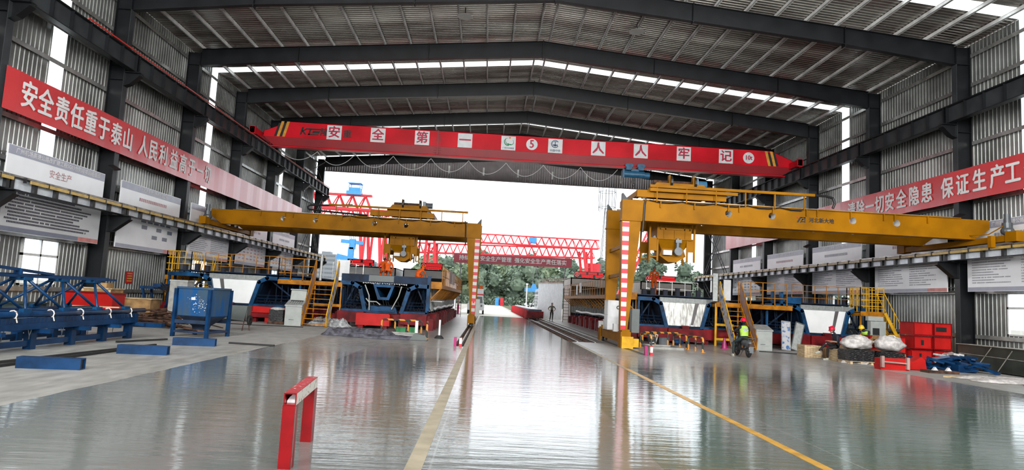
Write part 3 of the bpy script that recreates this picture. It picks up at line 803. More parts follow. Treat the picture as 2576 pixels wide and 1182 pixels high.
# ------------------------------------------------------------ yellow semi gantry cranes
def gantry(side):
    s = 1 if side == 'right' else -1
    if side == 'right':
        XLG, XE, YG, GA = 5.88, 22.9, 29.0, 3.6; rail = 6.11
        lb = 'yellow semi gantry crane with concrete bucket, standing on the right hand floor rail'
    else:
        XLG, XE, YG, GA = -.60, -17.83, 41.9, 3.7; rail = -.92
        lb = 'yellow semi gantry crane with concrete bucket, standing on the left hand floor rail'
    Z0, Z1 = 5.70, 6.60; zt = Z1
    def X(u): return XLG + s * u
    LEN = abs(XE - XLG)
    ga = thing('semi_gantry_crane', lb, 'crane', (X(.3), YG + GA / 2, 0))
    def bx(mb, u0, u1, y0, y1, z0, z1): a, b = sorted((X(u0), X(u1))); return mb.box(a, b, y0, y1, z0, z1)
    holes = [4.85, 6.85, 10.6, 12.65]
    for j, yy in enumerate((YG, YG + GA)):
        w = .42; m_ = MB()
        pr = [(X(0), Z0), (X(0), zt), (X(LEN), zt), (X(LEN), zt - .42), (X(LEN - .7), Z0)]
        if s < 0: pr = pr[::-1]
        # side plates with round openings: build as strips between holes
        def side_plate(y):
            xs = [0]
            r = .16; zc = 6.22
            for h in holes:
                n_ = 16; pa = [(h + r * math.cos(2 * PI * i / n_), zc + r * math.sin(2 * PI * i / n_)) for i in range(n_)]
                x0, x1 = h - .3, h + .3
                # frame around the hole
                sq = []
                for i in range(n_):
                    a = 2 * PI * i / n_; c_, s_ = math.cos(a), math.sin(a); k_ = 1 / max(abs(c_) , abs(s_))
                    sq.append((h + .3 * c_ * k_, zc + (.3 * s_ * k_)))
                for i in range(n_):
                    i2 = (i + 1) % n_
                    m_.quad(*[(X(u), y, z) for u, z in (pa[i], pa[i2], sq[i2], sq[i])])
                m_.quad(*[(X(u), y, z) for u, z in ((x0, Z0), (x1, Z0), (x1, zc - .3), (x0, zc - .3))])
                m_.quad(*[(X(u), y, z) for u, z in ((x0, zc + .3), (x1, zc + .3), (x1, zt), (x0, zt))])
                m_.quad(*[(X(u), y, z) for u, z in ((xs[0], Z0), (x0, Z0), (x0, zt), (xs[0], zt))]); xs[0] = x1
            m_.quad(*[(X(u), y, z) for u, z in ((xs[0], Z0), (LEN - .7, Z0), (LEN, zt - .42), (LEN, zt), (xs[0], zt))])
        side_plate(yy - w / 2); side_plate(yy + w / 2)
        for a, b in zip(pr, pr[1:] + pr[:1]):
            m_.quad((a[0], yy - w / 2, a[1]), (b[0], yy - w / 2, b[1]), (b[0], yy + w / 2, b[1]), (a[0], yy + w / 2, a[1]))
        gd = m_.build('main_girder', 'crane_yellow', ga, fix=False)
        p_ = MB()
        for h in holes: p_.tube([(X(h), yy - w / 2 - .02, 6.22), (X(h), yy + w / 2 + .02, 6.22)], .16, 16, closed_ends=False)
        p_.build('pipe_sleeve', 'white_paint', gd)
        f_ = MB(); bx(f_, .95, LEN - 1.4, yy - w / 2 - .09, yy + w / 2 + .09, zt, zt + .035); bx(f_, 0, LEN - .7, yy - w / 2 - .03, yy + w / 2 + .03, Z0 - .03, Z0)
        f_.build('girder_flange', 'crane_yellow', gd)
        f_ = MB(); u = 1.7
        while u < LEN - 2:
            bx(f_, u, u + .04, yy - w / 2 - .10, yy + w / 2 + .10, zt - .30, zt + .02); u += 1.55 if int(u * 10) % 3 else .5
        f_.build('stiffener', 'crane_yellow', gd)
        f_ = MB(); bx(f_, .5, LEN - 1.6, yy - .03, yy + .03, zt + .035, zt + .10); f_.build('trolley_rail', 'rail_steel', gd)
        f_ = MB(); f_.prism([(X(.0), zt), (X(.28), zt), (X(.05), zt + .3), (X(.0), zt + .3)], 'y', yy - .12, yy + .12)
        f_.build('end_stop', 'mid_steel', gd)
        # leg
        l_ = MB(); yl = yy
        top = [(X(.0), Z0 - .03), (X(.87), Z0 - .03)]; bot = [(X(.10), .72), (X(.42), .72)]
        for d in (-.2, .2):
            wt, wb3 = .2, .2
        l_.prism([bot[0], bot[1], (X(.87), Z0 - .25), (X(.87), Z0 - .03), (X(0), Z0 - .03)], 'y', yl - .17, yl + .17)
        bx(l_, -.04, .91, yl - .23, yl + .23, Z0 - .06, Z0 - .0)
        lg_ = l_.build('support_leg', 'crane_yellow', ga)
        if j == 0:
            st_ = MB(); st_.quad(*[(X(u), yl - .178, z) for u, z in ((.04, Z0 - .1), (.35, Z0 - .1), (.34, .75), (.12, .75))])
            st_.build('striped_plate', 'red_white_bands', lg_, at0=False)
    # sill beam between the legs, end trucks
    m_ = MB(); a, b = sorted((X(.08), X(.42)))
    xa, xb = rail - .17, rail + .17
    m_.box(xa, xb, YG - .75, YG + GA + 1.2, .22, .62); m_.box(xa - .03, xb + .03, YG - .75, YG + GA + 1.2, .60, .63)
    m_.build('sill_beam', 'crane_yellow', ga)
    for yy in (YG - .78, YG + GA + .75):
        w_ = MB(); w_.box(xa - .05, xa, yy, yy + .6, -.02, .7); w_.box(xb, xb + .05, yy, yy + .6, -.02, .7); w_.box(xa, xb, yy, yy + .04, .25, .8)
        tk = w_.build('wheel_box', 'crane_yellow', ga)
        MB().lathe([(0, -.05), (.15, -.05), (.15, .05), (0, .05)], (rail, yy + .3, .07), 16, 'x').build('wheel', 'black', tk)
    m_ = MB()
    for z in (3.15, 4.45): m_.box(rail - .06, rail + .06, YG + .17, YG + GA - .17, z, z + .16)
    m_.build('cross_tie', 'crane_yellow', ga)
    if side == 'right':
        for y0, y1, z0, z1, n_, mt in ((31.0, 31.9, .65, 2.05, 'control_cabinet', 'white_plastic'),):
            c_ = MB().box(rail - .30, rail + .42, y0, y1, z0, z1).build(n_, mt, ga)
            MB().box(rail - .305, rail - .30, y0 + .05, y1 - .05, z0 + .08, (z0 + z1) / 2 - .02).box(rail - .305, rail - .30, y0 + .05, y1 - .05, (z0 + z1) / 2 + .02, z1 - .08).build('cabinet_door', 'board_white', c_)
            MB().lathe([(.05, 0), (.09, 0), (.09, .02), (.05, .02)], (rail + .2, y0 - .02, 1.72), 14, 'y').build('horn', 'black', c_)
        MB().box(rail + .40, rail + .74, YG - .1, YG + .4, .65, 1.7).build('battery_cabinet', 'cabinet_dark', ga)
        MB().tube([(rail - .2, 32.6, .62), (rail - .2, 32.6, 1.1)], .02, 6).build('post', 'white_plastic', ga)
        for yy in (29.7, 33.6): MB().box(rail - .25, rail - .0, yy, yy + .25, .63, .98).build('junction_box', 'white_plastic', ga)
        e_ = MB(); e_.box(rail - .2, rail + .3, YG - .95, YG - .78, -.0, .5); e_.box(rail + .2, rail + .55, YG - .9, YG - .6, .06, .42); e_.build('rail_sweeper', 'bright_yellow', ga)
    else:
        MB().box(rail + .22, rail + .5, YG - .1, YG + .35, .65, 1.75).build('battery_cabinet', 'cabinet_grey', ga)
        MB().ball((rail + .1, YG - .3, 1.55), .06).build('warning_lamp', 'tail_red', ga)
    # wall end truck
    xr = (XR - .60) if s > 0 else (XL + .60)
    m_ = MB(); m_.box(xr - .16, xr + .16, YG - 2.4, YG + GA + 1.6, 5.44, 5.70)
    for yy in (YG - 2.6, YG + GA + 1.2): m_.box(xr - .2, xr + .2, yy, yy + .6, 5.40, 5.85)
    e = m_.build('wall_end_truck', 'crane_yellow', ga)
    for yy in (YG - 2.3, YG + GA + 1.5): MB().lathe([(0, -.05), (.14, -.05), (.14, .05), (0, .05)], (xr, yy, 5.5), 14, 'x').build('wheel', 'black', e)
    m_ = MB(); m_.tube([(xr, YG - 1.9, 5.85), (xr, YG - 1.9, 6.25)], .2, 14); m_.tube([(xr, YG - 1.9, 6.25), (xr, YG - 1.9, 6.65)], .13, 14); m_.ball((xr, YG - 1.9, 5.9), (.26, .26, .2))
    m_.build('travel_motor', 'motor_grey', e)
    m_ = MB(); m_.box(xr - .5, xr - .3, YG - 1.6, YG - 1.4, 5.2, 5.7); m_.tube([(xr - .2, YG - 1.9, 6.1), (xr - .3, YG - 1.2, 5.8), (xr - .4, YG - .2, 5.85), (xr - .3, YG + .8, 5.75)], .025, 6)
    m_.build('collector_arm', 'crane_yellow', e)
    # trolley
    uc = 2.72 if s > 0 else 5.15
    Xc = X(uc); tc_ = YG + GA / 2
    tr_ = thing('bucket_trolley', 'yellow hopper bucket trolley riding on the %s gantry crane' % side, 'trolley', (Xc, tc_, 3.95))
    m_ = MB()
    for yy in (YG, YG + GA):
        m_.box(Xc - 2.05, Xc + 2.05, yy - .13, yy + .13, zt + .17, zt + .50)
    for dx in (-1.95, 0, 1.95): m_.box(Xc + dx - .12, Xc + dx + .12, YG, YG + GA, zt + .22, zt + .46)
    fr = m_.build('carriage_frame', 'crane_yellow', tr_)
    w_ = MB()
    for yy in (YG, YG + GA):
        for dx in (-1.7, 1.7): w_.lathe([(0, -.05), (.13, -.05), (.13, .05), (0, .05)], (Xc + dx, yy, zt + .235), 14, 'y')
    w_.build('wheel', 'black', fr)
    m_ = MB(); zc = zt + .74
    m_.prism([(Xc - 1.15, zc), (Xc - .85, zc + .38), (Xc + 1.4, zc + .38), (Xc + 1.75, zc)], 'y', tc_ - .7, tc_ - .5)
    m_.prism([(Xc - 1.15, zc), (Xc - .85, zc + .38), (Xc + 1.4, zc + .38), (Xc + 1.75, zc)], 'y', tc_ + .5, tc_ + .7)
    m_.box(Xc - 1.0, Xc + 1.6, tc_ - .6, tc_ + .6, zc, zc + .12); m_.box(Xc - 1.0, Xc + 1.6, YG, YG + GA, zc - .28, zc)
    m_.build('winch_frame', 'crane_yellow', tr_)
    m_ = MB(); m_.tube([(Xc - .85, tc_, zc + .48), (Xc + 1.0, tc_, zc + .48)], .15, 16); m_.build('winch_drum', 'rust', tr_)
    for dx in (-.15, 1.0):
        q_ = MB(); q_.lathe([(0, -.05), (.30, -.05), (.30, .05), (0, .05)], (Xc + dx, tc_ - .55, zc + .46), 22, 'x'); q_.build('sheave', 'black', tr_)
        q_ = MB(); q_.prism([(tc_ - .72, zc + .2), (tc_ - .38, zc + .2), (tc_ - .42, zc + .78), (tc_ - .68, zc + .78)], 'x', Xc + dx - .1, Xc + dx - .05)
        q_.build('sheave_cheek', 'crane_yellow', tr_)
    q_ = MB(); q_.tube([(Xc + 1.1, tc_, zc + .5), (Xc + 1.75, tc_, zc + .5)], .19, 14); q_.box(Xc + 1.1, Xc + 1.3, tc_ - .25, tc_ + .25, zc + .2, zc + .75); q_.build('winch_motor', 'motor_blue' if s > 0 else 'motor_grey', tr_)
    # bucket
    hz = [(4.05, .25, .35), (5.0, .80, .95), (5.95, .80, .95)]
    m_ = MB(); cx, cy = Xc, tc_
    def ring(z, a, b): return [(cx - a, cy - b, z), (cx + a, cy - b, z), (cx + a, cy + b, z), (cx - a, cy + b, z)]
    R_ = [ring(*h) for h in hz]
    for r0, r1 in zip(R_, R_[1:]):
        for i in range(4): m_.quad(r0[i], r0[(i + 1) % 4], r1[(i + 1) % 4], r1[i])
    m_.quad(*R_[0][::-1]); m_.prism([(cx - .62, 4.25), (cx - .2, 3.97), (cx + .2, 3.97), (cx + .62, 4.25), (cx + .5, 4.6), (cx - .5, 4.6)], 'y', cy - .7, cy + .7)
    hp = m_.build('bucket_body', 'crane_yellow', tr_)
    m_ = MB(); m_.box(cx - .7, cx + .75, cy - 1.0, cy - .94, 5.45, 5.52); m_.box(cx - .7, cx + .75, cy - 1.0, cy - .94, 5.88, 5.95)
    for dx in (-.7, -.45, .45, .7): m_.box(cx + dx - .02, cx + dx + .03, cy - 1.0, cy - .94, 5.45, 5.95)
    for dx in (-.5, 0, .5): m_.box(cx + dx - .02, cx + dx + .02, cy - .99, cy - .93, 5.0, 5.45)
    m_.box(cx - .82, cx + .85, cy - 1.0, cy - .94, 5.0, 5.05)
    m_.build('bucket_rib', 'crane_yellow', hp)
    m_ = MB()
    for dx in (-1.15, -.78, .62, .95):
        for dy in (-.9, .9): m_.box(cx + dx - .04, cx + dx + .04, cy + dy - .04, cy + dy + .04, 3.98, zt + .25)
    m_.box(cx - 1.15, cx + .95, cy - .93, cy - .87, 5.0, 5.06)
    for dy in (-.9, .9):
        m_.box(cx + .6, cx + .97, cy + dy - .02, cy + dy + .02, 4.45, 5.0); m_.box(cx - 1.15, cx - .76, cy + dy - .02, cy + dy + .02, 4.45, 5.0); m_.box(cx - 1.15, cx - .76, cy + dy - .03, cy + dy + .03, 4.15, 4.2)
    m_.build('hanger_frame', 'crane_yellow', tr_)
    m_ = MB(); dx = .2 * s if s > 0 else .1
    m_.tube([(cx + .15, cy - .82, 4.45), (cx + .15, cy - 1.15, 4.45)], .19, 18); m_.tube([(cx + .15, cy - .98, 4.6), (cx + .15, cy - .98, 5.05)], .12, 14); m_.box(cx + .02, cx + .3, cy - 1.12, cy - .9, 4.85, 5.0)
    m_.build('gearbox_motor', 'motor_grey', tr_)
    m_ = MB(); m_.box(cx - .5, cx - .1, cy - .95, cy - .75, 4.28, 4.5); m_.ball((cx - .72, cy - .4, 4.95), (.2, .3, .3)); m_.build('vibrator_cover', 'white_plastic', tr_)
    # cable tray and hose
    ty = YG - .34
    u0, u1 = (1.2, 8.75) if s > 0 else (.9, 9.8)
    m_ = MB(); bx(m_, u0, u1, ty - .06, ty + .06, zt + .60, zt + .72); bx(m_, u0, u0 + 4.0, ty - .05, ty + .05, zt + .42, zt + .56) if s > 0 else None
    u = u0 + .3
    while u < u1 - .1:
        bx(m_, u, u + .05, ty - .02, ty + .02, zt - .05, zt + .62); u += 1.35
    m_.build('cable_tray', 'crane_yellow', ga)
    h_ = MB(); e0 = u1
    pts = [(X(e0 - .1), ty, zt + .66), (X(e0 + .5), ty, zt + .66), (X(e0 + .85), ty, zt + .58), (X(e0 + .95), ty, zt + .35), (X(e0 + .85), ty, zt + .12)]
    if s < 0: pts = [(X(e0 - 1.5), ty, zt + .72), (X(e0 + .3), ty, zt + .60), (X(e0 + 1.2), ty, zt + .56), (X(e0 + 1.35), ty, zt + .42), (X(e0 + 1.25), ty, zt + .28), (X(e0 + .3), ty, zt + .22), (X(e0 - 2.5), ty, zt + .10)]
    h_.tube(pts, .06, 8)
    pts = [(X(u0 + i * .5), YG - .28, zt + .02 - .10 * abs(math.sin(i * PI / 3))) for i in range(0, int((u1 - u0) / .5))]
    h_.tube(pts, .03, 6)
    h_.tube([(X(1.05), YG - .25, zt + .1), (X(1.0), YG - .26, zt - .2), (X(.98), YG - .26, Z0 + .1), (X(.95), YG - .26, Z0 - .55)], .045, 8)
    h_.build('festoon_hose', 'black', ga)
    if s > 0:
        l_ = MB(); yf = YG - .222
        def P(*p): l_.quad(*[(13.86 + (a - 13.52) * .5, yf, 6.0 + (b - 6.0) * .85) for a, b in p])
        P((13.55, 6.0), (13.72, 6.0), (14.02, 6.3), (13.85, 6.3)); P((13.9, 6.24), (13.95, 6.3), (14.35, 6.3), (14.35, 6.24)); P((14.27, 6.0), (14.35, 6.0), (14.35, 6.3), (14.27, 6.3)); P((13.85, 6.0), (13.97, 6.0), (14.17, 6.2), (14.05, 6.2)); P((14.05, 6.2), (14.27, 6.2), (14.27, 6.16), (14.02, 6.16)); P((14.05, 6.08), (14.27, 6.08), (14.27, 6.03), (14.0, 6.03))
        text_mb('河北新大地', .235, (15.02, yf, 6.12), U3, V3, bold=.03, mb=l_)
        l_.build('maker_lettering', 'black', ga, fix=False)
        MB().quad((13.84, yf, 6.26), (13.95, yf, 6.26), (13.95, yf, 6.17)).build('red_wedge', 'stripe_red', ga)
        # band of logo posts with rubber buffer at the leg side
    return ga
gantry('right'); gantry('left')
# ------------------------------------------------------------ segment casting moulds
def railing(pts, z, h=1.05, step=1.0, r=.02, mids=2, name='guard_rail', mat='rail_orange', parent=None, taper=None):
    m_ = MB()
    for a, b in zip(pts, pts[1:]):
        A = Vector((a[0], a[1], a[2] if len(a) > 2 else z)); B = Vector((b[0], b[1], b[2] if len(b) > 2 else z))
        n = max(1, round((B - A).length / step))
        for i in range(n + 1):
            p = A.lerp(B, i / n); m_.bar(p, p + Vector((0, 0, h)), r * 2)
        for j in range(mids + 1):
            dz = Vector((0, 0, h * (j + 1) / (mids + 1))); m_.bar(A + dz, B + dz, r * 1.8)
    return m_.build(name, mat, parent, fix=False)
def stairs(x0, x1, ya, yb, z0, z1, root, n=8, mat='rail_orange'):
    m_ = MB()
    for x in (x0, x1): m_.bar((x, ya, z0), (x, yb, z1), .05, .2)
    m_.build('stair_stringer', mat, root)
    for i in range(n):
        t_ = (i + .5) / n; y = ya + (yb - ya) * t_; z = z0 + (z1 - z0) * t_
        MB().box(x0, x1, y - .12, y + .12, z - .015, z + .015).build('stair_tread', mat, root)
YM = 34.3
def mould(xc, label, kind, lw, rw, y1=61.0, walk=(None, None)):
    """lw / rw: half widths on the left and right; walk: walkway outer offsets"""
    root = thing('casting_mould', label, 'mould', (xc, (YM + y1) / 2, 0))
    # base: longitudinal and cross beams with protruding feet
    m_ = MB()
    for dx in (-1.0, 1.0): m_.box(xc + dx - .15, xc + dx + .15, YM - .2, y1, .12, .5)
    m_.build('base_rail', 'base_red_shaded', root)
    y = YM + .05; i = 0
    while y < y1:
        m_ = MB(); a, b = xc - lw - .15, xc + rw + .15
        m_.box(a, b, y - .15, y + .15, .42, .74)
        for x in (a, b): m_.box(x - .18, x + .18, y - .19, y + .19, 0, .62)
        for x in (xc - 1.2, xc + 1.2): m_.box(x - .1, x + .1, y - .15, y + .15, 0, .42)
        m_.build('base_beam', 'base_red_shaded', root); y += 2.6; i += 1
    for a_, b_ in ((xc - lw, xc - .95), (xc + .95, xc + rw)): MB().box(a_, b_, YM - .35, YM + .1, .25, .82).build('front_sill', 'base_red_shaded', root)
    # side forms: inclined skin plus wing soffit, closed behind ribs
    tw, bw = (1.22, .90)
    for sg, hw in ((-1, lw), (1, rw)):
        q = [(bw, .82), (tw, 2.12), (tw + .42, 2.30), (hw, 2.42)]
        m_ = MB()
        for a, b in zip(q, q[1:]):
            m_.quad((xc + sg * a[0], YM + .1, a[1]), (xc + sg * b[0], YM + .1, b[1]), (xc + sg * b[0], y1, b[1]), (xc + sg * a[0], y1, a[1]))
        m_.build('form_skin', 'mold_blue_dark', root)
        y = YM; k = 0
        while y < y1:
            m_ = MB(); W = .2 if k == 0 else .1; d = .10 if k == 0 else .05
            pts = [(xc + sg * (bw + .03), .80), (xc + sg * (tw + .05), 2.05), (xc + sg * (tw + .45), 2.27), (xc + sg * hw, 2.33 if k else 2.26)]
            for a, b in zip(pts, pts[1:]): m_.bar((a[0], y, a[1]), (b[0], y, b[1]), d * 2, W, up=(0, 0, 1))
            for p in pts[1:3]: m_.tube([(p[0], y - d, p[1]), (p[0], y + d, p[1])], W * .5, 12)
            m_.bar((xc + sg * (hw - .06), y, 2.3), (xc + sg * (hw - .06), y, .84), .1, .12)
            m_.bar((xc + sg * (bw + .1), y, .86), (xc + sg * hw, y, .86), .12, .12)
            if k: m_.bar((xc + sg * (tw + .4), y, 2.2), (xc + sg * (hw - .1), y, .95), .07, .07)
            m_.build('form_rib', 'mold_blue' if k == 0 else 'mold_blue_dark', root); y += 1.55 if k else .6; k += 1  # ribs behind the front one take darker blue as painted shade
        # struts and jacks seen below the wing
        m_ = MB(); rd = random.Random(int(xc * 10) + sg)
        for i in range(4):
            x = xc + sg * rd.uniform(tw + .25, hw - .2); m_.tube([(x, YM + .3 + .2 * i, .9), (x + rd.uniform(-.1, .1), YM + .3 + .2 * i, 2.1)], .022, 6)
        for i in range(3):
            z = 1.05 + .16 * i; m_.tube([(xc + sg * (bw + .25), YM + .25, z), (xc + sg * (hw - .2), YM + .28, z + .02)], .02, 6)
        m_.build('jack_rod', 'mold_blue_dark', root)  # rods darkened in colour for the shade under the wing
        h_ = MB()
        for i in range(4):
            x = xc + sg * (tw + .3 + .28 * i); h_.tube([(x, YM + .2, 1.15), (x + .08, YM + .12, 1.0), (x + .2, YM + .12, .92), (x + .28, YM + .2, 1.1)], .018, 6)
        h_.build('hydraulic_hose', 'black', root)
    if kind != 'open':
        pm = 'steel_reflect_white' if kind == 'bright' else 'steel_worn'
        b_ = MB(); b_.quad((xc - bw, YM - .02, .92), (xc + bw, YM - .02, .92), (xc + tw, YM + .06, 2.14), (xc - tw, YM + .06, 2.14))
        bk = b_.build('end_bulkhead', pm, root)
        sgn = 1 if xc > 2 else -1
        MB().quad(*[(xc + sgn * a, yy, z) for a, yy, z in ((.36, YM - .03, .98), (.50, YM - .03, .98), (.80, YM + .045, 2.12), (.60, YM + .045, 2.12))]).build('dark_slot', 'dark_band', bk)
        MB().box(xc - bw - .05, xc + bw + .05, YM - .04, YM + .14, .78, .92).build('bottom_lip', 'mold_blue_dark', bk)
        c_ = MB(); c_.box(xc - tw - .1, xc + tw + .35, YM - .02, YM + .12, 2.14, 2.38)
        cp = c_.build('comb_plate', 'comb_grey', root)
        n = 44; s_ = MB()
        for i in range(n):
            x = xc - tw - .08 + i * (2 * tw + .4) / n; s_.box(x, x + .016, YM - .035, YM - .02, 2.16, 2.38)
        s_.build('comb_teeth', 'cabinet_dark', cp)
    # deck and bolsters
    MB().box(xc - lw, xc + rw, YM + .4, y1, 2.44, 2.50).build('top_deck', 'mold_blue_dark', root)
    x = xc - lw + .5; i = 0
    while kind != 'open' and x < xc + rw - .3:
        m_ = MB(); h_ = (.28, .36, .30, .42)[i % 4]; m_.box(x - .10, x + .10, YM + .55 + .25 * (i % 2), YM + .8 + .25 * (i % 2), 2.50, 2.5 + h_); m_.box(x - .12, x + .12, YM + .53 + .25 * (i % 2), YM + .82 + .25 * (i % 2), 2.48 + h_, 2.5 + h_)
        m_.build('deck_bolster', 'cloth_navy', root); x += .52 + .11 * (i % 3); i += 1
    for sg, w_ in ((-1, walk[0]), (1, walk[1])):
        if w_ is None: continue
        hw = lw if sg < 0 else rw
        a, b = sorted((xc + sg * hw, xc + sg * w_))
        wk = MB().box(a, b, YM + .2, y1, 2.30, 2.36); yy = YM + .25
        for side_x in (a, b): wk.box(side_x - .02, side_x + .02, YM + .2, y1, 2.2, 2.42)
        wk.box(a, b, YM + .17, YM + .21, 2.18, 2.55)
        wk = wk.build('side_walkway', 'rail_orange', root)
        y = YM + .3
        while y < y1:
            m_ = MB(); m_.bar((xc + sg * w_, y, 2.24), (xc + sg * (hw + .02), y, 1.55), .06, .06); m_.bar((xc + sg * (hw + .02), y, 2.2), (xc + sg * (hw + .02), y, 1.5), .06); m_.bar((xc + sg * w_, y, 2.22), (xc + sg * hw, y, 2.22), .06); y += 1.3
            m_.build('walkway_bracket', 'rail_orange', wk)
        m_ = MB(); m_.box(a, b, YM + 1.3, YM + 3.0, 1.5, 1.54); m_.build('bracket_tray', 'white_plastic', wk)
        railing([(xc + sg * w_, YM + .2), (xc + sg * w_, y1)], 2.36, 1.05, 1.0, .016, 1, 'walkway_railing', 'rail_orange', wk)
        p_ = MB(); xx = xc + sg * (w_ + .03)
        for y in ([YM + 6, YM + 9.5] if xc < 0 else [YM + 15.5]): p_.box(xx - .01, xx + .01, y, y + (2.9 if xc < 0 else 1.0), 2.65, 3.42)
        p_.build('cloth_sheet', 'panel_pink' if xc < 0 else 'white_plastic', wk)
        if xc > 0:
            MB().box(xx - .02, xx, YM + 17.5, YM + 18.3, 2.5, 3.3).build('notice_sheet', 'white_plastic', wk)
        # side view: vertical form struts and white hose
        v_ = MB(); y = YM + 1.0; xs = xc + sg * (hw + .02)
        while y < y1: v_.tube([(xs, y, .95), (xs, y, 2.2)], .035, 6); y += .62
        v_.build('side_strut', 'comb_grey', root)
        v_ = MB(); v_.tube([(xs + sg * .12, YM + 3 + i * 1.2, 1.12 + .03 * math.sin(i * 1.3)) for i in range(int((y1 - YM - 6) / 1.2))], .09, 8)
        v_.build('white_duct', 'white_plastic', root)
        for y in (YM + .6, YM + 1.5, YM + 3.2, YM + 5.8, YM + 8.4, YM + 11, YM + 13.6, YM + 16.2, YM + 18.8):
            if y > YM + 1:
                f_ = MB(); f_.box(xs - .2, xs + .35 * 1, y - .25, y + .25, 0, .82) if sg > 0 else f_.box(xs - .35, xs + .2, y - .25, y + .25, 0, .82)
                f_.box(xs - .25, xs + .25, y - .3, y + .3, .8, .86); f_.build('side_foot', 'base_red_shaded', root)
        l_ = MB(); yy = y1 - .2; xo = xc + sg * (w_ + .05)
        for dx in (0, .5): l_.tube([(xo - sg * dx, yy, 0), (xo - sg * dx, yy, 3.2)], .025, 6)
        for i in range(11): l_.tube([(xo, yy, .25 + i * .28), (xo - sg * .5, yy, .25 + i * .28)], .018, 6)
        l_.build('rung_ladder', 'rust', root)
    return root
m1 = mould(-13.1, 'blue casting mould with bright steel end plate beside the left wall', 'bright', 3.4, 3.45)
m2 = mould(-5.35, 'blue casting mould with open core box between the red beams, left of the aisle', 'open', 2.3, 2.3, walk=(None, 2.95))
m3 = mould(10.5, 'blue casting mould with worn steel end plate behind the right gantry leg', 'worn', 2.5, 2.35, walk=(3.25, None))
m4 = mould(18.1, 'blue casting mould with bright steel end plate beside the right wall', 'bright', 3.2, 2.3)
# extra rails on the bright moulds (front edge)
for r_, xc, lw, rw in ((m1, -13.1, 3.4, 2.2), (m4, 18.1, 1.6, 1.6)):
    railing([(xc - lw + 1.6 if xc < 0 else xc - lw, YM + .42), (xc + rw, YM + .42)], 2.44, 1.0, .62, .014, 2, 'front_railing', 'rail_orange', r_)
railing([(9.8, YM + 5.5), (13.0, YM + 5.5)], 2.5, .95, .8, .018, 1, 'rear_railing', 'galv', m3)
m_ = MB(); m_.box(8.6, 8.75, YM + .5, YM + .75, 2.5, 2.9)
# M2 front: top beam, core box, red cart, cables
m_ = MB(); m_.box(-7.62, -3.10, YM - .05, YM + .25, 2.36, 2.74); m_.build('top_cross_beam', 'mold_blue_dark', m2)
MB().box(-6.2, -4.9, YM - .056, YM - .05, 2.40, 2.72).build('worn_plate', 'cabinet_dark', m2)
MB().box(-3.14, -2.98, YM - .1, YM + .2, 1.0, 2.82).build('corner_post', 'mold_blue', m2)
m_ = MB(); rd = random.Random(3)
for i in range(26): m_.box(-6.5 + i * .09, -6.46 + i * .09, YM + .0, YM + .04, 2.26 + rd.uniform(0, .05), 2.34)
m_.build('bolt_row', 'white_plastic', m2)
q = [(-5.95, 2.26), (-4.82, 2.26), (-5.08, 1.46), (-5.66, 1.46)]; qi = [(-5.78, 2.12), (-5.0, 2.12), (-5.2, 1.6), (-5.54, 1.6)]
m_ = MB()
for i in range(4):
    j = (i + 1) % 4
    for y in (YM - .12, YM + .1): m_.quad(*[(p[0], y, p[1]) for p in (q[i], q[j], qi[j], qi[i])])
    m_.quad((q[i][0], YM - .12, q[i][1]), (q[j][0], YM - .12, q[j][1]), (q[j][0], YM + .1, q[j][1]), (q[i][0], YM + .1, q[i][1]))
    m_.quad((qi[i][0], YM - .12, qi[i][1]), (qi[j][0], YM - .12, qi[j][1]), (qi[j][0], YM + 2, qi[j][1]), (qi[i][0], YM + 2, qi[i][1]))
m_.build('core_box_frame', 'mold_blue', m2, fix=False)
m_ = MB(); m_.prism([(-6.25, .78), (-4.6, .78), (-4.75, 1.15), (-6.1, 1.15)], 'y', YM - .05, YM + .3); m_.box(-6.0, -4.75, YM - .12, YM - .05, .86, .94); m_.build('core_base', 'mold_blue', m2)
m_ = MB()
for a, b in (((-6.35, 2.2), (-6.05, .95)), ((-4.45, 2.2), (-4.9, 1.0)), ((-6.25, 1.5), (-6.05, .9)), ((-6.1, 1.35), (-5.5, 1.2))):
    m_.tube([(a[0], YM - .18, a[1]), ((a[0] + b[0]) / 2 + .1, YM - .22, (a[1] + b[1]) / 2 + .08), (b[0], YM - .18, b[1])], .03, 8)
m_.build('core_pipe', 'cabinet_grey', m2)
m_ = MB()
for i in range(14):
    x = -6.3 + i * .13; m_.tube([(x, YM - .1, 1.32 + .2 * math.sin(i)), (x + .1, YM - .15, 1.15), (x + .25, YM - .12, 1.22)], .02, 5)
m_.build('hydraulic_hose', 'black', m2)
m_ = MB(); m_.box(-6.55, -4.85, YM - .95, YM - .4, .16, .74); m_.box(-6.5, -4.9, YM - .93, YM - .42, .74, .77)
rc = m_.build('counterweight_box', 'box_red', m2)
m_ = MB()
for x in (-6.3, -5.1):
    m_.box(x - .12, x + .12, YM - .9, YM - .5, 0, .16)
m_.build('box_foot', 'base_red_shaded', rc)
for xc, mm in ((10.5, m3), (18.1, m4), (-13.1, m1)):
    m_ = MB(); m_.box(xc - .95, xc + 1.0, YM - .5, YM - .1, .12, .78); m_.box(xc - .2, xc + .15, YM - .45, YM - .2, .78, .95)
    m_.build('counterweight_box', 'base_red_shaded', mm)
m_ = MB(); m_.box(-11.9, -10.2, YM - .4, YM + .3, .55, .80); m_.box(-11.95, -10.1, YM - .45, YM + .35, .50, .56); m_.box(-11.3, -11.05, YM - .3, YM + .2, 0, .5); m_.build('outrigger_beam', 'box_red', m1)
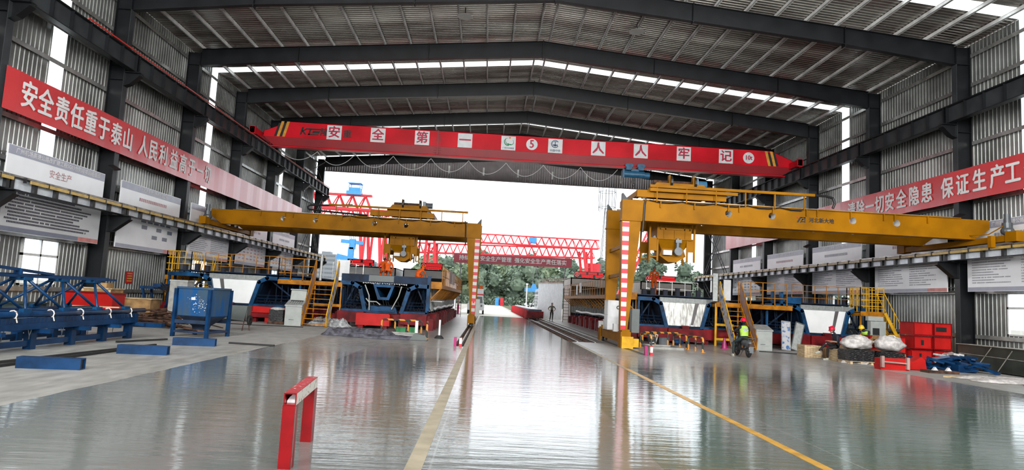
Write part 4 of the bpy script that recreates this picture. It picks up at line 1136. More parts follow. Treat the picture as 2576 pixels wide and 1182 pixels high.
# platforms and stairs between the moulds
def platform(root, x0, x1, y0, y1, z=2.22, posts=True):
    m_ = MB(); m_.box(x0, x1, y0, y1, z - .04, z); m_.box(x0, x1, y0 - .02, y0 + .03, z - .2, z + .04); m_.box(x0, x1, y1 - .03, y1, z - .2, z + .04)
    m_.box(x0, x0 + .04, y0, y1, z - .2, z + .04); m_.box(x1 - .04, x1, y0, y1, z - .2, z + .04)
    i = x0 + .5
    while i < x1: m_.box(i - .02, i + .02, y0, y1, z - .16, z - .04); i += .5
    m_.build('platform_deck', 'rail_orange', root)
    if posts:
        m_ = MB()
        for x in (x0 + .06, x1 - .06):
            m_.bar((x, y0 + .1, 0), (x, y0 + .1, z - .1), .07)
        m_.build('platform_post', 'rail_orange', root)
sa = thing('access_stair', 'orange steel stair with printed side panels left of the open core mould', 'stair', (-8.3, 33.2, 0))
platform(sa, -10.85, -7.55, YM - .15, YM + .85, 2.22, False)
stairs(-8.95, -7.85, 32.45, YM - .15, 0, 2.2, sa, 9)
m_ = MB(); m_.bar((-8.0, YM - .2, 0), (-8.0, YM - .2, 2.2), .06); m_.bar((-8.9, YM - .2, 0), (-8.9, YM - .2, 2.2), .06); m_.bar((-8.9, YM - .2, 1.05), (-7.5, YM - .2, 1.05), .05, .14); m_.bar((-7.55, YM - .2, 0), (-7.55, YM - .2, 2.2), .06)
m_.build('stair_post', 'rail_orange', sa)
def side_panel(x, ya, yb, z1, mat, edge, root, nm):
    m_ = MB(); P = [(ya, .05), (ya - .12, .55), (yb - .15, z1 + .85), (yb, z1 + 1.15), (yb + .15, z1 + 1.0), (yb + .1, z1 + .1), (ya + .2, .05)]
    m_.prism(P, 'x', x - .012, x + .012); p = m_.build(nm, mat, root)
    e_ = MB()
    for a, b in zip(P, P[1:] + P[:1]): e_.bar((x, a[0], a[1]), (x, b[0], b[1]), .045)
    for t_ in (.25, .5, .75):
        a = Vector((x, ya, .1)).lerp(Vector((x, yb, z1)), t_); e_.bar(a, a + Vector((0, -.1, .75)), .03)
    e_.build('panel_edge', edge, p)
side_panel(-8.98, 32.5, YM - .1, 2.2, 'panel_pink', 'rail_orange', sa, 'pink_side_panel')
side_panel(-7.80, 32.5, YM - .1, 2.2, 'poster_blue', 'bright_yellow', sa, 'blue_side_panel')
railing([(-10.85, YM - .15), (-8.95, YM - .15)], 2.22, 1.15, .62, .02, 2, 'platform_railing', 'rail_orange', sa)
railing([(-10.85, YM - .15), (-10.85, YM + .85)], 2.22, 1.15, .8, .02, 2, 'platform_railing', 'rail_orange', sa)
railing([(-8.7, YM + 2.5), (-7.2, YM + 3.5)], 2.4, 1.0, .5, .016, 1, 'platform_railing', 'galv', sa)
MB().box(-8.25, -7.55, YM + 1.4, YM + 1.44, 2.55, 3.5).build('white_panel', 'white_plastic', sa)
MB().tube([(-8.75, YM + .1, 2.3), (-8.75, YM + .1, 3.65)], .07, 10).build('grey_pole', 'comb_grey', sa)
sb = thing('access_stair', 'orange steel stair with blue poster panel left of the right wall mould', 'stair', (12.75, 32.4, 0))
platform(sb, 12.95, 16.2, YM - .3, YM + .7, 2.22, False)
platform(sb, 11.95, 13.2, YM - .75, YM - .1, 2.22, True)
stairs(12.25, 13.25, 31.6, YM - .6, 0, 2.2, sb, 9)
side_panel(12.20, 31.7, YM - .6, 2.2, 'poster_blue', 'bright_yellow', sb, 'blue_side_panel')
side_panel(13.32, 31.7, YM - .6, 2.2, 'panel_pink', 'rail_orange', sb, 'pink_side_panel')
MB().box(11.75, 12.0, YM - .8, YM - .76, 2.3, 3.75).build('bent_steel_sheet', 'comb_grey', sb)
m_ = MB(); m_.bar((11.95, YM - .7, 0), (11.95, YM - .7, 2.2), .08); m_.bar((11.95, YM - .7, .35), (12.9, YM - .7, .35), .06, .12); m_.bar((11.95, YM - .7, 1.1), (12.9, YM - .7, 1.1), .06, .12); m_.build('stair_post', 'bright_yellow', sb)
railing([(13.3, YM - .3), (15.9, YM - .3)], 2.22, 1.2, .62, .02, 2, 'platform_railing', 'rail_orange', sb)
MB().box(12.75, 13.15, YM + .4, YM + .44, 2.4, 3.5).build('white_panel', 'white_plastic', sb)
MB().box(15.9, 16.7, YM - .25, YM - .05, 2.40, 2.75).box(15.2, 15.32, YM - .1, YM + .1, 2.2, 3.0).box(15.65, 15.8, YM - .1, YM + .1, 2.2, 3.0).build('blue_clamp', 'mold_blue', sb)
# end towers with bright yellow stairs near the walls
sc_ = thing('stair_tower', 'bright yellow stair tower with cage railing beside the left wall', 'stair', (-16.3, 36, 0))
platform(sc_, -17.3, -16.0, 35.6, 36.8, 2.15, True)
railing([(-17.3, 36.8), (-17.3, 35.6), (-16.0, 35.6), (-16.0, 36.8)], 2.15, 1.35, .3, .018, 3, 'cage_railing', 'bright_yellow', sc_)
m_ = MB(); m_.bar((-16.0, 35.3, .1), (-15.3, 35.3, 2.2), .05, .1); m_.bar((-15.0, 35.3, .1), (-14.6, 35.3, 2.9), .05, .1)
for i in range(8): m_.bar((-15.9 + i * .09, 35.3, .3 + i * .25), (-14.98 + i * .05, 35.3, .3 + i * .25), .04)
for i in range(2): m_.bar((-15.6 + i * .75, 35.2, .9), (-15.1 + i * .6, 35.2, 3.3), .035)
m_.build('inclined_ladder', 'bright_yellow', sc_)
railing([(-16.0, 36.2), (-14.2, 36.2)], 2.15, 1.2, .45, .015, 2, 'bridge_railing', 'bright_yellow', sc_)
m_ = MB(); m_.box(-16.0, -14.4, 36.0, 36.6, 1.95, 2.1); m_.box(-15.1, -14.5, 35.4, 35.9, .5, 1.7); m_.build('yellow_motor_frame', 'bright_yellow', sc_)
sd_ = thing('stair_tower', 'bright yellow stair tower with cage railing beside the right wall', 'stair', (20.8, 34, 0))
platform(sd_, 19.65, 20.9, 33.6, 34.9, 2.15, True)
railing([(20.9, 34.9), (19.65, 34.9), (19.65, 33.6), (20.9, 33.6)], 2.15, 1.3, .3, .018, 3, 'cage_railing', 'bright_yellow', sd_)
m_ = MB()
for yy in (33.5, 34.2):
    m_.bar((20.9, yy, 2.15), (22.0, yy, .05), .05, .14); m_.bar((20.85, yy, 3.2), (22.0, yy, 1.1), .035); m_.bar((22.0, yy, 0.05), (22.0, yy, 1.1), .035); m_.bar((21.4, yy, 1.2), (21.4, yy, 2.2), .03)
m_.build('stair_side', 'bright_yellow', sd_)
for i in range(7): MB().box(21.0 + i * .15, 21.2 + i * .15, 33.5, 34.2, 1.9 - i * .28, 1.93 - i * .28).build('stair_tread', 'bright_yellow', sd_)
railing([(21.0, 35.2), (21.9, 35.2)], 1.7, 1.7, .45, .02, 4, 'rear_railing', 'bright_yellow', sd_)
m_ = MB(); m_.box(21.5, 23.0, 35.4, 35.9, 0, 1.0); m_.build('yellow_base_box', 'bright_yellow', sd_)
# low striped U barriers and pits
def ubar(x0, y0, x1, y1, label, z=.0, h=.62, mids=1, g='striped U barriers', mat='barrier_bands'):
    p0, p1 = Vector((x0, y0, z)), Vector((x1, y1, z)); d = (p1 - p0).normalized(); r = .12; up = Vector((0, 0, 1))
    t = thing('u_barrier', label, 'barrier', ((x0 + x1) / 2, (y0 + y1) / 2, z), g)
    pts = [p0]
    for i in range(5):
        a = PI / 2 * i / 4; pts.append(p0 + d * (r - r * math.cos(a)) + up * (h - r + r * math.sin(a)))
    for i in range(5):
        a = PI / 2 * i / 4; pts.append(p1 - d * (r - r * math.sin(a)) + up * (h - r + r * math.cos(a)))
    pts.append(p1)
    MB().tube(pts, .045, 8).build('barrier_hoop', mat, t)
    for i in range(mids):
        c = p0.lerp(p1, (i + 1) / (mids + 1)); MB().tube([c, c + up * (h - .03)], .04, 8).build('middle_post', mat, t)
    m_ = MB()
    for c in (p0, p1): m_.box(c.x - .09, c.x + .09, c.y - .09, c.y + .09, z, z + .012)
    m_.build('base_plate', 'barrier_yellow', t)
ubar(-4.75, 30.3, -2.95, 30.6, 'black and yellow hoop barrier behind the square floor pit, left of the aisle', mids=2)
ubar(-2.65, 30.2, -2.45, 27.9, 'white topped striped hoop barrier along the right side of the left floor pit', mids=3)
ubar(7.0, 29.2, 7.15, 27.9, 'short striped hoop barrier nearest the right gantry leg', mids=0)
ubar(7.5, 30.9, 9.6, 31.9, 'long striped hoop barrier behind the right floor pit', mids=2)
ubar(8.9, 30.6, 9.15, 29.4, 'striped hoop barrier on the right rim of the pit, farther of the two', mids=1)
ubar(9.18, 29.2, 9.4, 27.9, 'striped hoop barrier on the right rim of the pit, nearer of the two', mids=1)
def kerb(x0, x1, y0, y1, label):
    t = thing('pit_kerb', label, 'kerb', ((x0 + x1) / 2, (y0 + y1) / 2, 0)); w = .12
    MB().box(x0, x1, y0, y0 + w, 0, .1).box(x0, x1, y1 - w, y1, 0, .1).box(x0, x0 + w, y0 + w, y1 - w, 0, .1).box(x1 - w, x1, y0 + w, y1 - w, 0, .1).build('kerb_frame', 'concrete', t)
    MB().box(x0 + w, x1 - w, y0 + w, y1 - w, 0, .02).build('pit_floor', 'trench', t)
kerb(-4.7, -2.8, 28.4, 30.0, 'concrete kerb round the square floor pit behind the black tarpaulin')
kerb(7.3, 8.8, 28.6, 30.4, 'concrete kerb round the floor pit by the right gantry leg')
# end stop posts on the rails
for x, y, lb in ((-1.02, 24.3, 'red and white stop post at the near end of the left floor rail'), (6.2, 24.75, 'magenta and white stop post at the near end of the right floor rail')):
    t = thing('rail_stop', lb, 'rail stop', (x + .06, y, 0))
    MB().box(x - .1, x + .0, y - .08, y + .08, 0, .34).build('red_post', 'magenta', t)
    MB().box(x + .1, x + .2, y - .08, y + .08, 0, .34).build('banded_post', 'red_white_bands', t)
# rails in the trenches
for x, y0, lb, n in ((-.92, 24.6, 'steel crane rail sunk in the left floor trench', 1), (6.11, 24.9, 'steel crane rail sunk in the right floor trench', 1), (4.45, 31.2, 'left rail of the cart track right of the aisle', 1), (5.3, 31.2, 'right rail of the cart track right of the aisle', 1)):
    zb = -.16 if x < 0 or x > 6 else -.12
    t = thing('floor_rail', lb, 'rail', (x, (y0 + 68) / 2, zb))
    m_ = MB(); m_.box(x - .035, x + .035, y0, 68, zb + .1, zb + .14); m_.box(x - .01, x + .01, y0, 68, zb, zb + .11); m_.box(x - .07, x + .07, y0, 68, zb, zb + .02)
    m_.build('rail_bar', 'rail_steel', t)
    m_ = MB(); y = y0
    while y < 62: m_.box(x - .2, x - .06, y, y + .09, zb, zb + .06); m_.box(x + .06, x + .2 if x != 6.11 else x + .12, y, y + .09, zb, zb + .06); y += .42
    m_.build('rail_clip', 'rust', t)['kind'] = 'stuff'
# ------------------------------------------------------------ outside the far opening
YO = YB
g_ = MB(); g_.box(-160, 260, YO, 420, -.3, -.01); struct('trim_1', g_, 'ground_pale', label='pale yard ground outside the hall', at0=True)
g_ = MB(); g_.box(-3.6, 3.75, YO, 190, -.01, .0); struct('trim_2', g_, 'road_pale', label='bright concrete road leading out of the hall', at0=True)
g_ = MB(); g_.box(4.5, 12, 120, 185, -.01, .02); struct('trim_3', g_, 'grass', label='grass verge by the yard road', at0=True)
g_ = MB(); g_.box(-19.2, 24.2, YA - 60, YA - 2, -.3, -.02); struct('trim_4', g_, 'ground_pale', label='pale apron behind the camera', at0=True)
def tree_proto(name, seed, leafmat, h, w_):
    rd = random.Random(seed)
    t = thing(name, '', 'tree', (0, 0, 0), 'trees beyond the yard')
    m_ = MB(); m_.tube([(0, 0, 0), (.1, 0, h * .35), (0, .1, h * .6)], [.28, .22, .1], 7)
    for i in range(5):
        a = rd.uniform(0, 2 * PI); m_.tube([(0, 0, h * (.25 + .07 * i)), (math.cos(a) * w_ * .3, math.sin(a) * w_ * .3, h * (.4 + .08 * i))], [.12, .05], 5)
    m_.build('trunk', 'trunk', t)
    l = MB(); blobs = []
    for i in range(30):
        a = rd.uniform(0, 2 * PI); r = w_ * .5 * math.sqrt(rd.random()) * .85; z = h * rd.uniform(.06, .92)
        s = 1 - abs(z / h - .45) * .9; blobs.append((math.cos(a) * r * s, math.sin(a) * r * s, z, w_ * rd.uniform(.16, .26)))
    for bx_, by_, bz_, br_ in blobs:
        for i in range(60):
            th = rd.uniform(0, 2 * PI); ph = math.acos(rd.uniform(-.6, 1)); rr = br_ * rd.uniform(.7, 1.1)
            c = Vector((bx_ + rr * math.sin(ph) * math.cos(th), by_ + rr * math.sin(ph) * math.sin(th), bz_ + rr * math.cos(ph)))
            u = Vector((rd.gauss(0, 1), rd.gauss(0, 1), rd.gauss(0, .6))).normalized() * rd.uniform(.35, .8); v = u.cross(Vector((rd.gauss(0, 1), rd.gauss(0, 1), rd.gauss(0, 1)))).normalized() * rd.uniform(.3, .6)
            l.quad(tuple(c - u), tuple(c + v), tuple(c + u), tuple(c - v))
    for bx_, by_, bz_, br_ in blobs: l.ball((bx_, by_, bz_), br_ * .78, 7, 5)
    l.build('foliage', leafmat, t, fix=False)
    return t
protos = [tree_proto('broadleaf_tree', 1, 'leaves_dark_hazy', 14, 11), tree_proto('broadleaf_tree', 2, 'leaves_light_hazy', 13, 12), tree_proto('broadleaf_tree', 3, 'leaves_dark_hazy', 16, 10), tree_proto('slender_tree', 4, 'leaves_light_hazy', 12, 6)]
rd = random.Random(11)
spots = []
for i in range(13): spots.append((-14 + i * 6.4 + rd.uniform(-.6, .6), 200 + 12 * (i % 2)))
for i in range(15): spots.append((-20 + i * 6.4 + rd.uniform(-.6, .6), 226 + 13 * (i % 2)))
for i in range(9): spots.append((66 + i * 6.2, 212 + 13 * (i % 2)))
used = set()
for i, (x, y) in enumerate(spots):
    p = i % 4 if i < 28 else (3 if i % 2 else 2)
    row = 'front row' if i < 13 else 'rear row' if i < 28 else 'thin row on the right'
    n_ = i if i < 13 else i - 13 if i < 28 else i - 28
    lb = '%s %s tree, %s from the left, %s beyond the yard' % (('dense', 'spreading', 'tall', 'slender')[p], ('dark green', 'light green', 'dark green', 'light green')[p], ORD[n_], row)
    if p not in used: o = protos[p]; o['label'] = lb; used.add(p)
    else: o = copy_tree(protos[p], (0, 0, 0), lb)
    o.location = (x, y, 0); s = rd.uniform(.85, 1.12) * (.85 if i >= 28 else 1); o.scale = (s, s, s); o.rotation_euler = (0, 0, rd.uniform(0, 6))
m_ = MB(); rd = random.Random(5)
for i in range(4200):
    x, y, z = rd.uniform(-16, 62), rd.uniform(192, 199), rd.uniform(0, 2.6); s = rd.uniform(.15, .4)
    u = Vector((rd.gauss(0, 1), rd.gauss(0, 1), rd.gauss(0, 1))).normalized() * s; v = u.cross(Vector((rd.gauss(0, 1), rd.gauss(0, 1), rd.gauss(0, 1)))).normalized() * s
    c = Vector((x, y, z)); m_.quad(tuple(c - u), tuple(c + v), tuple(c + u), tuple(c - v))
tag(m_.build('undergrowth', 'leaves_dark_hazy', fix=False), 'low green undergrowth along the foot of the trees', 'shrubs', kind='stuff')
def truss(mb, p, q, h, w, n, r=.12, r2=.07):
    p, q = Vector(p), Vector(q); d = q - p; s = Vector((-d.y, d.x, 0)).normalized() * w / 2; up = Vector((0, 0, h))
    for a in (s, -s):
        mb.bar(p + a, q + a, r * 2); mb.bar(p + a * .3 + up, q + a * .3 + up, r * 2)
        for i in range(n):
            A = p.lerp(q, i / n) + a; B = p.lerp(q, (i + .5) / n) + a * .3 + up; C = p.lerp(q, (i + 1) / n) + a
            mb.bar(A, B, r2 * 2); mb.bar(B, C, r2 * 2)
t = thing('yard_gantry_crane', 'wide red lattice gantry crane in the yard behind the crimson banner', 'crane', (4, 120, 0))
m_ = MB(); truss(m_, (-14, 119, 12.0), (20.2, 119, 12.0), 1.6, 1.6, 24, .10, .055); m_.build('front_truss', 'crane_far_red', t)
m_ = MB(); truss(m_, (-14, 124, 9.9), (20.2, 124, 10.6), 1.8, 1.6, 24, .12, .055); m_.build('rear_truss', 'crane_far_red', t)
for x, sg in ((-11.0, -1), (17.8, 1)):
    m_ = MB()
    for y in (118.4, 124.5):
        m_.bar((x - .5, y, 11.8), (x - 1.2 * sg * -1, y, 0), .45); m_.bar((x + .9, y, 11.8), (x + 1.6, y, 0), .45)
        for i in range(5): m_.bar((x - .4, y, 2 + i * 2), (x + 1.2, y, 2.8 + i * 2), .15)
    m_.bar((x, 117, .4), (x, 126, .4), .6); m_.build('gantry_leg', 'crane_far_red', t)
m_ = MB(); m_.box(18.3, 20.6, 119, 121, 7.0, 9.3); m_.build('operator_cab', 'crane_far_red', t)
m_ = MB(); m_.box(7.2, 8.6, 118.4, 119.6, 12.4, 13.4); m_.build('blue_winch', 'crane_far_blue', t)
m_ = MB()
for dx in (0, .6): m_.tube([(8.4 + dx, 121, 10), (8.4 + dx, 121, 4.6)], .04, 5)
m_.build('hoist_rope', 'tower_grey', t)
m_ = MB(); m_.box(7.0, 10.2, 120.6, 121.4, 3.5, 4.2); m_.prism([(8.1, 4.2), (9.2, 4.2), (8.9, 5.0), (8.4, 5.0)], 'y', 120.7, 121.3); m_.build('lifting_beam', 'crane_far_blue', t)
t = thing('yard_gantry_crane', 'tall red lattice gantry crane with blue trolley beyond the left wall corner', 'crane', (-30, 112, 0))
m_ = MB(); truss(m_, (-60, 110, 15.6), (-20.4, 110, 15.6), 2.5, 2.0, 18, .16, .09); m_.build('front_truss', 'crane_far_red', t)
m_ = MB(); truss(m_, (-60, 118, 15.8), (-18.2, 118, 15.0), 1.6, 1.6, 20, .2, .07); m_.build('rear_truss', 'crane_far_red', t)
m_ = MB()
for x in (-21.8, -18.6):
    for y in (110, 117): m_.bar((x - .4, y, 15.6), (x + .9, y, 0), .5); m_.bar((x + .9, y, 15.6), (x + .1, y, 0), .4)
m_.build('gantry_leg', 'crane_far_red', t)
m_ = MB(); m_.box(-24.6, -22.2, 109, 111, 18.1, 18.7); m_.box(-24.2, -22.4, 109.2, 110.8, 18.7, 19.3); m_.box(-24.4, -22.2, 109, 111, 20.0, 20.1)
for x in (-24.2, -22.4): m_.bar((x, 109.2, 18.7), (x, 109.2, 20.0), .1); m_.bar((x, 110.8, 18.7), (x, 110.8, 20.0), .1)
m_.build('blue_trolley', 'crane_far_blue', t)
m_ = MB()
for dx in (-.4, -.1, .2, .5): m_.tube([(-23.2 + dx, 110, 15.6), (-23.2 + dx, 110, 9)], .05, 5)
m_.build('hoist_rope', 'tower_grey', t)
m_ = MB(); m_.box(-23.5, -22.6, 109.6, 110.4, 8.9, 10.6); m_.bar((-25, 110, 10.2), (-21.2, 110, 10.0), .6); m_.bar((-25.5, 110, 7.6), (-21.0, 110, 6.7), .9); m_.box(-23.7, -22.8, 109.6, 110.4, 7.2, 9.2); m_.build('lifting_beam', 'crane_far_blue', t)
# crimson banner on posts
t = thing('yard_banner', 'crimson banner with white characters strung above the yard road', 'banner', (2.8, 75, 5.8))
m_ = MB(); n = 20
for i in range(n):
    a, b = -4.05 + 13.7 * i / n, -4.05 + 13.7 * (i + 1) / n; m_.quad((a, 75, 5.78 + .004 * i), (b, 75, 5.78 + .004 * (i + 1)), (b, 75, 6.80 + .007 * (i + 1)), (a, 75, 6.80 + .007 * i))
m_.build('banner_cloth', 'banner_crimson', t)
text_mb('持续加强安全生产管理  强化安全生产责任落实', .62, (2.8, 74.96, 6.36), U3, V3, bold=.02, sx=.98).build('lettering', 'shed_white', t, fix=False)
for x in (-3.2, 8.9):
    m_ = MB(); m_.bar((x, 75.15, 0), (x, 75.15, 6.7), .12); m_.bar((x, 75.15, 4.6), (x - 1.4 if x < 0 else x + 1.2, 75.15, 5.9), .06); m_.build('banner_post', 'tower_grey', t)
m_ = MB(); m_.box(-4.05, 9.65, 75.1, 75.18, 6.2, 6.28); m_.build('banner_rail', 'tower_grey', t)
# curing sheds with LED signs
for i, (x0, x1, s0, s1, num, lb) in enumerate(((-13.4, -8.7, -13.3, -10.8, '1', 'behind the left wall mould'), (-8.0, -3.9, -6.4, -4.3, '3', 'behind the open core mould'), (7.9, 12.2, 8.2, 10.95, '2', 'behind the worn plate mould'), (14.6, 19.6, 15.1, 18.0, '4', 'behind the right wall mould'))):
    t = thing('curing_shed', 'pale shed with deep lintel %s' % lb, 'shed', ((x0 + x1) / 2, 64, 0))
    m_ = MB(); m_.box(x0, x1, 61.6, 67, 4.15, 4.25); m_.box(x0, x1, 61.6, 61.7, 3.45, 4.25); m_.box(x0, x0 + .1, 61.6, 67, 0, 4.2); m_.box(x1 - .1, x1, 61.6, 67, 0, 4.2); m_.box(x0, x1, 66.9, 67, 0, 4.2)
    m_.build('shed_shell', 'shed_beige' if i > 1 else 'shed_white', t)
    t = thing('led_sign', 'red LED sign numbered %s on the shed %s' % (num, lb), 'sign', ((s0 + s1) / 2, 61.8, 4.25))
    MB().box(s0, s1, 61.7, 61.9, 4.30, 4.88).box(s0 + .2, s0 + .3, 61.75, 61.85, 4.2, 4.35).box(s1 - .3, s1 - .2, 61.75, 61.85, 4.2, 4.35).build('sign_case', 'black', t)
    m_ = MB(); rd = random.Random(i)
    for a in range(2):
        x = s0 + .5
        while x < s1 - .1:
            w_ = rd.uniform(.12, .22)
            if rd.random() < .93:
                z = 4.34 + a * .26
                for q_ in range(3): m_.box(x, x + w_, 61.69, 61.699, z + q_ * .078, z + q_ * .078 + .055)
            x += w_ + .012
    m_.build('led_text', 'led_red', t)['kind'] = 'stuff'
    m_ = text_mb(num, .3, (s0 + .27, 61.69, 4.59), U3, V3, bold=.02)
    for q_ in range(20):
        a, b = 2 * PI * q_ / 20, 2 * PI * (q_ + 1) / 20; m_.quad(*[(s0 + .27 + r_ * math.cos(c_), 61.69, 4.59 + r_ * math.sin(c_)) for r_, c_ in ((.18, a), (.21, a), (.21, b), (.18, b))])
    m_.build('circled_number', 'led_bright', t, fix=False)
# white panel wall, scaffold, cart, van, barrels, tower, mobile crane, buildings
t = thing('white_panel_wall', 'tall white ribbed panel wall behind the standing man', 'partition', (6.4, 66, 0))
m_ = MB(); m_.sheet((5.15, 68.6, 0), (2.55, -6.0, 0), (0, 0, 1), (-.92, -.39, 0), 1, 3.5, .05, .02); m_ = MB()
A = Vector((5.9, 75.0, 0)); B = Vector((8.1, 69.5, 0)); D = (B - A).normalized(); N_ = Vector((D.y, -D.x, 0))
m_.sheet(A, D, (0, 0, 1), N_, (B - A).length, 3.9, .3, .03); m_.build('panel_sheet', 'far_white', t, fix=False)
MB().bar(A + Vector((0, 0, 3.91)), B + Vector((0, 0, 3.91)), .1).build('top_rail', 'panel_pink', t)
m_ = MB()
for i in range(16):
    c = A.lerp(B, i / 16) + Vector((.3, .5, 4.15)); m_.tube([c + Vector((.25 * math.cos(k * .8), 0, .28 * math.sin(k * .8))) for k in range(9)], .02, 5)
tag(m_.build('hose_coils', 'panel_pink'), 'row of coiled pinkish hoses above the white panel wall', 'hoses', kind='stuff')
t = thing('rail_cart', 'long red flatbed rail cart on the track right of the road', 'rail cart', (4.9, 80, -.1))
m_ = MB(); m_.box(4.1, 5.75, 65.0, 65.25, .12, .82); m_.build('end_plate', 'base_red_shaded', t)
m_ = MB(); m_.box(4.15, 5.7, 65.25, 104, .35, .62); m_.build('cart_bed', 'crane_far_red', t)
for i in range(13):
    y = 66.5 + i * 3; m_ = MB(); m_.box(4.0, 4.14, y - .3, y + .3, .1, .9); m_.box(3.95, 4.3, y - .08, y + .08, .0, .95); m_.build('side_bracket', 'crane_far_red', t)
m_ = MB(); m_.box(4.3, 5.6, 65.6, 104, .82, .98); m_.box(4.2, 5.7, 65.4, 72, .62, .82); m_.build('load_beam', 'hopper_blue_dark', t)
m_ = MB(); m_.box(4.6, 5.3, 66, 104, .98, 1.03); m_.build('load_cover', 'far_white', t)
for x in (4.45, 5.3):
    for y in (65.6, 84, 102): MB().lathe([(0, -.05), (.2, -.05), (.2, .05), (0, .05)], (x, y, .2), 14, 'x').build('cart_wheel', 'rust', t)
for x, lb in ((4.45, 'left'), (5.3, 'right')):
    tag(MB().box(x - .04, x + .04, 68.6, 180, -.01, .03).build('yard_rail', 'rust'), '%s rail of the cart track running away across the yard' % lb, 'rail')
t = thing('scaffold_rack', 'pale steel scaffold rack beside the rail cart in the yard', 'scaffold', (7.6, 84, 0))
m_ = MB()
for i in range(10):
    y = 76 + i * 2; m_.bar((7.0, y, 0), (7.0, y, 3.4), .07); m_.bar((9.0, y, 0), (9.0, y, 3.9), .07); m_.bar((6.6, y, 2.6), (9, y, 3.7), .05); m_.bar((6.5, y, 1.2), (7.0, y, 2.6), .05)
for z in (1.0, 2.6, 3.4): m_.bar((7.0, 76, z), (7.0, 94, z), .07)
m_.build('scaffold_frame', 'far_white', t)
m_ = MB(); m_.box(6.9, 9.1, 76, 94, 3.0, 3.1); m_.build('rack_shelf', 'tower_grey', t)
m_ = MB(); rd = random.Random(9)
for i in range(30):
    x, y, z = rd.uniform(5.9, 7.5), rd.uniform(96, 104), rd.uniform(.1, 1.4); m_.box(x, x + rd.uniform(.1, .4), y, y + .3, z, z + rd.uniform(.1, .3))
m_.box(5.8, 7.6, 95.9, 104.2, 0, .2)
tag(m_.build('stacked_pipes', 'far_white'), 'pale heap of steel fittings beyond the rail cart', 'pipes', kind='stuff')
def van(x, y, label, g=None):
    t = thing('pickup_truck', label, 'truck', (x, y, 0), g)
    m_ = MB(); m_.prism([(x - .95, .5), (x + .95, .5), (x + .98, 1.15), (x - .98, 1.15)], 'y', y, y + 4.6); m_.box(x - .9, x + .9, y - .08, y, .45, .75)
    m_.prism([(x - .88, 1.15), (x + .88, 1.15), (x + .74, 2.15), (x - .74, 2.15)], 'y', y + .9, y + 3.2); m_.build('truck_body', 'far_white', t)
    m_ = MB(); m_.quad((x - .78, y + .88, 1.25), (x + .78, y + .88, 1.25), (x + .68, y + .89, 2.0), (x - .68, y + .89, 2.0)); m_.build('windscreen', 'cabinet_dark', t)
    m_ = MB(); m_.box(x - .35, x + .35, y - .02, y, .8, 1.05); m_.build('grille', 'black', t)
    for dx in (-.7, .55): MB().box(x + dx, x + dx + .2, y - .02, y, .85, 1.08).build('headlamp', 'motor_grey', t)
    m_ = MB(); m_.box(x - .85, x + .85, y + 1.2, y + 2.8, 2.15, 2.3); m_.build('roof_rack', 'crane_far_red', t); m_ = MB(); m_.box(x - .8, x + .8, y + 1.3, y + 2.4, 2.3, 2.9); m_.build('roof_load', 'far_white', t)
    for dx in (-.85, .85):
        for dy in (.8, 3.7): MB().lathe([(0, -.1), (.34, -.1), (.34, .1), (0, .1)], (x + dx, y + dy, .34), 16, 'x').build('wheel', 'rubber', t)
    MB().box(x + .3, x + .65, y + 1.4, y + 1.6, 2.9, 3.3).build('orange_beacon', 'cloth_orange', t)
van(-1.2, 74.5, 'white pickup truck with red roof rack behind the left gantry leg')
for x, c, lb in ((3.0, 'crane_far_blue', 'blue barrel standing on the road by the trees'), (4.3, 'crane_far_red', 'red barrel standing on the road by the trees')):
    t = thing('barrel', lb, 'barrel', (x, 185, 0)); MB().lathe([(0, 0), (.55, 0), (.55, .7), (.5, .75), (.55, .8), (.55, 2.1), (0, 2.1)], (x, 185, 0), 16).build('barrel_shell', c, t); MB().lathe([(0, 0), (.48, 0), (.48, .08), (0, .08)], (x, 185, 2.1), 16).build('barrel_lid', c, t)
t = thing('telecom_tower', 'slim lattice telecom tower with round antenna cage behind the right gantry', 'tower', (27, 150, 0))
m_ = MB()
for a, b in ((-1, -1), (1, -1), (1, 1), (-1, 1)): m_.bar((27 + a * 1.5, 150 + b * 1.5, 0), (27 + a * .4, 150 + b * .4, 24.5), .14)
for i in range(22):
    z = i * 1.1; w0 = 1.5 - 1.1 * z / 24.5; w1 = 1.5 - 1.1 * (z + 1.1) / 24.5
    m_.bar((27 - w0, 148.6, z), (27 + w1, 148.6, z + 1.1), .08); m_.bar((27 + w0, 148.6, z), (27 - w1, 148.6, z + 1.1), .08)
m_.build('tower_mast', 'tower_grey', t)
m_ = MB()
for z in (24.6, 28.2):
    for k in range(14):
        a, b = 2 * PI * k / 14, 2 * PI * (k + 1) / 14; m_.bar((27 + 1.9 * math.cos(a), 150 + 1.9 * math.sin(a), z), (27 + 1.9 * math.cos(b), 150 + 1.9 * math.sin(b), z), .1)
for k in range(8):
    a = 2 * PI * k / 8; m_.bar((27 + 2 * math.cos(a), 150 + 2 * math.sin(a), 23.6), (27 + 2 * math.cos(a), 150 + 2 * math.sin(a), 29.3), .12)
m_.bar((26.7, 150, 24), (26.7, 150, 29), .1); m_.bar((27.3, 150, 24), (27.3, 150, 29), .1)
m_.build('antenna_cage', 'tower_grey', t)
t = thing('mobile_crane', 'pinkish red mobile crane boom seen behind the right gantry leg', 'crane', (24, 102, 0))
m_ = MB(); a = Vector((20.6, 100, 3.0)); b = Vector((25.4, 100, 15))
for dx in (-.5, .5):
    m_.bar(a + Vector((dx, 0, 0)), b + Vector((dx * .4, 0, 0)), .16); m_.bar(a + Vector((dx, 1, 0)), b + Vector((dx * .4, .5, 0)), .16)
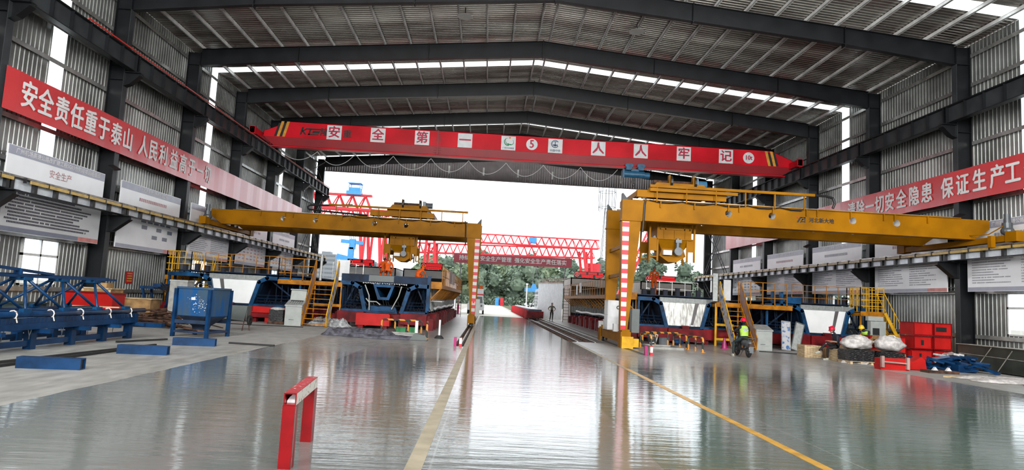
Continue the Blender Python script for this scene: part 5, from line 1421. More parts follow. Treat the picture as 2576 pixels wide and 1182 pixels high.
for i in range(14):
    p = a.lerp(b, i / 14); q = a.lerp(b, (i + 1) / 14); s = .5 * (1 - .6 * i / 14); m_.bar(p + Vector((-s, 0, 0)), q + Vector((s, 0, 0)), .1); m_.bar(p + Vector((s, 0, 0)), q + Vector((-s, 0, 0)), .1)
m_.build('lattice_boom', 'crane_far_red', t)
m_ = MB(); m_.box(19.6, 23, 99, 103, 1.0, 3.4); m_.prism([(20.0, 3.4), (22.6, 3.4), (22.0, 6.2), (21.2, 6.2)], 'y', 99.5, 100.5); m_.box(19, 24, 98.5, 103.5, 0, 1.0); m_.build('crane_body', 'crane_far_red', t)
rd = random.Random(21)
for i, (x, w_, h) in enumerate(((-100, 13, 24), (-84, 9, 17), (-74, 8, 21), (-64, 9, 20), (-55, 8, 15), (-46, 10, 14), (-112, 10, 20), (-36, 7, 12))):
    t = thing('apartment_tower', 'hazy pale apartment tower on the skyline, %s from the left' % ORD[[1, 2, 3, 4, 5, 6, 0, 7][i]], 'building', (x, 400, 0), 'hazy towers on the skyline')
    MB().box(x - w_ / 2, x + w_ / 2, 400, 410, 0, h).box(x - w_ / 5, x + w_ / 5, 402, 408, h, h + 1.5).build('tower_block', 'building_hazy', t)
    m_ = MB(); z = 1.5
    while z < h - 1: m_.box(x - w_ / 2 + .4, x - .3, 399.9, 400, z, z + 1.0); m_.box(x + .3, x + w_ / 2 - .4, 399.9, 400, z, z + 1.0); z += 2.6
    m_.build('window_band', 'building_line_hazy', t)
t = thing('yard_lamp_post', 'thin pale lamp post in the yard left of the blue lifting beam', 'lamp post', (5.9, 118, 0))
MB().tube([(6.4, 105, 0), (6.4, 105, 4.4)], .08, 8).build('post', 'far_white', t); MB().box(6.2, 6.6, 104.9, 105.1, 4.4, 4.6).build('lamp_head', 'far_white', t)
t = thing('site_container', 'white site container along the left edge of the road outside', 'container', (-3.9, 76, 0))
MB().box(-5.6, -3.9, 69, 84, 0, 3.3).build('container_shell', 'far_white', t); MB().box(-5.7, -3.8, 68.9, 84.1, 3.3, 3.42).build('container_roof', 'far_white', t); MB().box(-4.0, -3.7, 69.6, 69.9, 3.42, 4.2).build('roof_vent', 'far_white', t)
t = thing('magenta_drum', 'magenta and white post beside the white container', 'post', (-2.9, 70, 0))
MB().tube([(-3.0, 70, 0), (-3.0, 70, 1.0)], .12, 12).build('lower_band', 'magenta', t); MB().tube([(-3.0, 70, 1.0), (-3.0, 70, 1.8)], .12, 12).build('upper_band', 'panel_pink', t)
# ------------------------------------------------------------ people
def person(label, loc, rotz, J, clothes, helmet=None, hair='hair', vest=None, head_tilt=(0, 0), shoe='shoe', scale=1.0, letters=None, group=None):
    """J: joint positions in the figure's own frame (facing +Y, metres); clothes: (upper, lower, sleeve_to) """
    up_m, lo_m, sleeve = clothes
    t = thing('person', label, 'person', loc, group); t.rotation_euler = (0, 0, rotz); t.scale = (scale,) * 3
    V = []; E_ = []; Rr = []; idx = {}
    def add(n, p, r):
        idx[n] = len(V); V.append(Vector(p)); Rr.append(r); return idx[n]
    g = lambda n: Vector(J[n])
    def chain(names, rads, start=None, sub=2):
        prev = start
        for i, n in enumerate(names):
            if n not in idx:
                add(n, g(n), rads[i])
            if prev is not None: E_.append((idx[prev], idx[n]))
            prev = n
    add('pelvis', g('pelvis'), (.155, .115))
    chain(['belly', 'chest', 'neck0'], [(.135, .10), (.165, .115), (.07, .065)], 'pelvis')
    J.setdefault('neck1', tuple(g('neck0').lerp(g('head'), .5)))
    chain(['neck1'], [(.052, .052)], 'neck0')
    for s in 'LR':
        el, wr, sh = g('el' + s), g('wr' + s), g('sh' + s)
        J['ua' + s] = tuple(sh.lerp(el, .5)); J['fa' + s] = tuple(el.lerp(wr, .35))
        chain(['sh' + s, 'ua' + s, 'el' + s, 'fa' + s, 'wr' + s], [(.066, .066), (.052, .052), (.042, .042), (.040, .040), (.026, .026)], 'chest')
        d = (wr - el).normalized(); pm = wr + d * .07; J['pm' + s] = tuple(pm); chain(['pm' + s], [(.036, .018)], 'wr' + s)
        side = d.cross(Vector((0, 0, 1)));
        if side.length < .2: side = Vector((0, 1, 0))
        side.normalize(); dn = Vector((0, -.02, -.01)) if abs(d.z) > .5 else Vector((0, 0, -.03))
        for k in range(4):
            o = (k - 1.5) * .019; L = (.072, .082, .078, .062)[k]
            a = pm + side * o + d * .03; b = a + d * L * .5; c = b + d * L * .4 + dn
            J['f%d0' % k + s] = tuple(a); J['f%d1' % k + s] = tuple(b); J['f%d2' % k + s] = tuple(c)
            chain(['f%d0' % k + s, 'f%d1' % k + s, 'f%d2' % k + s], [(.009, .009), (.0085, .0085), (.007, .007)], 'pm' + s)
        J['t0' + s] = tuple(wr + d * .03 + side * .035); J['t1' + s] = tuple(wr + d * .075 + side * .055 + dn * .5)
        chain(['t0' + s, 't1' + s], [(.011, .011), (.009, .009)], 'wr' + s)
        hp, kn, an = g('hip' + s), g('kn' + s), g('an' + s)
        J['th' + s] = tuple(hp.lerp(kn, .45)); J['ca' + s] = tuple(kn.lerp(an, .35))
        chain(['hip' + s, 'th' + s, 'kn' + s, 'ca' + s, 'an' + s], [(.095, .095), (.082, .082), (.060, .060), (.058, .058), (.042, .042)], 'pelvis')
    me = bpy.data.meshes.new('body'); me.from_pydata([tuple(v) for v in V], E_, [])
    o = bpy.data.objects.new('tmp_body', me); COL.objects.link(o)
    md = o.modifiers.new('s', 'SKIN'); md.use_smooth_shade = True; md.branch_smoothing = .4
    sk = me.skin_vertices[0].data
    for i, r in enumerate(Rr): sk[i].radius = r
    sk[0].use_root = True
    m2_ = o.modifiers.new('u', 'SUBSURF'); m2_.levels = 1; m2_.render_levels = 1
    bpy.context.view_layer.update()
    bme = bpy.data.meshes.new_from_object(o.evaluated_get(bpy.context.evaluated_depsgraph_get()))
    bpy.data.objects.remove(o)
    # head: ellipsoid with brow, nose, mouth, ears merged in the same mesh
    h = MB(); hc = g('head'); yaw_, pit = head_tilt
    Rm = Matrix.Translation(hc) @ Matrix.Rotation(yaw_, 4, 'Z') @ Matrix.Rotation(pit, 4, 'X')
    h.ball((0, 0, 0), (.078, .098, .118), 16, 12); h.ball((0, .06, -.055), (.052, .045, .055), 12, 8)
    h.ball((0, .100, -.010), (.013, .022, .022), 8, 6)
    for sx_ in (-1, 1):
        h.ball((sx_ * .079, -.005, -.01), (.012, .022, .032), 8, 6); h.ball((sx_ * .031, .088, .012), (.015, .010, .008), 8, 6)
    h.ball((0, .096, -.055), (.024, .010, .008), 8, 6); h.xf(Rm)
    bm = bmesh.new(); bm.from_mesh(bme)
    hv = [bm.verts.new(v) for v in h.v]
    for f_ in h.f:
        try: bm.faces.new([hv[i] for i in f_])
        except Exception: pass
    bmesh.ops.remove_doubles(bm, verts=bm.verts, dist=1e-5); bmesh.ops.recalc_face_normals(bm, faces=bm.faces)
    bm.to_mesh(bme); bm.free()
    for mm in ('skin', up_m, lo_m): bme.materials.append(M[mm])
    segs = []
    for s in 'LR':
        segs += [(g('sh' + s), g('el' + s), 'u'), (g('el' + s), g('wr' + s), 'f'), (g('wr' + s), Vector(J['pm' + s]) + (Vector(J['pm' + s]) - g('wr' + s)) * 1.6, 'h'), (g('hip' + s), g('kn' + s), 'l'), (g('kn' + s), g('an' + s), 'l')]
    segs += [(g('pelvis'), g('belly'), 'w'), (g('belly'), g('chest'), 't'), (g('chest'), g('neck0'), 't'), (Vector(J['neck1']), g('head'), 'k')]
    for p in bme.polygons:
        c = p.center; best = (9, 'k')
        for a, b, k in segs:
            ab = b - a; tt = max(0, min(1, (c - a).dot(ab) / ab.length_squared)); dd = (c - (a + ab * tt)).length
            if k in 'tw': dd -= .07
            if k == 'l': dd -= .03
            if dd < best[0]: best = (dd, k)
        k = best[1]
        p.material_index = {'u': 1, 'f': 1 if sleeve == 'long' else 0, 'h': 0, 'l': 2, 'w': 2 if up_m != lo_m else 1, 't': 1, 'k': 0}[k]
        p.use_smooth = True
    body = bpy.data.objects.new('body', bme); COL.objects.link(body); body.parent = t
    def part(mb, nm, mat, smooth=True):
        o = mb.build(nm, mat, None, smooth, at0=True); o.parent = t; o.location = (0, 0, 0); return o
    for s in 'LR':
        an = g('an' + s); fd = Vector(J.get('foot' + s, (0, 1, 0))).normalized(); q = MB()
        q.ball((0, .02, 0), (.048, .075, .042), 12, 8); q.ball((0, .12, -.012), (.045, .075, .032), 12, 8); q.box(-.045, .045, -.05, .19, -.052, -.036)
        yawf = math.atan2(-fd.x, fd.y); pf = math.asin(max(-1, min(1, fd.z)))
        q.xf(Matrix.Translation(an + Vector((0, 0, -.045))) @ Matrix.Rotation(yawf, 4, 'Z') @ Matrix.Rotation(pf, 4, 'X')); part(q, 'shoe', shoe)
    q = MB()
    if helmet:
        q.lathe([(0, .135), (.05, .13), (.095, .09), (.118, .03), (.122, -.005), (.135, -.012), (.136, -.02), (.12, -.022)], (0, -.005, .03), 24)
        q.ball((0, .115, .012), (.075, .05, .010), 14, 6); q.box(-.012, .012, -.10, .09, .13, .168)
        q.xf(Rm); part(q, 'hard_hat', helmet)
    q = MB(); q.ball((0, -.018, .022 if not helmet else .0), (.087, .097, .108 if not helmet else .09), 16, 10); q.xf(Rm); part(q, 'hair', hair)
    if vest:
        q = MB(); A = g('chest'); B = g('belly'); C_ = g('neck0'); W = g('pelvis').lerp(B, .5)
        ax = (A - W).normalized(); rt = (g('shR') - g('shL')).normalized(); fw = rt.cross(ax) * -1
        fw = ax.cross(rt).normalized()
        rings = [(W, .165, .135), (B, .165, .13), (A - ax * .02, .185, .14), (A + ax * .10, .16, .125), (C_ - ax * .02, .10, .09)]
        vs = []
        for c, a, b in rings:
            for k in range(20):
                an_ = 2 * PI * k / 20; vs.append(c + rt * a * math.cos(an_) + fw * b * math.sin(an_))
        q._add(vs, [(i * 20 + k, i * 20 + (k + 1) % 20, (i + 1) * 20 + (k + 1) % 20, (i + 1) * 20 + k) for i in range(4) for k in range(20)]); part(q, 'safety_vest', vest)
        if letters:
            q = MB(); o_ = A - fw * .150 - ax * .03
            q.quad(o_ - rt * .10 - ax * .05, o_ + rt * .10 - ax * .05, o_ + rt * .10 + ax * .06, o_ - rt * .10 + ax * .06); part(q, 'vest_patch', 'white_plastic', False)
            q = text_mb(letters, .05, tuple(o_ - fw * .004 + ax * .028), tuple(rt), tuple(ax), bold=.02); text_mb('安全监督', .04, tuple(o_ - fw * .004 - ax * .025), tuple(rt), tuple(ax), bold=.02, mb=q); part(q, 'vest_lettering', 'logo_blue', False)
    elif letters:
        A = g('chest'); ax = (g('neck0') - g('belly')).normalized(); rt = (g('shR') - g('shL')).normalized(); fw = ax.cross(rt).normalized()
        q = text_mb(letters[0], .055, tuple(A - fw * .135 + ax * .06), tuple(rt), tuple(ax), bold=.02); text_mb(letters[1], .055, tuple(A - fw * .135), tuple(rt), tuple(ax), bold=.02, mb=q); part(q, 'back_lettering', 'letter_white', False)
    return t
def stand(**k):
    J = dict(pelvis=(0, 0, .95), belly=(0, .01, 1.10), chest=(0, .0, 1.30), neck0=(0, -.01, 1.47), head=(0, .02, 1.63),
             shL=(-.19, 0, 1.40), shR=(.19, 0, 1.40), elL=(-.25, -.03, 1.13), elR=(.25, -.03, 1.13), wrL=(-.24, .06, .90), wrR=(.24, .06, .90),
             hipL=(-.09, 0, .90), hipR=(.09, 0, .90), knL=(-.10, .02, .50), knR=(.10, .02, .50), anL=(-.11, -.02, .10), anR=(.11, -.02, .10))
    J.update(k); return J
person('worker in orange coveralls with grey hair standing on the worn plate mould, back turned', (9.80, 38.0, 2.50), -.1, stand(head=(.02, .09, 1.60), neck0=(0, .02, 1.46), chest=(0, .02, 1.30), elR=(.27, .06, 1.14), wrR=(.12, .2, 1.02), wrL=(-.26, -.02, .86), anL=(-.13, -.04, .1)), ('cloth_orange', 'cloth_orange', 'long'), hair='hair_grey', head_tilt=(-.2, -.45), letters=('中铁', '安全'), shoe='cloth_orange')
bend = stand(pelvis=(0, -.12, .62), belly=(0, -.02, .76), chest=(0, .06, .92), neck0=(.0, .12, 1.05), head=(.06, .2, 1.17), shL=(-.18, .08, 1.0), shR=(.18, .08, 1.0), elL=(-.24, .25, .80), elR=(.27, .16, .76), wrL=(-.15, .42, .62), wrR=(.26, .30, .55), hipL=(-.10, -.12, .58), hipR=(.10, -.12, .58), knL=(-.14, .22, .42), knR=(.16, .18, .40), anL=(-.12, -.02, .1), anR=(.14, -.04, .1))
person('worker in orange jacket bending on the open core mould, nearer the middle', (-5.55, 36.2, 2.52), .1, dict(bend), ('cloth_orange', 'cloth_orange', 'long'), hair='skin', head_tilt=(-.3, -.35), letters=('中铁', '安全'), shoe='cloth_black')
person('second worker in orange crouching half hidden behind the bending worker', (-5.9, 37.0, 2.52), .3, dict(bend), ('cloth_orange', 'cloth_orange', 'long'), hair='hair', head_tilt=(.2, -.4), shoe='cloth_black')
cr = stand(pelvis=(0, -.10, .34), belly=(0, -.02, .48), chest=(.03, .10, .62), neck0=(.06, .20, .72), head=(.12, .30, .80), shL=(-.15, .14, .68), shR=(.20, .14, .68), elL=(-.2, .34, .50), elR=(.26, .32, .5), wrL=(-.1, .46, .32), wrR=(.2, .48, .32), hipL=(-.10, -.08, .32), hipR=(.10, -.08, .32), knL=(-.16, .26, .42), knR=(.16, .26, .42), anL=(-.14, .0, .1), anR=(.14, .0, .1))
person('worker in orange with orange hood crouched at the right end of the open core mould', (-3.85, 36.0, 2.52), -.5, dict(cr), ('cloth_orange', 'cloth_orange', 'long'), hair='cloth_orange', helmet='cloth_orange', head_tilt=(0, -.5), shoe='cloth_black')
person('man in khaki shirt and dark trousers standing hands on hips before the white panels', (6.25, 61.9, 0), PI, stand(elL=(-.36, -.05, 1.16), wrL=(-.2, .06, 1.0), elR=(.36, -.05, 1.16), wrR=(.2, .06, 1.0), anL=(-.08, 0, .1), anR=(.16, 0, .1)), ('cloth_khaki', 'cloth_black', 'short'), shoe='cloth_black')
seat = stand(pelvis=(0, 0, .60), belly=(0, .03, .75), chest=(0, .07, .95), neck0=(0, .13, 1.11), head=(.01, .24, 1.26), shL=(-.18, .10, 1.04), shR=(.18, .10, 1.04), elL=(-.23, .12, .78), elR=(.22, .10, .78), wrL=(-.05, .36, .80), wrR=(.06, .36, .72), hipL=(-.10, .03, .57), hipR=(.10, .03, .57), knL=(-.08, .44, .52), knR=(.02, .46, .72), anL=(-.06, .44, .1), anR=(-.10, .80, .38), footR=(0, 1, -.25), footL=(0, 1, 0))
person('man in navy shirt and red hard hat sitting on a wooden crate, legs crossed', (14.80, 26.95, 0), 1.45, seat, ('cloth_navy', 'cloth_black', 'short'), helmet='helmet_red', head_tilt=(0, -.35), shoe='shoe')
ride = stand(pelvis=(0, 0, .76), belly=(0, .02, .90), chest=(0, .05, 1.10), neck0=(0, .08, 1.27), head=(0, .12, 1.43), shL=(-.19, .06, 1.20), shR=(.19, .06, 1.20), elL=(-.33, .22, 1.02), elR=(.31, .24, 1.02), wrL=(-.26, .47, 1.0), wrR=(.26, .47, 1.0), hipL=(-.11, .02, .74), hipR=(.11, .02, .74), knL=(-.30, .34, .56), knR=(.24, .40, .60), anL=(-.42, .10, .1), anR=(.17, .42, .32))
person('rider in lime safety vest and red hard hat seated astride the scooter, seen from behind', (10.68, 26.6, 0), .05, ride, ('cloth_black', 'cloth_green', 'short'), helmet='helmet_red', vest='vest_lime', letters='中铁检测', shoe='shoe')
sq = dict(cr); person('worker in yellow hard hat and lime vest crouching behind the white bags', (17.6, 29.6, .55), 2.3, dict(cr), ('cloth_navy', 'cloth_black', 'long'), helmet='helmet_yellow', vest='vest_lime', letters='中铁检测', head_tilt=(0, -.2))
# scooter
def scooter(x, y):
    t = thing('motor_scooter', 'dusty black motor scooter seen from behind in front of the blue stair panel', 'scooter', (x, y, 0))
    for nm, yy in (('rear_wheel', y - .45), ('front_wheel', y + .75)):
        w_ = MB(); w_.lathe([(.13, -.05), (.20, -.055), (.235, -.03), (.245, 0), (.235, .03), (.20, .055), (.13, .05), (.13, -.05)], (x, yy, .245), 24, 'x'); wh = w_.build(nm, 'rubber', t, smooth=True)
        r_ = MB(); r_.lathe([(.03, -.04), (.135, -.03), (.135, .03), (.03, .04)], (x, yy, .245), 16, 'x'); r_.build('rim', 'motor_grey', wh)
    b_ = MB(); b_.ball((x, y - .25, .58), (.17, .42, .16), 18, 12); b_.ball((x, y - .45, .52), (.13, .24, .15), 14, 10); b_.build('body_shell', 'motor_grey', t, smooth=True)
    b_ = MB(); b_.box(x - .13, x + .13, y - .1, y + .45, .26, .32); b_.tube([(x, y + .42, .3), (x, y + .55, .6), (x, y + .52, .95)], .06, 10); b_.build('footboard', 'rubber', t)
    b_ = MB(); b_.ball((x, y + .62, .62), (.17, .07, .28), 16, 10); b_.ball((x, y + .56, .98), (.14, .09, .08), 12, 8); b_.build('leg_shield', 'black', t, smooth=True)
    b_ = MB(); b_.ball((x, y - .12, .735), (.15, .36, .055), 16, 8); b_.build('saddle', 'black', t, smooth=True)
    b_ = MB(); b_.tube([(x - .33, y + .46, 1.0), (x - .12, y + .54, 1.02), (x + .12, y + .54, 1.02), (x + .33, y + .46, 1.0)], .018, 8); b_.build('handlebar', 'black', t)
    b_ = MB(); b_.box(x - .12, x + .12, y - .74, y - .70, .46, .56); b_.build('tail_lamp', 'rust', t)
    b_ = MB(); b_.box(x - .09, x + .09, y - .72, y - .705, .28, .42); b_.build('number_plate', 'cabinet_grey', t)
    b_ = MB(); b_.prism([(y - .55, .45), (y - .72, .46), (y - .76, .2), (y - .72, .2)], 'x', x - .08, x + .08); b_.build('rear_mudguard', 'motor_grey', t)
    b_ = MB(); b_.tube([(x + .15, y + .05, .25), (x + .17, y - .3, .26), (x + .17, y - .62, .30)], .045, 10); b_.build('exhaust', 'rust', t)
    b_ = MB(); b_.tube([(x - .05, y - .05, .3), (x - .22, y - .1, .02)], .015, 6); b_.build('side_stand', 'black', t)
    b_ = MB(); b_.tube([(x - .12, y - .55, .68), (x - .12, y - .72, .78), (x + .12, y - .72, .78), (x + .12, y - .55, .68)], .015, 6); b_.build('grab_rail', 'motor_grey', t)
    for sx_ in (-1, 1):
        b_ = MB(); b_.tube([(x + sx_ * .22, y + .5, 1.02), (x + sx_ * .26, y + .5, 1.16)], .008, 5); b_.ball((x + sx_ * .27, y + .5, 1.18), (.05, .015, .035), 10, 6); b_.build('mirror', 'black', t)
scooter(10.68, 26.6)
# ------------------------------------------------------------ left foreground lifting truss and stands
def crates():
    pass
t = thing('lifting_truss', 'blue tubular lifting truss lying on low stands at the left edge', 'truss', (-11.8, 17, .5))
LXF, LXB, LXT = -10.95, -12.7, -11.75
m_ = MB(); m_.tube([(LXF, 12.0, .86), (LXF, 21.4, .86)], .075, 12); m_.build('front_chord', 'truss_blue', t, smooth=True)
m_ = MB(); m_.tube([(LXB, 12.0, .86), (LXB, 21.9, .86)], .06, 12); m_.build('rear_chord', 'truss_blue', t, smooth=True)
m_ = MB(); m_.bar((LXT, 12.0, 1.78), (LXT, 20.6, 1.78), .12, .10); m_.bar((LXT + .25, 12, 1.77), (LXT + .25, 20.6, 1.77), .08, .06); m_.build('top_chord', 'truss_blue', t)
m_ = MB(); m_.bar((LXT + .1, 12.5, 2.18), (LXT + .1, 17.9, 1.84), .09, .07); m_.bar((LXT + .1, 16.6, 1.8), (LXT + .1, 16.6, 1.95), .2, .05); m_.bar((LXT + .1, 13.0, 1.8), (LXT + .1, 15.6, 2.0), .06, .05); m_.build('upper_brace', 'truss_blue', t)
y = 12.4; k = 0
while y < 21:
    for X_ in (LXF, LXB):
        sx_ = LXT + (.2 if X_ == LXF else -.02)
        for dy in (-.72, .72):
            if y + dy < 21.3: MB().tube([(sx_, y, 1.74), (X_, y + dy, .92)], .036, 8).build('diagonal_tube', 'truss_blue', t, smooth=True)
        m_ = MB(); m_.box(X_ - .06, X_ + .06, y + .72 - .14, y + .72 + .14, .9, 1.0)
        if y + .72 < 21: m_.build('gusset', 'mold_blue', t)
    m_ = MB(); m_.box(LXT - .08, LXT + .3, y - .16, y + .16, 1.66, 1.74); m_.build('gusset', 'mold_blue', t)
    MB().tube([(LXF, y + .72, .86), (LXB, y + .3, .86)], .035, 8).build('tie_tube', 'truss_blue', t)
    y += 1.44; k += 1
m_ = MB(); m_.box(LXF - .12, LXF + .05, 12, 21.0, .64, .78); m_.box(LXF - .3, LXF + .1, 12, 20.9, .50, .64); m_.build('edge_beam', 'truss_blue', t)
m_ = MB()
for i in range(70): m_.box(LXF + .05, LXF + .056, 12 + i * .128, 12.02 + i * .128, .65, .78)
m_.build('comb_teeth', 'hopper_blue_dark', t)['kind'] = 'stuff'
for y in (15.6, 16.9, 18.1, 19.4, 20.5):
    m_ = MB(); m_.tube([(LXF + .10 * math.cos(a), y, .86 + .10 * math.sin(a)) for a in [i * .7 for i in range(10)]], .016, 6); m_.tube([(LXF + .08, y, .80), (LXF + .10, y + .03, .68)], .016, 5); m_.build('rope_lashing', 'worn_white', t)
t = thing('truss_stand', 'low blue steel stand frame carrying the lifting truss', 'stand', (-11.6, 17.5, 0))
for y in (13.4, 14.9, 16.5, 18.05, 19.5, 20.85):
    for x in (-11.1, -12.5):
        MB().box(x - .09, x + .09, y - .1, y + .1, 0, .50).build('stand_leg', 'truss_blue', t)
    MB().box(-12.6, -10.6, y - .06, y + .06, .40, .50).build('cross_beam', 'truss_blue', t)
for x in (-11.1, -12.5):
    MB().box(x - .05, x + .05, 13, 21, .08, .22).build('floor_beam', 'truss_blue', t)
MB().box(-12.3, -10.3, 21.3, 21.5, .35, .48).build('end_arm', 'truss_blue', t)
for y in (15.2, 16.1, 17.3, 18.4, 19.6):
    m_ = MB(); m_.tube([(-10.9, y, .50), (-10.88, y + .03, .36), (-10.9, y + .06, .27), (-10.92, y + .1, .36), (-10.9, y + .12, .5)], .010, 5); m_.build('wire_loop', 'motor_grey', t)
# hollow blue beams on the floor
def hollow(x0, x1, y0, y1, z0, z1, label):
    t = thing('box_beam', label, 'steel beam', ((x0 + x1) / 2, (y0 + y1) / 2, z0)); w = .02
    m_ = MB(); m_.box(x0, x1, y0, y0 + w, z0, z1); m_.box(x0, x1, y1 - w, y1, z0, z1); m_.box(x0, x1, y0 + w, y1 - w, z1 - w, z1); m_.box(x0, x1, y0 + w, y1 - w, z0, z0 + w)
    m_.build('beam_shell', 'truss_blue', t)
    MB().box(x0 + .1, x1 - .03, y0 + w, y1 - w, z0 + w, z1 - w).build('shade_filler', 'black', t)  # black filler stands in for the shade inside the hollow beam
def skewbeam(cx, cy, ang, L, label):
    n0 = len(bpy.data.objects); t = None
    hollow(-L / 2, L / 2, -.11, .11, 0, .22, label); t = [o for o in bpy.data.objects if o.type == 'EMPTY' and o.get('label') == label][0]
    t.location = (cx, cy, 0); t.rotation_euler = (0, 0, ang)
skewbeam(-8.45, 13.25, .12, 1.15, 'blue hollow box beam lying on the floor nearest the left edge')
skewbeam(-8.40, 16.6, .12, 1.15, 'blue hollow box beam lying in the middle between the other two')
skewbeam(-8.43, 19.5, .16, 1.15, 'blue hollow box beam under the front of the blue hopper')
for i, (p, q, lb) in enumerate((((-9.9, 11.3), (-9.25, 18.9), 'long dark steel bar lying along the floor by the blue beams'), ((-9.35, 12.5), (-9.15, 18.3), 'second dark steel bar crossing toward the blue hopper'), ((-7.9, 20.7), (-6.45, 20.5), 'short dark steel bar lying alone right of the hopper'), ((-10.5, 19.2), (-9.9, 20.9), 'short bent dark bar behind the middle box beam'))):
    tag(MB().bar((p[0], p[1], .03), (q[0], q[1], .03), .07, .05).build('steel_bar', 'rubber'), lb, 'steel bar')
# concrete hopper on a frame
t = thing('concrete_hopper', 'large stained blue concrete hopper on a four leg frame', 'hopper', (-9.80, 23.05, 0)); hx, hy = -9.80, 23.05
m_ = MB(); n = 28
def rr(w, z, r=.62):
    out = []
    for k in range(n):
        a = 2 * PI * k / n; c_, s_ = math.cos(a), math.sin(a); e = 9; d = (abs(c_) ** e + abs(s_) ** e) ** (-1 / e); out.append((hx + w * c_ * d, hy + w * s_ * d, z))
    return out
def loft(m_, rings):
    vs = [v for R_ in rings for v in R_]
    m_._add(vs, [(i * n + k, i * n + (k + 1) % n, (i + 1) * n + (k + 1) % n, (i + 1) * n + k) for i in range(len(rings) - 1) for k in range(n)])
loft(m_, [rr(.62, .70), rr(.64, .72), rr(.66, 1.62), rr(.69, 1.62), rr(.69, 1.68), rr(.62, 1.68), rr(.60, .80)]); m_.build('hopper_wall', 'hopper_blue', t)
m_ = MB(); loft(m_, [rr(.63, .71), rr(.24, .36), rr(.21, .24), rr(.05, .24)]); m_.build('hopper_cone', 'hopper_blue_dark', t)
for dx in (-.62, .62):
    for dy in (-.62, .62):
        m_ = MB(); m_.box(hx + dx - .05, hx + dx + .05, hy + dy - .06, hy + dy + .06, 0, 1.62); m_.build('hopper_leg', 'truss_blue', t)
m_ = MB()
for s_ in (-.62, .62): m_.box(hx - .62, hx + .62, hy + s_ - .04, hy + s_ + .04, .14, .21); m_.box(hx + s_ - .04, hx + s_ + .04, hy - .62, hy + .62, .14, .21); m_.box(hx - .62, hx + .62, hy + s_ - .03, hy + s_ + .03, .45, .57)
m_.build('leg_brace', 'hopper_blue_dark', t)
rd = random.Random(4); m_ = MB()
for i in range(90):
    x = hx + .12 + rd.gauss(.12, .16); z = 1.1 + rd.gauss(0, .13); s_ = rd.uniform(.006, .03)
    if x < hx + .6 and .78 < z < 1.6: m_.quad((x, hy - .672, z), (x + s_, hy - .672, z + s_ * .2), (x + s_, hy - .672, z + s_), (x, hy - .672, z + s_ * .8))
m_.build('concrete_splash', 'white_plastic', t)['kind'] = 'stuff'
m_ = MB(); m_.box(hx - .02, hx + .12, hy - .675, hy - .671, 1.25, 1.34); m_.build('worn_patch', 'worn_white', t)
m_ = MB()
for x in (.10, .35, .55): m_.tube([(hx + x - .08, hy - .6, 1.66), (hx + x - .05, hy - .6, 1.76), (hx + x + .05, hy - .6, 1.76), (hx + x + .08, hy - .6, 1.66)], .012, 6)
m_.build('lifting_eye', 'rust', t)
m_ = MB(); m_.tube([(hx - .45, hy - .3, .26), (hx - .1, hy - .3, .24)], .025, 8); m_.box(hx - .25, hx + .25, hy - .25, hy + .25, .2, .24); m_.build('gate_handle', 'rust', t)
t.rotation_euler = (0, 0, math.radians(-10))
# things between the left mould and the hopper
t = thing('tall_grey_cabinet', 'tall plain grey steel cabinet standing behind the blue hopper', 'cabinet', (-13.6, 29, 0))
MB().box(-13.85, -13.1, 29.0, 29.7, .05, 1.85).build('cabinet_body', 'concrete', t); MB().box(-13.87, -13.08, 28.98, 29.72, 1.85, 1.92).build('cabinet_top', 'comb_grey', t); MB().box(-13.8, -13.15, 28.985, 29.0, .15, 1.8).build('cabinet_door', 'concrete', t); MB().box(-13.82, -13.13, 29.02, 29.68, 0, .05).build('plinth', 'cabinet_dark', t)
t = thing('wheelbarrow', 'dark grey wheelbarrow tipped upright beside the blue hopper', 'wheelbarrow', (-9.9, 26.9, 0))
m_ = MB(); m_.prism([(-10.55, .45), (-9.75, .40), (-9.65, 1.0), (-10.7, 1.0)], 'y', 26.85, 26.9); m_.box(-10.7, -9.65, 26.9, 27.35, .95, 1.0); m_.prism([(26.9, .4), (27.3, .5), (27.35, 1.0), (26.9, 1.0)], 'x', -9.7, -9.67); m_.build('barrow_tray', 'cabinet_dark', t)
m_ = MB(); m_.tube([(-10.5, 27.1, .95), (-9.6, 27.0, .35), (-9.55, 27.0, .02)], .025, 6); m_.tube([(-9.75, 26.9, .42), (-9.8, 26.88, 0)], .02, 6); m_.tube([(-10.5, 27.3, .5), (-10.5, 27.3, 0)], .02, 6); m_.build('barrow_frame', 'rust', t)
m_ = MB(); m_.lathe([(.1, -.04), (.2, -.04), (.22, 0), (.2, .04), (.1, .04)], (-9.6, 27.1, .42), 18, 'x'); m_.build('barrow_wheel', 'rubber', t)
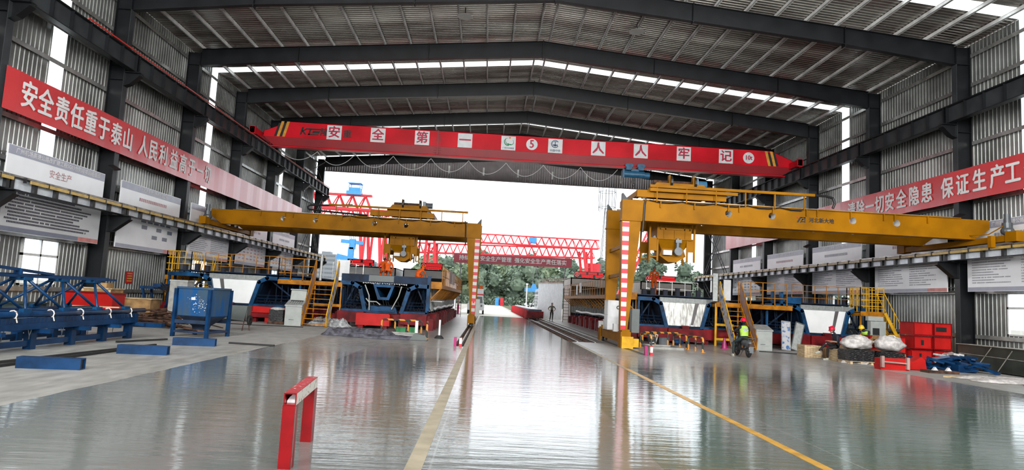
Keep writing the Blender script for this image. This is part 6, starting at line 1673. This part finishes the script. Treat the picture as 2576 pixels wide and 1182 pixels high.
def desk(x0, x1, y0, y1, label, lid):
    t = thing('control_desk', label, 'control desk', ((x0 + x1) / 2, (y0 + y1) / 2, 0))
    MB().prism([(y0, .0), (y0, .96), (y1, 1.2), (y1, 0)], 'x', x0, x1).build('desk_body', 'cabinet_grey', t)
    MB().prism([(y0 - .05, .94), (y0 - .05, 1.0), (y1 + .02, 1.24), (y1 + .02, 1.16)], 'x', x0 - .03, x1 + .03).build('desk_top', 'comb_grey', t)
    MB().box(x0 + .03, x1 - .03, y0 - .012, y0, .22, .86).build('desk_door', 'cabinet_grey', t); MB().box(x0 + .2, x1 - .35, y0 - .016, y0 - .012, .28, .30).build('vent_slot', 'black', t)
    if lid:
        m_ = MB(); m_.prism([(y1 - .02, 1.2), (y1 + .12, 1.76), (y1 + .16, 1.76), (y1 + .04, 1.2)], 'x', x0 + .02, x1 - .02); m_.box(x0, x1, y1 + .02, y1 + .16, 1.74, 1.79); m_.build('open_lid', 'cabinet_grey', t)
        m_ = MB()
        for i in range(3):
            for j in range(6): m_.tube([(x0 + .15 + j * .11, y0 + .15 + i * .12, 1.0 + i * .05), (x0 + .15 + j * .11, y0 + .15 + i * .12, 1.09 + i * .05)], .016, 8)
        m_.box(x0 + .1, x1 - .1, y1 - .12, y1 - .04, 1.16, 1.24); m_.build('control_knob', 'black', t)
desk(-9.80, -9.0, 32.35, 32.95, 'grey control desk with lid raised beside the left orange stair', True)
desk(13.32, 14.12, 31.7, 32.4, 'grey control desk with closed lid beside the right orange stair', False)
t = thing('wrapped_bundle', 'film wrapped bundle with white top beside the raised lid control desk', 'bundle', (-10.4, 33.2, 0))
m_ = MB(); m_.box(-10.75, -10.05, 32.9, 33.4, .15, .72); m_.build('wrapped_load', 'wrap_black', t); m_ = MB(); m_.ball((-10.4, 33.15, .74), (.38, .28, .11), 16, 8); m_.build('bag_top', 'bag_white', t); MB().box(-10.8, -10.0, 32.88, 33.42, 0, .15).build('pallet', 'rust', t)
# scrap pile, crates, tables on the left
t = thing('timber_crate', 'tall brown timber crate with a box on top by the left wall', 'crate', (-16.9, 29.5, 0))
MB().box(-17.5, -16.3, 28.9, 29.9, 0, 1.35).build('crate_body', 'ply', t); m_ = MB()
for x in (-17.52, -16.38): m_.box(x, x + .1, 28.87, 28.9, 0, 1.38)
m_.box(-17.55, -16.25, 28.87, 29.95, 1.35, 1.40); m_.build('crate_frame', 'wood', t)
t2 = tag(MB().box(-17.1, -16.6, 29.1, 29.6, 1.40, 1.62).build('carton', 'ply'), 'small brown carton on top of the tall timber crate', 'carton')
t = thing('timber_crate', 'lower brown timber crate right of the tall one, pale lid', 'crate', (-15.9, 31.0, 0)); MB().box(-16.6, -15.4, 30.6, 31.5, 0, .95).build('crate_body', 'ply', t); MB().box(-16.65, -15.35, 30.55, 31.55, .95, 1.0).build('crate_lid', 'wood', t)
t = thing('red_steel_box', 'large red steel box standing before the timber crates on the left', 'steel box', (-15.8, 27.3, 0)); MB().box(-16.9, -15.0, 26.8, 27.7, .1, 1.2).build('box_shell', 'box_red', t)
m_ = MB(); m_.box(-16.95, -14.95, 26.75, 27.75, 1.2, 1.25); m_.box(-16.95, -14.95, 26.75, 27.75, .04, .1); m_.build('box_rim', 'frame_red', t); m_ = MB(); m_.box(-16.8, -16.6, 26.9, 27.6, 0, .04); m_.box(-15.4, -15.2, 26.9, 27.6, 0, .04); m_.build('box_foot', 'frame_red', t)
t = thing('green_steel_box', 'dark teal steel box behind the lifting truss at the left edge', 'steel box', (-15.6, 22, 0)); MB().box(-16.8, -14.8, 21.6, 22.6, .1, .85).build('box_shell', 'cloth_green', t); MB().box(-16.85, -14.75, 21.55, 22.65, .85, .9).build('box_rim', 'cloth_green', t); MB().box(-16.6, -15.0, 21.7, 22.5, 0, .1).build('box_foot', 'rust', t)
t = thing('blue_workbench', 'blue steel work frame with hoses against the left wall', 'workbench', (-16.0, 33, 0))
m_ = MB(); m_.box(-17.0, -15.4, 32.6, 33.6, 1.42, 1.56); m_.box(-16.5, -15.9, 32.8, 33.4, 1.56, 1.7); m_.build('bench_top', 'truss_blue', t)
for x in (-16.9, -15.6):
    for yy in (32.7, 33.5): MB().bar((x, yy, 1.42), (x + (.3 if x < -16 else -.2), yy, 0), .09).build('bench_leg', 'truss_blue', t)
m_ = MB()
for i in range(4): m_.tube([(-16.4 + i * .2, 32.7, 1.5), (-15.6, 31.8, 1.45 + .1 * i), (-14.9, 31.0, 1.3 + .08 * i), (-14.4, 30.4, 1.75)], .025, 6)
m_.build('hose', 'black', t)
rd = random.Random(8)
for j, (cx, cy, n_, mat, lb, cat) in enumerate(((-13.2, 26.6, 60, 'rust', 'tangled pile of rusty steel bars on the floor behind the truss end', 'scrap'), (-14.2, 32.0, 46, 'rust', 'second heap of rusty bars and hoses by the tall grey cabinet', 'scrap'))):
    m_ = MB()
    for i in range(n_):
        a = rd.uniform(-.5, .5) + (0 if rd.random() < .7 else 1.2); L = rd.uniform(.4, 1.3); x, y, z = cx + rd.gauss(0, .5), cy + rd.gauss(0, .45), rd.uniform(.02, .62) * max(.2, 1 - abs(rd.gauss(0, .4)))
        m_.tube([(x - L * math.cos(a), y - L * math.sin(a), z), (x, y, z + rd.uniform(0, .1)), (x + L * math.cos(a), y + L * math.sin(a), max(.03, z + rd.uniform(-.15, .1)))], rd.uniform(.015, .045), 5)
    tag(m_.build('scrap_pile', mat), lb, cat, kind='stuff')
t = thing('timber_pallet', 'small pale timber pallet lying before the rusty heap on the left', 'pallet', (-13.9, 30.0, 0))
m_ = MB()
for i in range(5): m_.box(-14.6, -13.6, 28.3 + i * .14, 28.4 + i * .14, .18, .21)
m_.build('pallet_slats', 'wood', t)
for x in (-14.6, -14.15, -13.7): MB().box(x, x + .1, 28.3, 28.96, 0, .18).build('pallet_block', 'wood', t)
for i, (x, y, a, mt, lb) in enumerate(((-15.5, 25.5, .1, 'cabinet_grey', 'pale loose board lying behind the truss'), (-14.8, 25.2, .3, 'wood', 'plank lying across the rusty pile'), (-16.2, 24.6, -.2, 'wood', 'plank lying left of the rusty pile'))):
    m_ = MB(); m_.box(-.9, .9, -.12, .12, 0, .04); m_.xf(Matrix.Translation((x, y, .72 if i == 1 else .0)) @ Matrix.Rotation(a, 4, 'Z')); tag(m_.build('loose_plank', mt), lb, 'plank')
# black tarpaulin, crumpled sheet and small things at the pit
def cloth(name, label, x0, x1, y0, y1, mat, amp, seed, nx=46, ny=20, edge=.02, zb=.01):
    rd = random.Random(seed); ph = [(rd.uniform(2, 9), rd.uniform(3, 12), rd.uniform(0, 6), rd.uniform(.3, 1)) for _ in range(7)]
    m_ = MB(); vs = []
    for j in range(ny + 1):
        for i in range(nx + 1):
            u, v = i / nx, j / ny; x = x0 + (x1 - x0) * u; y = y0 + (y1 - y0) * v
            z = sum(w_ * abs(math.sin(a * u * 3 + b * v + c)) for a, b, c, w_ in ph) / 7
            e = min(u, 1 - u, v, 1 - v) * 8; z = zb + amp * z * min(1, e)
            x += .12 * math.sin(9 * v + seed); y += .12 * math.sin(7 * u + seed) * (1 if v > .5 else 1.4)
            vs.append((x, y, z))
    m_._add(vs, [(j * (nx + 1) + i, j * (nx + 1) + i + 1, (j + 1) * (nx + 1) + i + 1, (j + 1) * (nx + 1) + i) for j in range(ny) for i in range(nx)])
    return tag(m_.build(name, mat, smooth=True), label, 'tarpaulin')
cloth('tarpaulin', 'crumpled dark tarpaulin spread on the floor before the floor pit', -6.6, -3.7, 26.9, 28.2, 'tarp', .55, 3)
cloth('tarpaulin', 'dark flat tarpaulin strip running right toward the rail', -5.6, -2.5, 26.2, 26.9, 'tarp', .25, 8)
t = thing('covered_sandbag', 'small dark covered bag at the right end of the tarpaulin', 'bag', (-2.65, 26.5, 0)); m_ = MB(); m_.prism([(-3.0, 0), (-2.3, 0), (-2.42, .22), (-2.8, .28)], 'y', 26.3, 26.75); m_.build('bag_shell', 'cabinet_dark', t); MB().box(-3.02, -2.28, 26.28, 26.77, 0, .02).build('bag_hem', 'black', t)
cloth('crumpled_sheet', 'crumpled pale plastic sheeting heaped at the foot of the left stair', -8.8, -6.9, 33.0, 33.9, 'tarp_light', .75, 5)
cloth('crumpled_sheet', 'crumpled white sheet on the floor before the wooden crates', 14.4, 15.3, 25.5, 26.1, 'bag_white', .22, 6, 24, 12)
for x, y, lb, mt in ((-3.95, 31.2, 'green plastic tray under the red mould beam', 'green_plastic'), (-3.45, 31.3, 'second green plastic tray right of the first', 'green_plastic')):
    t = thing('plastic_tray', lb, 'tray', (x, y, 0)); MB().box(x - .22, x + .22, y - .15, y + .15, 0, .03).box(x - .22, x + .22, y - .15, y - .12, .03, .26).box(x - .22, x + .22, y + .12, y + .15, .03, .26).box(x - .22, x - .19, y - .12, y + .12, .03, .26).box(x + .19, x + .22, y - .12, y + .12, .03, .26).build('tray_shell', mt, t); MB().box(x - .23, x + .23, y - .16, y - .12, .24, .28).build('tray_rim', mt, t)
t = thing('bollard', 'white post on a black rubber foot beside the striped barrier', 'bollard', (-1.95, 28.3, 0)); MB().lathe([(0, 0), (.2, 0), (.2, .03), (.12, .12), (.05, .14), (0, .14)], (-1.95, 28.3, 0), 20).build('rubber_foot', 'rubber', t); MB().lathe([(.045, .1), (.045, .78), (.03, .8), (0, .8)], (-1.95, 28.3, 0), 14).build('white_post', 'white_plastic', t)
t = thing('bollard', 'white post at the near corner of the left striped barrier', 'bollard', (-2.9, 28.0, 0)); MB().box(-2.98, -2.82, 27.9, 28.1, 0, .05).build('base_plate', 'concrete', t); MB().box(-2.96, -2.84, 27.93, 28.05, .05, .72).build('white_post', 'worn_white', t)
t = thing('rebar_cone', 'small red cone behind the right floor pit', 'cone', (11.7, 31.6, 0)); MB().lathe([(.14, .03), (.05, .5), (0, .52)], (11.7, 31.6, 0), 16).build('cone_body', 'magenta', t); MB().box(11.54, 11.86, 31.44, 31.76, 0, .03).build('cone_base', 'magenta', t)
t = thing('machine_parts', 'small machinery with a white hose on the floor behind the right barrier', 'machine', (8.6, 32.6, 0)); m_ = MB(); m_.ball((8.4, 32.6, .3), (.25, .2, .3)); m_.box(8.7, 9.2, 32.4, 32.9, 0, .35); m_.build('pump_body', 'motor_grey', t); MB().tube([(8.3, 32.4, .6), (8.6, 32.3, .45), (8.5, 32.3, .1), (8.2, 32.3, .05)], .04, 8).build('white_hose', 'white_plastic', t); MB().ball((9.7, 32.6, .16), (.3, .25, .16)).build('blue_cover', 'truss_blue', t)
# ------------------------------------------------------------ red gate frame in the foreground
t = thing('red_gate_frame', 'red square tube floor frame with worn top bar in the foreground', 'frame', (-2.0, 7.4, 0))
ang = Vector((-.12, 1.22, 0)); P0 = Vector((-1.94, 6.86, 0)); P1 = P0 + ang
def sqtube(a, b, w_, th, name, mat, cap=True):
    m_ = MB(); a, b = Vector(a), Vector(b); d = (b - a).normalized(); u = Vector((0, 0, 1)) if abs(d.z) < .9 else Vector((0, 1, 0)); s_ = d.cross(u).normalized(); v = s_.cross(d).normalized()
    for k_, (o_, w1, h1) in enumerate(((s_ * (w_ - th) / 2, th, w_), (-s_ * (w_ - th) / 2, th, w_), (v * (w_ - th) / 2, w_ - 2 * th, th), (-v * (w_ - th) / 2, w_ - 2 * th, th))):
        m_.bar(a + o_, b + o_, w1, h1, up=u)
    return m_.build(name, mat, t, fix=False)
sqtube(P0 + Vector((0, 0, 0)), P0 + Vector((0, 0, .625)), .125, .01, 'front_post', 'frame_red')
sqtube(P1 + Vector((0, 0, 0)), P1 + Vector((0, 0, .625)), .125, .01, 'rear_post', 'frame_red')
tb = sqtube(P0 - ang.normalized() * .062 + Vector((0, 0, .69)), P1 + ang.normalized() * .062 + Vector((0, 0, .69)), .125, .012, 'top_bar', 'frame_red')
d_ = ang.normalized(); s_ = d_.cross(Vector((0, 0, 1))).normalized()
a = P0 - d_ * .062; b = P1 + d_ * .062
m_ = MB(); m_.quad(a + s_ * .064 + Vector((0, 0, .632)), b + s_ * .064 + Vector((0, 0, .632)), b + s_ * .064 + Vector((0, 0, .750)), a + s_ * .064 + Vector((0, 0, .750))); m_.build('worn_white_face', 'worn_white', tb)
m_ = MB(); m_.quad(a - s_ * .06 + Vector((0, 0, .7535)), a + s_ * .06 + Vector((0, 0, .7535)), b + s_ * .06 + Vector((0, 0, .7535)), b - s_ * .06 + Vector((0, 0, .7535))); m_.build('worn_top_face', 'worn_red', tb)
m_ = MB(); q0 = a + d_ * .10 + Vector((0, 0, .64)); m_.quad(q0 - s_ * .045, q0 + s_ * .05, q0 + s_ * .05 + Vector((0, 0, .075)), q0 + s_ * .01 + Vector((0, 0, .088)), q0 - s_ * .02 + Vector((0, 0, .06)), q0 - s_ * .045 + Vector((0, 0, .02))); m_.build('torn_paper', 'letter_white', tb)
q = P0 + s_ * .064 - d_ * .06; m_ = MB(); m_.quad(q, q + d_ * .012, q + d_ * .012 + Vector((0, 0, .62)), q + Vector((0, 0, .62))); m_.build('chipped_edge', 'worn_white', t)
# ------------------------------------------------------------ right hand clutter
def crate(x0, x1, y0, y1, h, label):
    t = thing('wooden_crate', label, 'crate', ((x0 + x1) / 2, (y0 + y1) / 2, 0)); m_ = MB(); n_ = max(3, int((x1 - x0) / .12)); w_ = (x1 - x0) / n_
    for i in range(n_): m_.box(x0 + i * w_ + .004, x0 + (i + 1) * w_ - .004, y0, y0 + .02, .0, h)
    m_.box(x0, x1, y1 - .02, y1, 0, h); m_.box(x0, x0 + .02, y0 + .02, y1 - .02, 0, h); m_.box(x1 - .02, x1, y0 + .02, y1 - .02, 0, h); m_.build('crate_boards', 'wood', t)
    m_ = MB(); m_.box(x0, x1, y0, y1, h, h + .02); m_.build('crate_lid', 'wood', t)
    m_ = MB()
    for z in (.08, h - .1): m_.box(x0 - .005, x1 + .005, y0 - .015, y0, z, z + .05)
    m_.build('crate_batten', 'wood', t)
crate(14.0, 14.75, 28.2, 28.9, .50, 'pale wooden crate behind the feet of the seated man')
crate(14.55, 15.25, 26.6, 27.3, .48, 'pale wooden crate the seated man sits on')
for i, (x, y, lb) in enumerate(((14.95, 25.9, 'black film wrapped pallet load left of the pair'), (16.0, 25.6, 'black film wrapped pallet load right of the pair'))):
    t = thing('wrapped_pallet', lb, 'pallet load', (x, y, 0)); w_ = .5
    m_ = MB(); rd = random.Random(i)
    for k in range(6): m_.box(x - w_ + rd.uniform(-.02, .02), x + w_ + rd.uniform(-.02, .02), y - .45, y + .45, .12 + k * .075, .19 + k * .075)
    m_.build('wrapped_load', 'wrap_black', t)
    for dx in (-.42, 0, .42): MB().box(x + dx - .05, x + dx + .05, y - .45, y + .45, 0, .1).build('pallet_runner', 'wood', t)
    MB().box(x - .5, x + .5, y - .48, y + .48, .1, .12).build('pallet_deck', 'wood', t)
def bag(x, y, z, sx_, sy_, sz_, label, seed):
    t = thing('bulk_bag', label, 'bag', (x, y, z)); rd = random.Random(seed); b_ = MB(); b_.ball((0, 0, 0), 1, 26, 16)
    for i, v in enumerate(b_.v):
        v = Vector(v); q_ = 1 + .09 * math.sin(5 * v.x + seed) * math.sin(6 * v.z + 2) + .06 * math.sin(11 * v.y + 9 * v.x) + (.16 if v.z > .75 else 0)
        b_.v[i] = (x + v.x * sx_ * q_, y + v.y * sy_ * q_, z + sz_ + max(v.z, -.82) * sz_ * q_ - sz_ * .15)
    b_.build('bag_body', 'bag_white', t, smooth=True); m_ = MB(); zt_ = z + sz_ * 1.95
    m_.tube([(x - .18, y - sy_ * .5, zt_ - .12), (x - .1, y - sy_ * .3, zt_ + .02), (x + .1, y - sy_ * .3, zt_ + .02), (x + .2, y - sy_ * .5, zt_ - .14)], .03, 6); m_.build('lifting_loop', 'bag_white', t)
bag(14.98, 25.9, .58, .62, .45, .27, 'crumpled white bulk bag on the left wrapped pallet', 1)
bag(16.15, 25.6, .58, .58, .45, .30, 'crumpled white bulk bag with peaked top on the right wrapped pallet', 4)
t = thing('cardboard_pile', 'heap of brown cardboard and sacks behind the white bags', 'cardboard', (16.0, 28.2, 0))
rd = random.Random(12)
for i in range(8):
    m_ = MB(); m_.box(-.35, .35, -.2, .2, -.03, .03 + .1 * (i % 2)); m_.xf(Matrix.Translation((15.3 + i * .28, 27.9 + rd.uniform(-.2, .3), .35 + .12 * i * (1 if i < 5 else .6))) @ Matrix.Rotation(rd.uniform(-.5, .5), 4, 'Y') @ Matrix.Rotation(rd.uniform(0, 3), 4, 'Z')); m_.build('flattened_carton', 'ply' if i % 3 else 'wood', t)
MB().box(15.0, 17.4, 27.7, 28.6, 0, .45).build('base_stack', 'ply', t)
t = thing('meter_box', 'grey electrical meter boxes under the right stair tower', 'electrical box', (20.1, 33.4, 0)); MB().box(19.9, 20.7, 33.1, 33.4, .9, 1.7).build('box_body', 'cabinet_grey', t); MB().box(20.0, 20.35, 33.08, 33.1, 1.0, 1.35).build('meter_window', 'black', t); MB().box(19.8, 20.6, 33.15, 33.4, 1.72, 1.95).build('upper_box', 'cabinet_grey', t); MB().box(19.9, 20.0, 33.2, 33.3, 0, .9).box(20.6, 20.7, 33.2, 33.3, 0, .9).build('box_leg', 'cabinet_dark', t)
# stacks of red steel boxes
def rbox(x0, x1, y0, y1, z0, z1, label, hole=None):
    t = thing('red_steel_box', label, 'steel box', ((x0 + x1) / 2, (y0 + y1) / 2, z0)); MB().box(x0 + .02, x1 - .02, y0 + .02, y1 - .02, z0, z1 - .01).build('box_shell', 'box_red', t)
    m_ = MB(); m_.box(x0, x1, y0, y1, z1 - .04, z1); m_.box(x0, x1, y0, y0 + .02, z0, z0 + .05); m_.box(x0 + .02, x0 + .05, y0 - .004, y0 + .02, z0, z1); m_.box(x1 - .05, x1 - .02, y0 - .004, y0 + .02, z0, z1); m_.build('box_rim', 'frame_red', t)
    if hole: MB().box(hole[0], hole[1], y0 + .012, y0 + .019, hole[2], hole[3]).build('hand_hole', 'black', t)
rbox(18.95, 19.85, 28.3, 29.3, 1.20, 1.78, 'plain red steel box, top left of the red stack'); rbox(19.9, 20.75, 28.35, 29.3, 1.20, 1.78, 'red steel box with wide black slot, top right of the red stack', (20.02, 20.5, 1.40, 1.60))
rbox(18.95, 19.8, 28.3, 29.3, .60, 1.17, 'red steel box with oval hole, middle left of the red stack', (19.3, 19.42, .78, 1.0)); rbox(19.85, 20.7, 28.3, 29.3, .60, 1.17, 'plain red steel box, middle right of the red stack')
rbox(18.75, 19.75, 28.2, 29.3, 0, .57, 'red steel box with narrow hole, bottom left of the red stack', (19.15, 19.25, .2, .42)); rbox(19.8, 20.6, 28.2, 29.3, 0, .57, 'plain red steel box, bottom right of the red stack')
rbox(17.0, 18.7, 28.4, 29.2, .35, 1.08, 'long low red steel box left of the red stack'); MB
tag(MB().box(17.0, 18.7, 28.45, 29.15, 0, .35).build('timber_block', 'ply'), 'brown timber block under the long red steel box', 'timber')
for i, (x, y, mt, lb) in enumerate(((15.0, 23.5, 'box_red', 'bright red steel bracket with two upright lugs lying on the floor'), (16.05, 23.9, 'box_red', 'wedge shaped red steel part beside the red bracket'))):
    t = thing('red_bracket', lb, 'bracket', (x, y, 0)); m_ = MB()
    if i == 0:
        m_.prism([(x - .55, 0), (x + .5, 0), (x + .45, .22), (x - .6, .2)], 'y', y - .1, y + .3); m_.build('bracket_body', mt, t)
        m_ = MB(); m_.box(x - .58, x - .48, y - .2, y - .1, .1, .5); m_.box(x + .36, x + .46, y - .2, y - .1, .05, .48); m_.bar((x - .5, y - .15, .30), (x + .4, y - .15, .26), .05); m_.build('upright_lug', 'panel_pink', t)
        MB().box(x - .58, x + .46, y - .1, y + .25, .2, .42).build('bracket_back', mt, t)
    else:
        m_.prism([(x - .45, 0), (x + .45, 0), (x + .40, .38), (x + .25, .50), (x - .1, .30), (x - .4, .42)], 'y', y, y + .4); m_.build('bracket_body', mt, t); MB().box(x - .5, x + .5, y - .03, y + .45, 0, .03).build('bracket_foot', 'frame_red', t)
def rough_pile(label, x0, x1, y0, y1, zt_, mat, n_, seed, cat='scrap', name='steel_offcuts'):
    m_ = MB(); rd = random.Random(seed)
    for i in range(n_):
        s_ = rd.uniform(.12, .4); x, y = rd.uniform(x0, x1), rd.uniform(y0, y1); z = rd.uniform(0, zt_ * .75)
        b_ = MB(); b_.box(-s_, s_, -s_ * .3, s_ * .3, -s_ * .12, s_ * .12); b_.xf(Matrix.Translation((x, y, z + s_ * .3)) @ Matrix.Rotation(rd.uniform(-.4, .4), 4, 'X') @ Matrix.Rotation(rd.uniform(-.3, .3), 4, 'Y') @ Matrix.Rotation(rd.uniform(0, 3), 4, 'Z')); m_._add(b_.v, b_.f)
    m_.box((x0 * .7 + x1 * .3), (x0 * .3 + x1 * .7), y0 + .1, y1 - .1, 0, zt_ * .5)
    return tag(m_.build(name, mat), label, cat, kind='stuff')
rough_pile('heap of blue steel parts in front of the red box stack', 16.6, 17.4, 24.6, 25.4, .35, 'truss_blue', 18, 1)
rough_pile('large heap of blue steel parts beside the dark stone slabs', 17.2, 18.9, 23.8, 25.2, .55, 'truss_blue', 46, 2)
rough_pile('white and brown debris heaped behind the blue steel parts', 18.6, 19.6, 25.6, 26.6, .6, 'bag_white', 16, 3, 'debris', 'debris')
t = thing('pallet_of_parts', 'low dark pallet with small white parts between the red and blue heaps', 'pallet', (16.6, 23.2, 0)); MB().box(15.9, 17.0, 22.9, 23.4, 0, .1).build('pallet_base', 'rust', t); m_ = MB()
for x in (16.2, 16.7): m_.prism([(x - .1, .1), (x + .1, .1), (x, .22)], 'y', 23.0, 23.1)
m_.build('white_part', 'white_plastic', t)
t = thing('stone_slab_stack', 'long dark veined stone slabs stacked on edge by the right wall', 'stone slabs', (20.2, 24.3, 0))
for i in range(4):
    x = 19.55 + i * .14; MB().box(x, x + .12, 20.5, 26.4, .04, .98 - .01 * i).build('stone_slab', 'stone_dark', t)
m_ = MB(); m_.box(19.5, 20.15, 20.45, 26.45, .98, 1.0); m_.build('pale_edge', 'stone_edge', t)
m_ = MB(); m_.bar((19.54, 24.6, .95), (19.54, 25.4, .1), .012, .03); m_.bar((19.54, 23.6, .9), (19.54, 24.3, .08), .012, .03); m_.bar((19.54, 21, .55), (19.54, 26.3, .62), .012, .02); m_.build('stone_vein', 'stone_edge', t)
m_ = MB(); m_.box(19.5, 20.15, 21.0, 21.2, 0, .04); m_.box(19.5, 20.15, 25.6, 25.8, 0, .04); m_.build('timber_bearer', 'wood', t)
cloth('debris_sheet', 'crumpled pale sheet and rags along the foot of the stone slabs', 15.8, 18.2, 20.2, 21.6, 'bag_white', .20, 9, 40, 16)
cloth('debris_sheet', 'crumpled black and blue plastic beside the pale rags on the right', 16.8, 18.9, 19.4, 20.1, 'tarp', .18, 12, 30, 12)
for i, (x, y, a, mt) in enumerate(((16.2, 21.9, .5, 'wood'), (16.9, 22.3, .3, 'concrete'), (17.6, 21.2, .4, 'concrete'))):
    m_ = MB(); m_.box(-.8, .8, -.08, .08, 0, .05); m_.xf(Matrix.Translation((x, y, 0)) @ Matrix.Rotation(a, 4, 'Z')); tag(m_.build('loose_plank', mt), '%s loose board on the floor before the stone slabs' % ('nearest', 'farther', 'rightmost')[i], 'plank')
# leaning panels
for i, (x, lb, mt) in enumerate(((15.3, 'blue framed panel leaning against the right mould', 'poster_blue'), (15.75, 'grey framed panel leaning crosswise right of the blue one', 'comb_grey'))):
    t = thing('leaning_panel', lb, 'panel', (x, 33, 0)); m_ = MB(); b_ = MB(); b_.box(-.2, .2, -.02, .02, 0, 1.45); c_ = MB()
    for s0 in (-.22, .22): c_.box(s0 - .02, s0 + .02, -.03, .03, 0, 1.5)
    c_.box(-.22, .22, -.03, .03, 0, .04); c_.box(-.22, .22, -.03, .03, 1.46, 1.5)
    R_ = Matrix.Translation((x, 32.75, .01)) @ Matrix.Rotation(.08 if i == 0 else .30, 4, 'Y') @ Matrix.Rotation(-.22, 4, 'X')
    b_.xf(R_); c_.xf(R_); b_.build('panel_sheet', mt, t); c_.build('panel_frame', 'galv' if i == 0 else 'cabinet_dark', t)
t = thing('floor_cable', '', 'cable', (0, 0, 0)); bpy.data.objects.remove(t)
for pts, lb in ((((13.0, 30.6, .02), (14.0, 30.2, .02), (14.9, 29.8, .02), (15.6, 29.6, .02)), 'black cable on the floor between the control desk and the wooden crate'), (((-13, 31.5, .02), (-11, 31.0, .02), (-9.5, 31.3, .02), (-8.6, 31.4, .02)), 'black cable on the floor before the raised lid control desk')):
    tag(MB().tube(pts, .02, 6).build('floor_cable', 'black'), lb, 'cable')
WORLD_S, FILL_P = 2.7, 3600
# ------------------------------------------------------------ camera, world, added fill lights
cam = bpy.data.cameras.new('camera'); co = bpy.data.objects.new('camera', cam); COL.objects.link(co)
f, yaw, pitch, roll, H = 1632., .0337, .09972, .0528, 1.81
F = Vector((math.sin(yaw) * math.cos(pitch), math.cos(yaw) * math.cos(pitch), math.sin(pitch)))
R0 = Vector((math.cos(yaw), -math.sin(yaw), 0)); U0 = R0.cross(F)
R = R0 * math.cos(roll) + U0 * math.sin(roll); U = U0 * math.cos(roll) - R0 * math.sin(roll)
co.matrix_world = Matrix(((R.x, U.x, -F.x, 0), (R.y, U.y, -F.y, 0), (R.z, U.z, -F.z, H), (0, 0, 0, 1)))
cam.sensor_fit = 'HORIZONTAL'; cam.sensor_width = 36; cam.lens = 36 * f / 2576; cam.clip_end = 2000; cam.clip_start = .1
SC.camera = co
w = bpy.data.worlds.new('world'); SC.world = w; w.use_nodes = True
bg = w.node_tree.nodes['Background']; bg.inputs[1].default_value = 1.0
tcw = w.node_tree.nodes.new('ShaderNodeTexCoord'); sx = w.node_tree.nodes.new('ShaderNodeSeparateXYZ')
rw = w.node_tree.nodes.new('ShaderNodeValToRGB')
w.node_tree.links.new(tcw.outputs['Generated'], sx.inputs[0]); w.node_tree.links.new(sx.outputs[2], rw.inputs[0]); w.node_tree.links.new(rw.outputs[0], bg.inputs[0])
rw.color_ramp.elements[0].position = 0; rw.color_ramp.elements[0].color = (.80, .87, .93, 1)
rw.color_ramp.elements[1].position = .5; rw.color_ramp.elements[1].color = (.95, .97, 1.0, 1)
bg.inputs[1].default_value = WORLD_S
def area(name, loc, rot, sx_, sy_, power, col=(1, 1, 1)):
    l = bpy.data.lights.new(name, 'AREA'); l.shape = 'RECTANGLE'; l.size = sx_; l.size_y = sy_; l.energy = power; l.color = col
    o = bpy.data.objects.new(name, l); COL.objects.link(o); o.location = loc; o.rotation_euler = rot; return o
for x in (-10, 2.6, 15):
    area('fill_light', (x, -9, 11.5), (math.radians(78), 0, 0), 6, 3, FILL_P, (1, .99, .97))  # added fill behind the camera, aimed into the hall
for x in (-9, 14):
    area('fill_light', (x, 9, 14.2), (math.radians(52), 0, 0), 5, 2, FILL_P * .35, (1, .99, .97))  # added overhead fill out of view, tilted forward
for x in (-9, 2.6, 14):
    area('up_fill', (x, 6, 8.0), (math.radians(140), 0, 0), 3, 2, FILL_P * .5, (1, .99, .97))  # added upward fill to brighten roof and purlins
SC.cycles.use_denoising = True
SC.cycles.max_bounces = 5; SC.cycles.diffuse_bounces = 3; SC.cycles.glossy_bounces = 3; SC.cycles.transmission_bounces = 3; SC.cycles.transparent_max_bounces = 6
SC.cycles.sample_clamp_indirect = 6; SC.cycles.caustics_reflective = False; SC.cycles.caustics_refractive = False
SC.view_settings.view_transform = 'Standard'; SC.view_settings.exposure = 0
SC.view_settings.look = 'None'
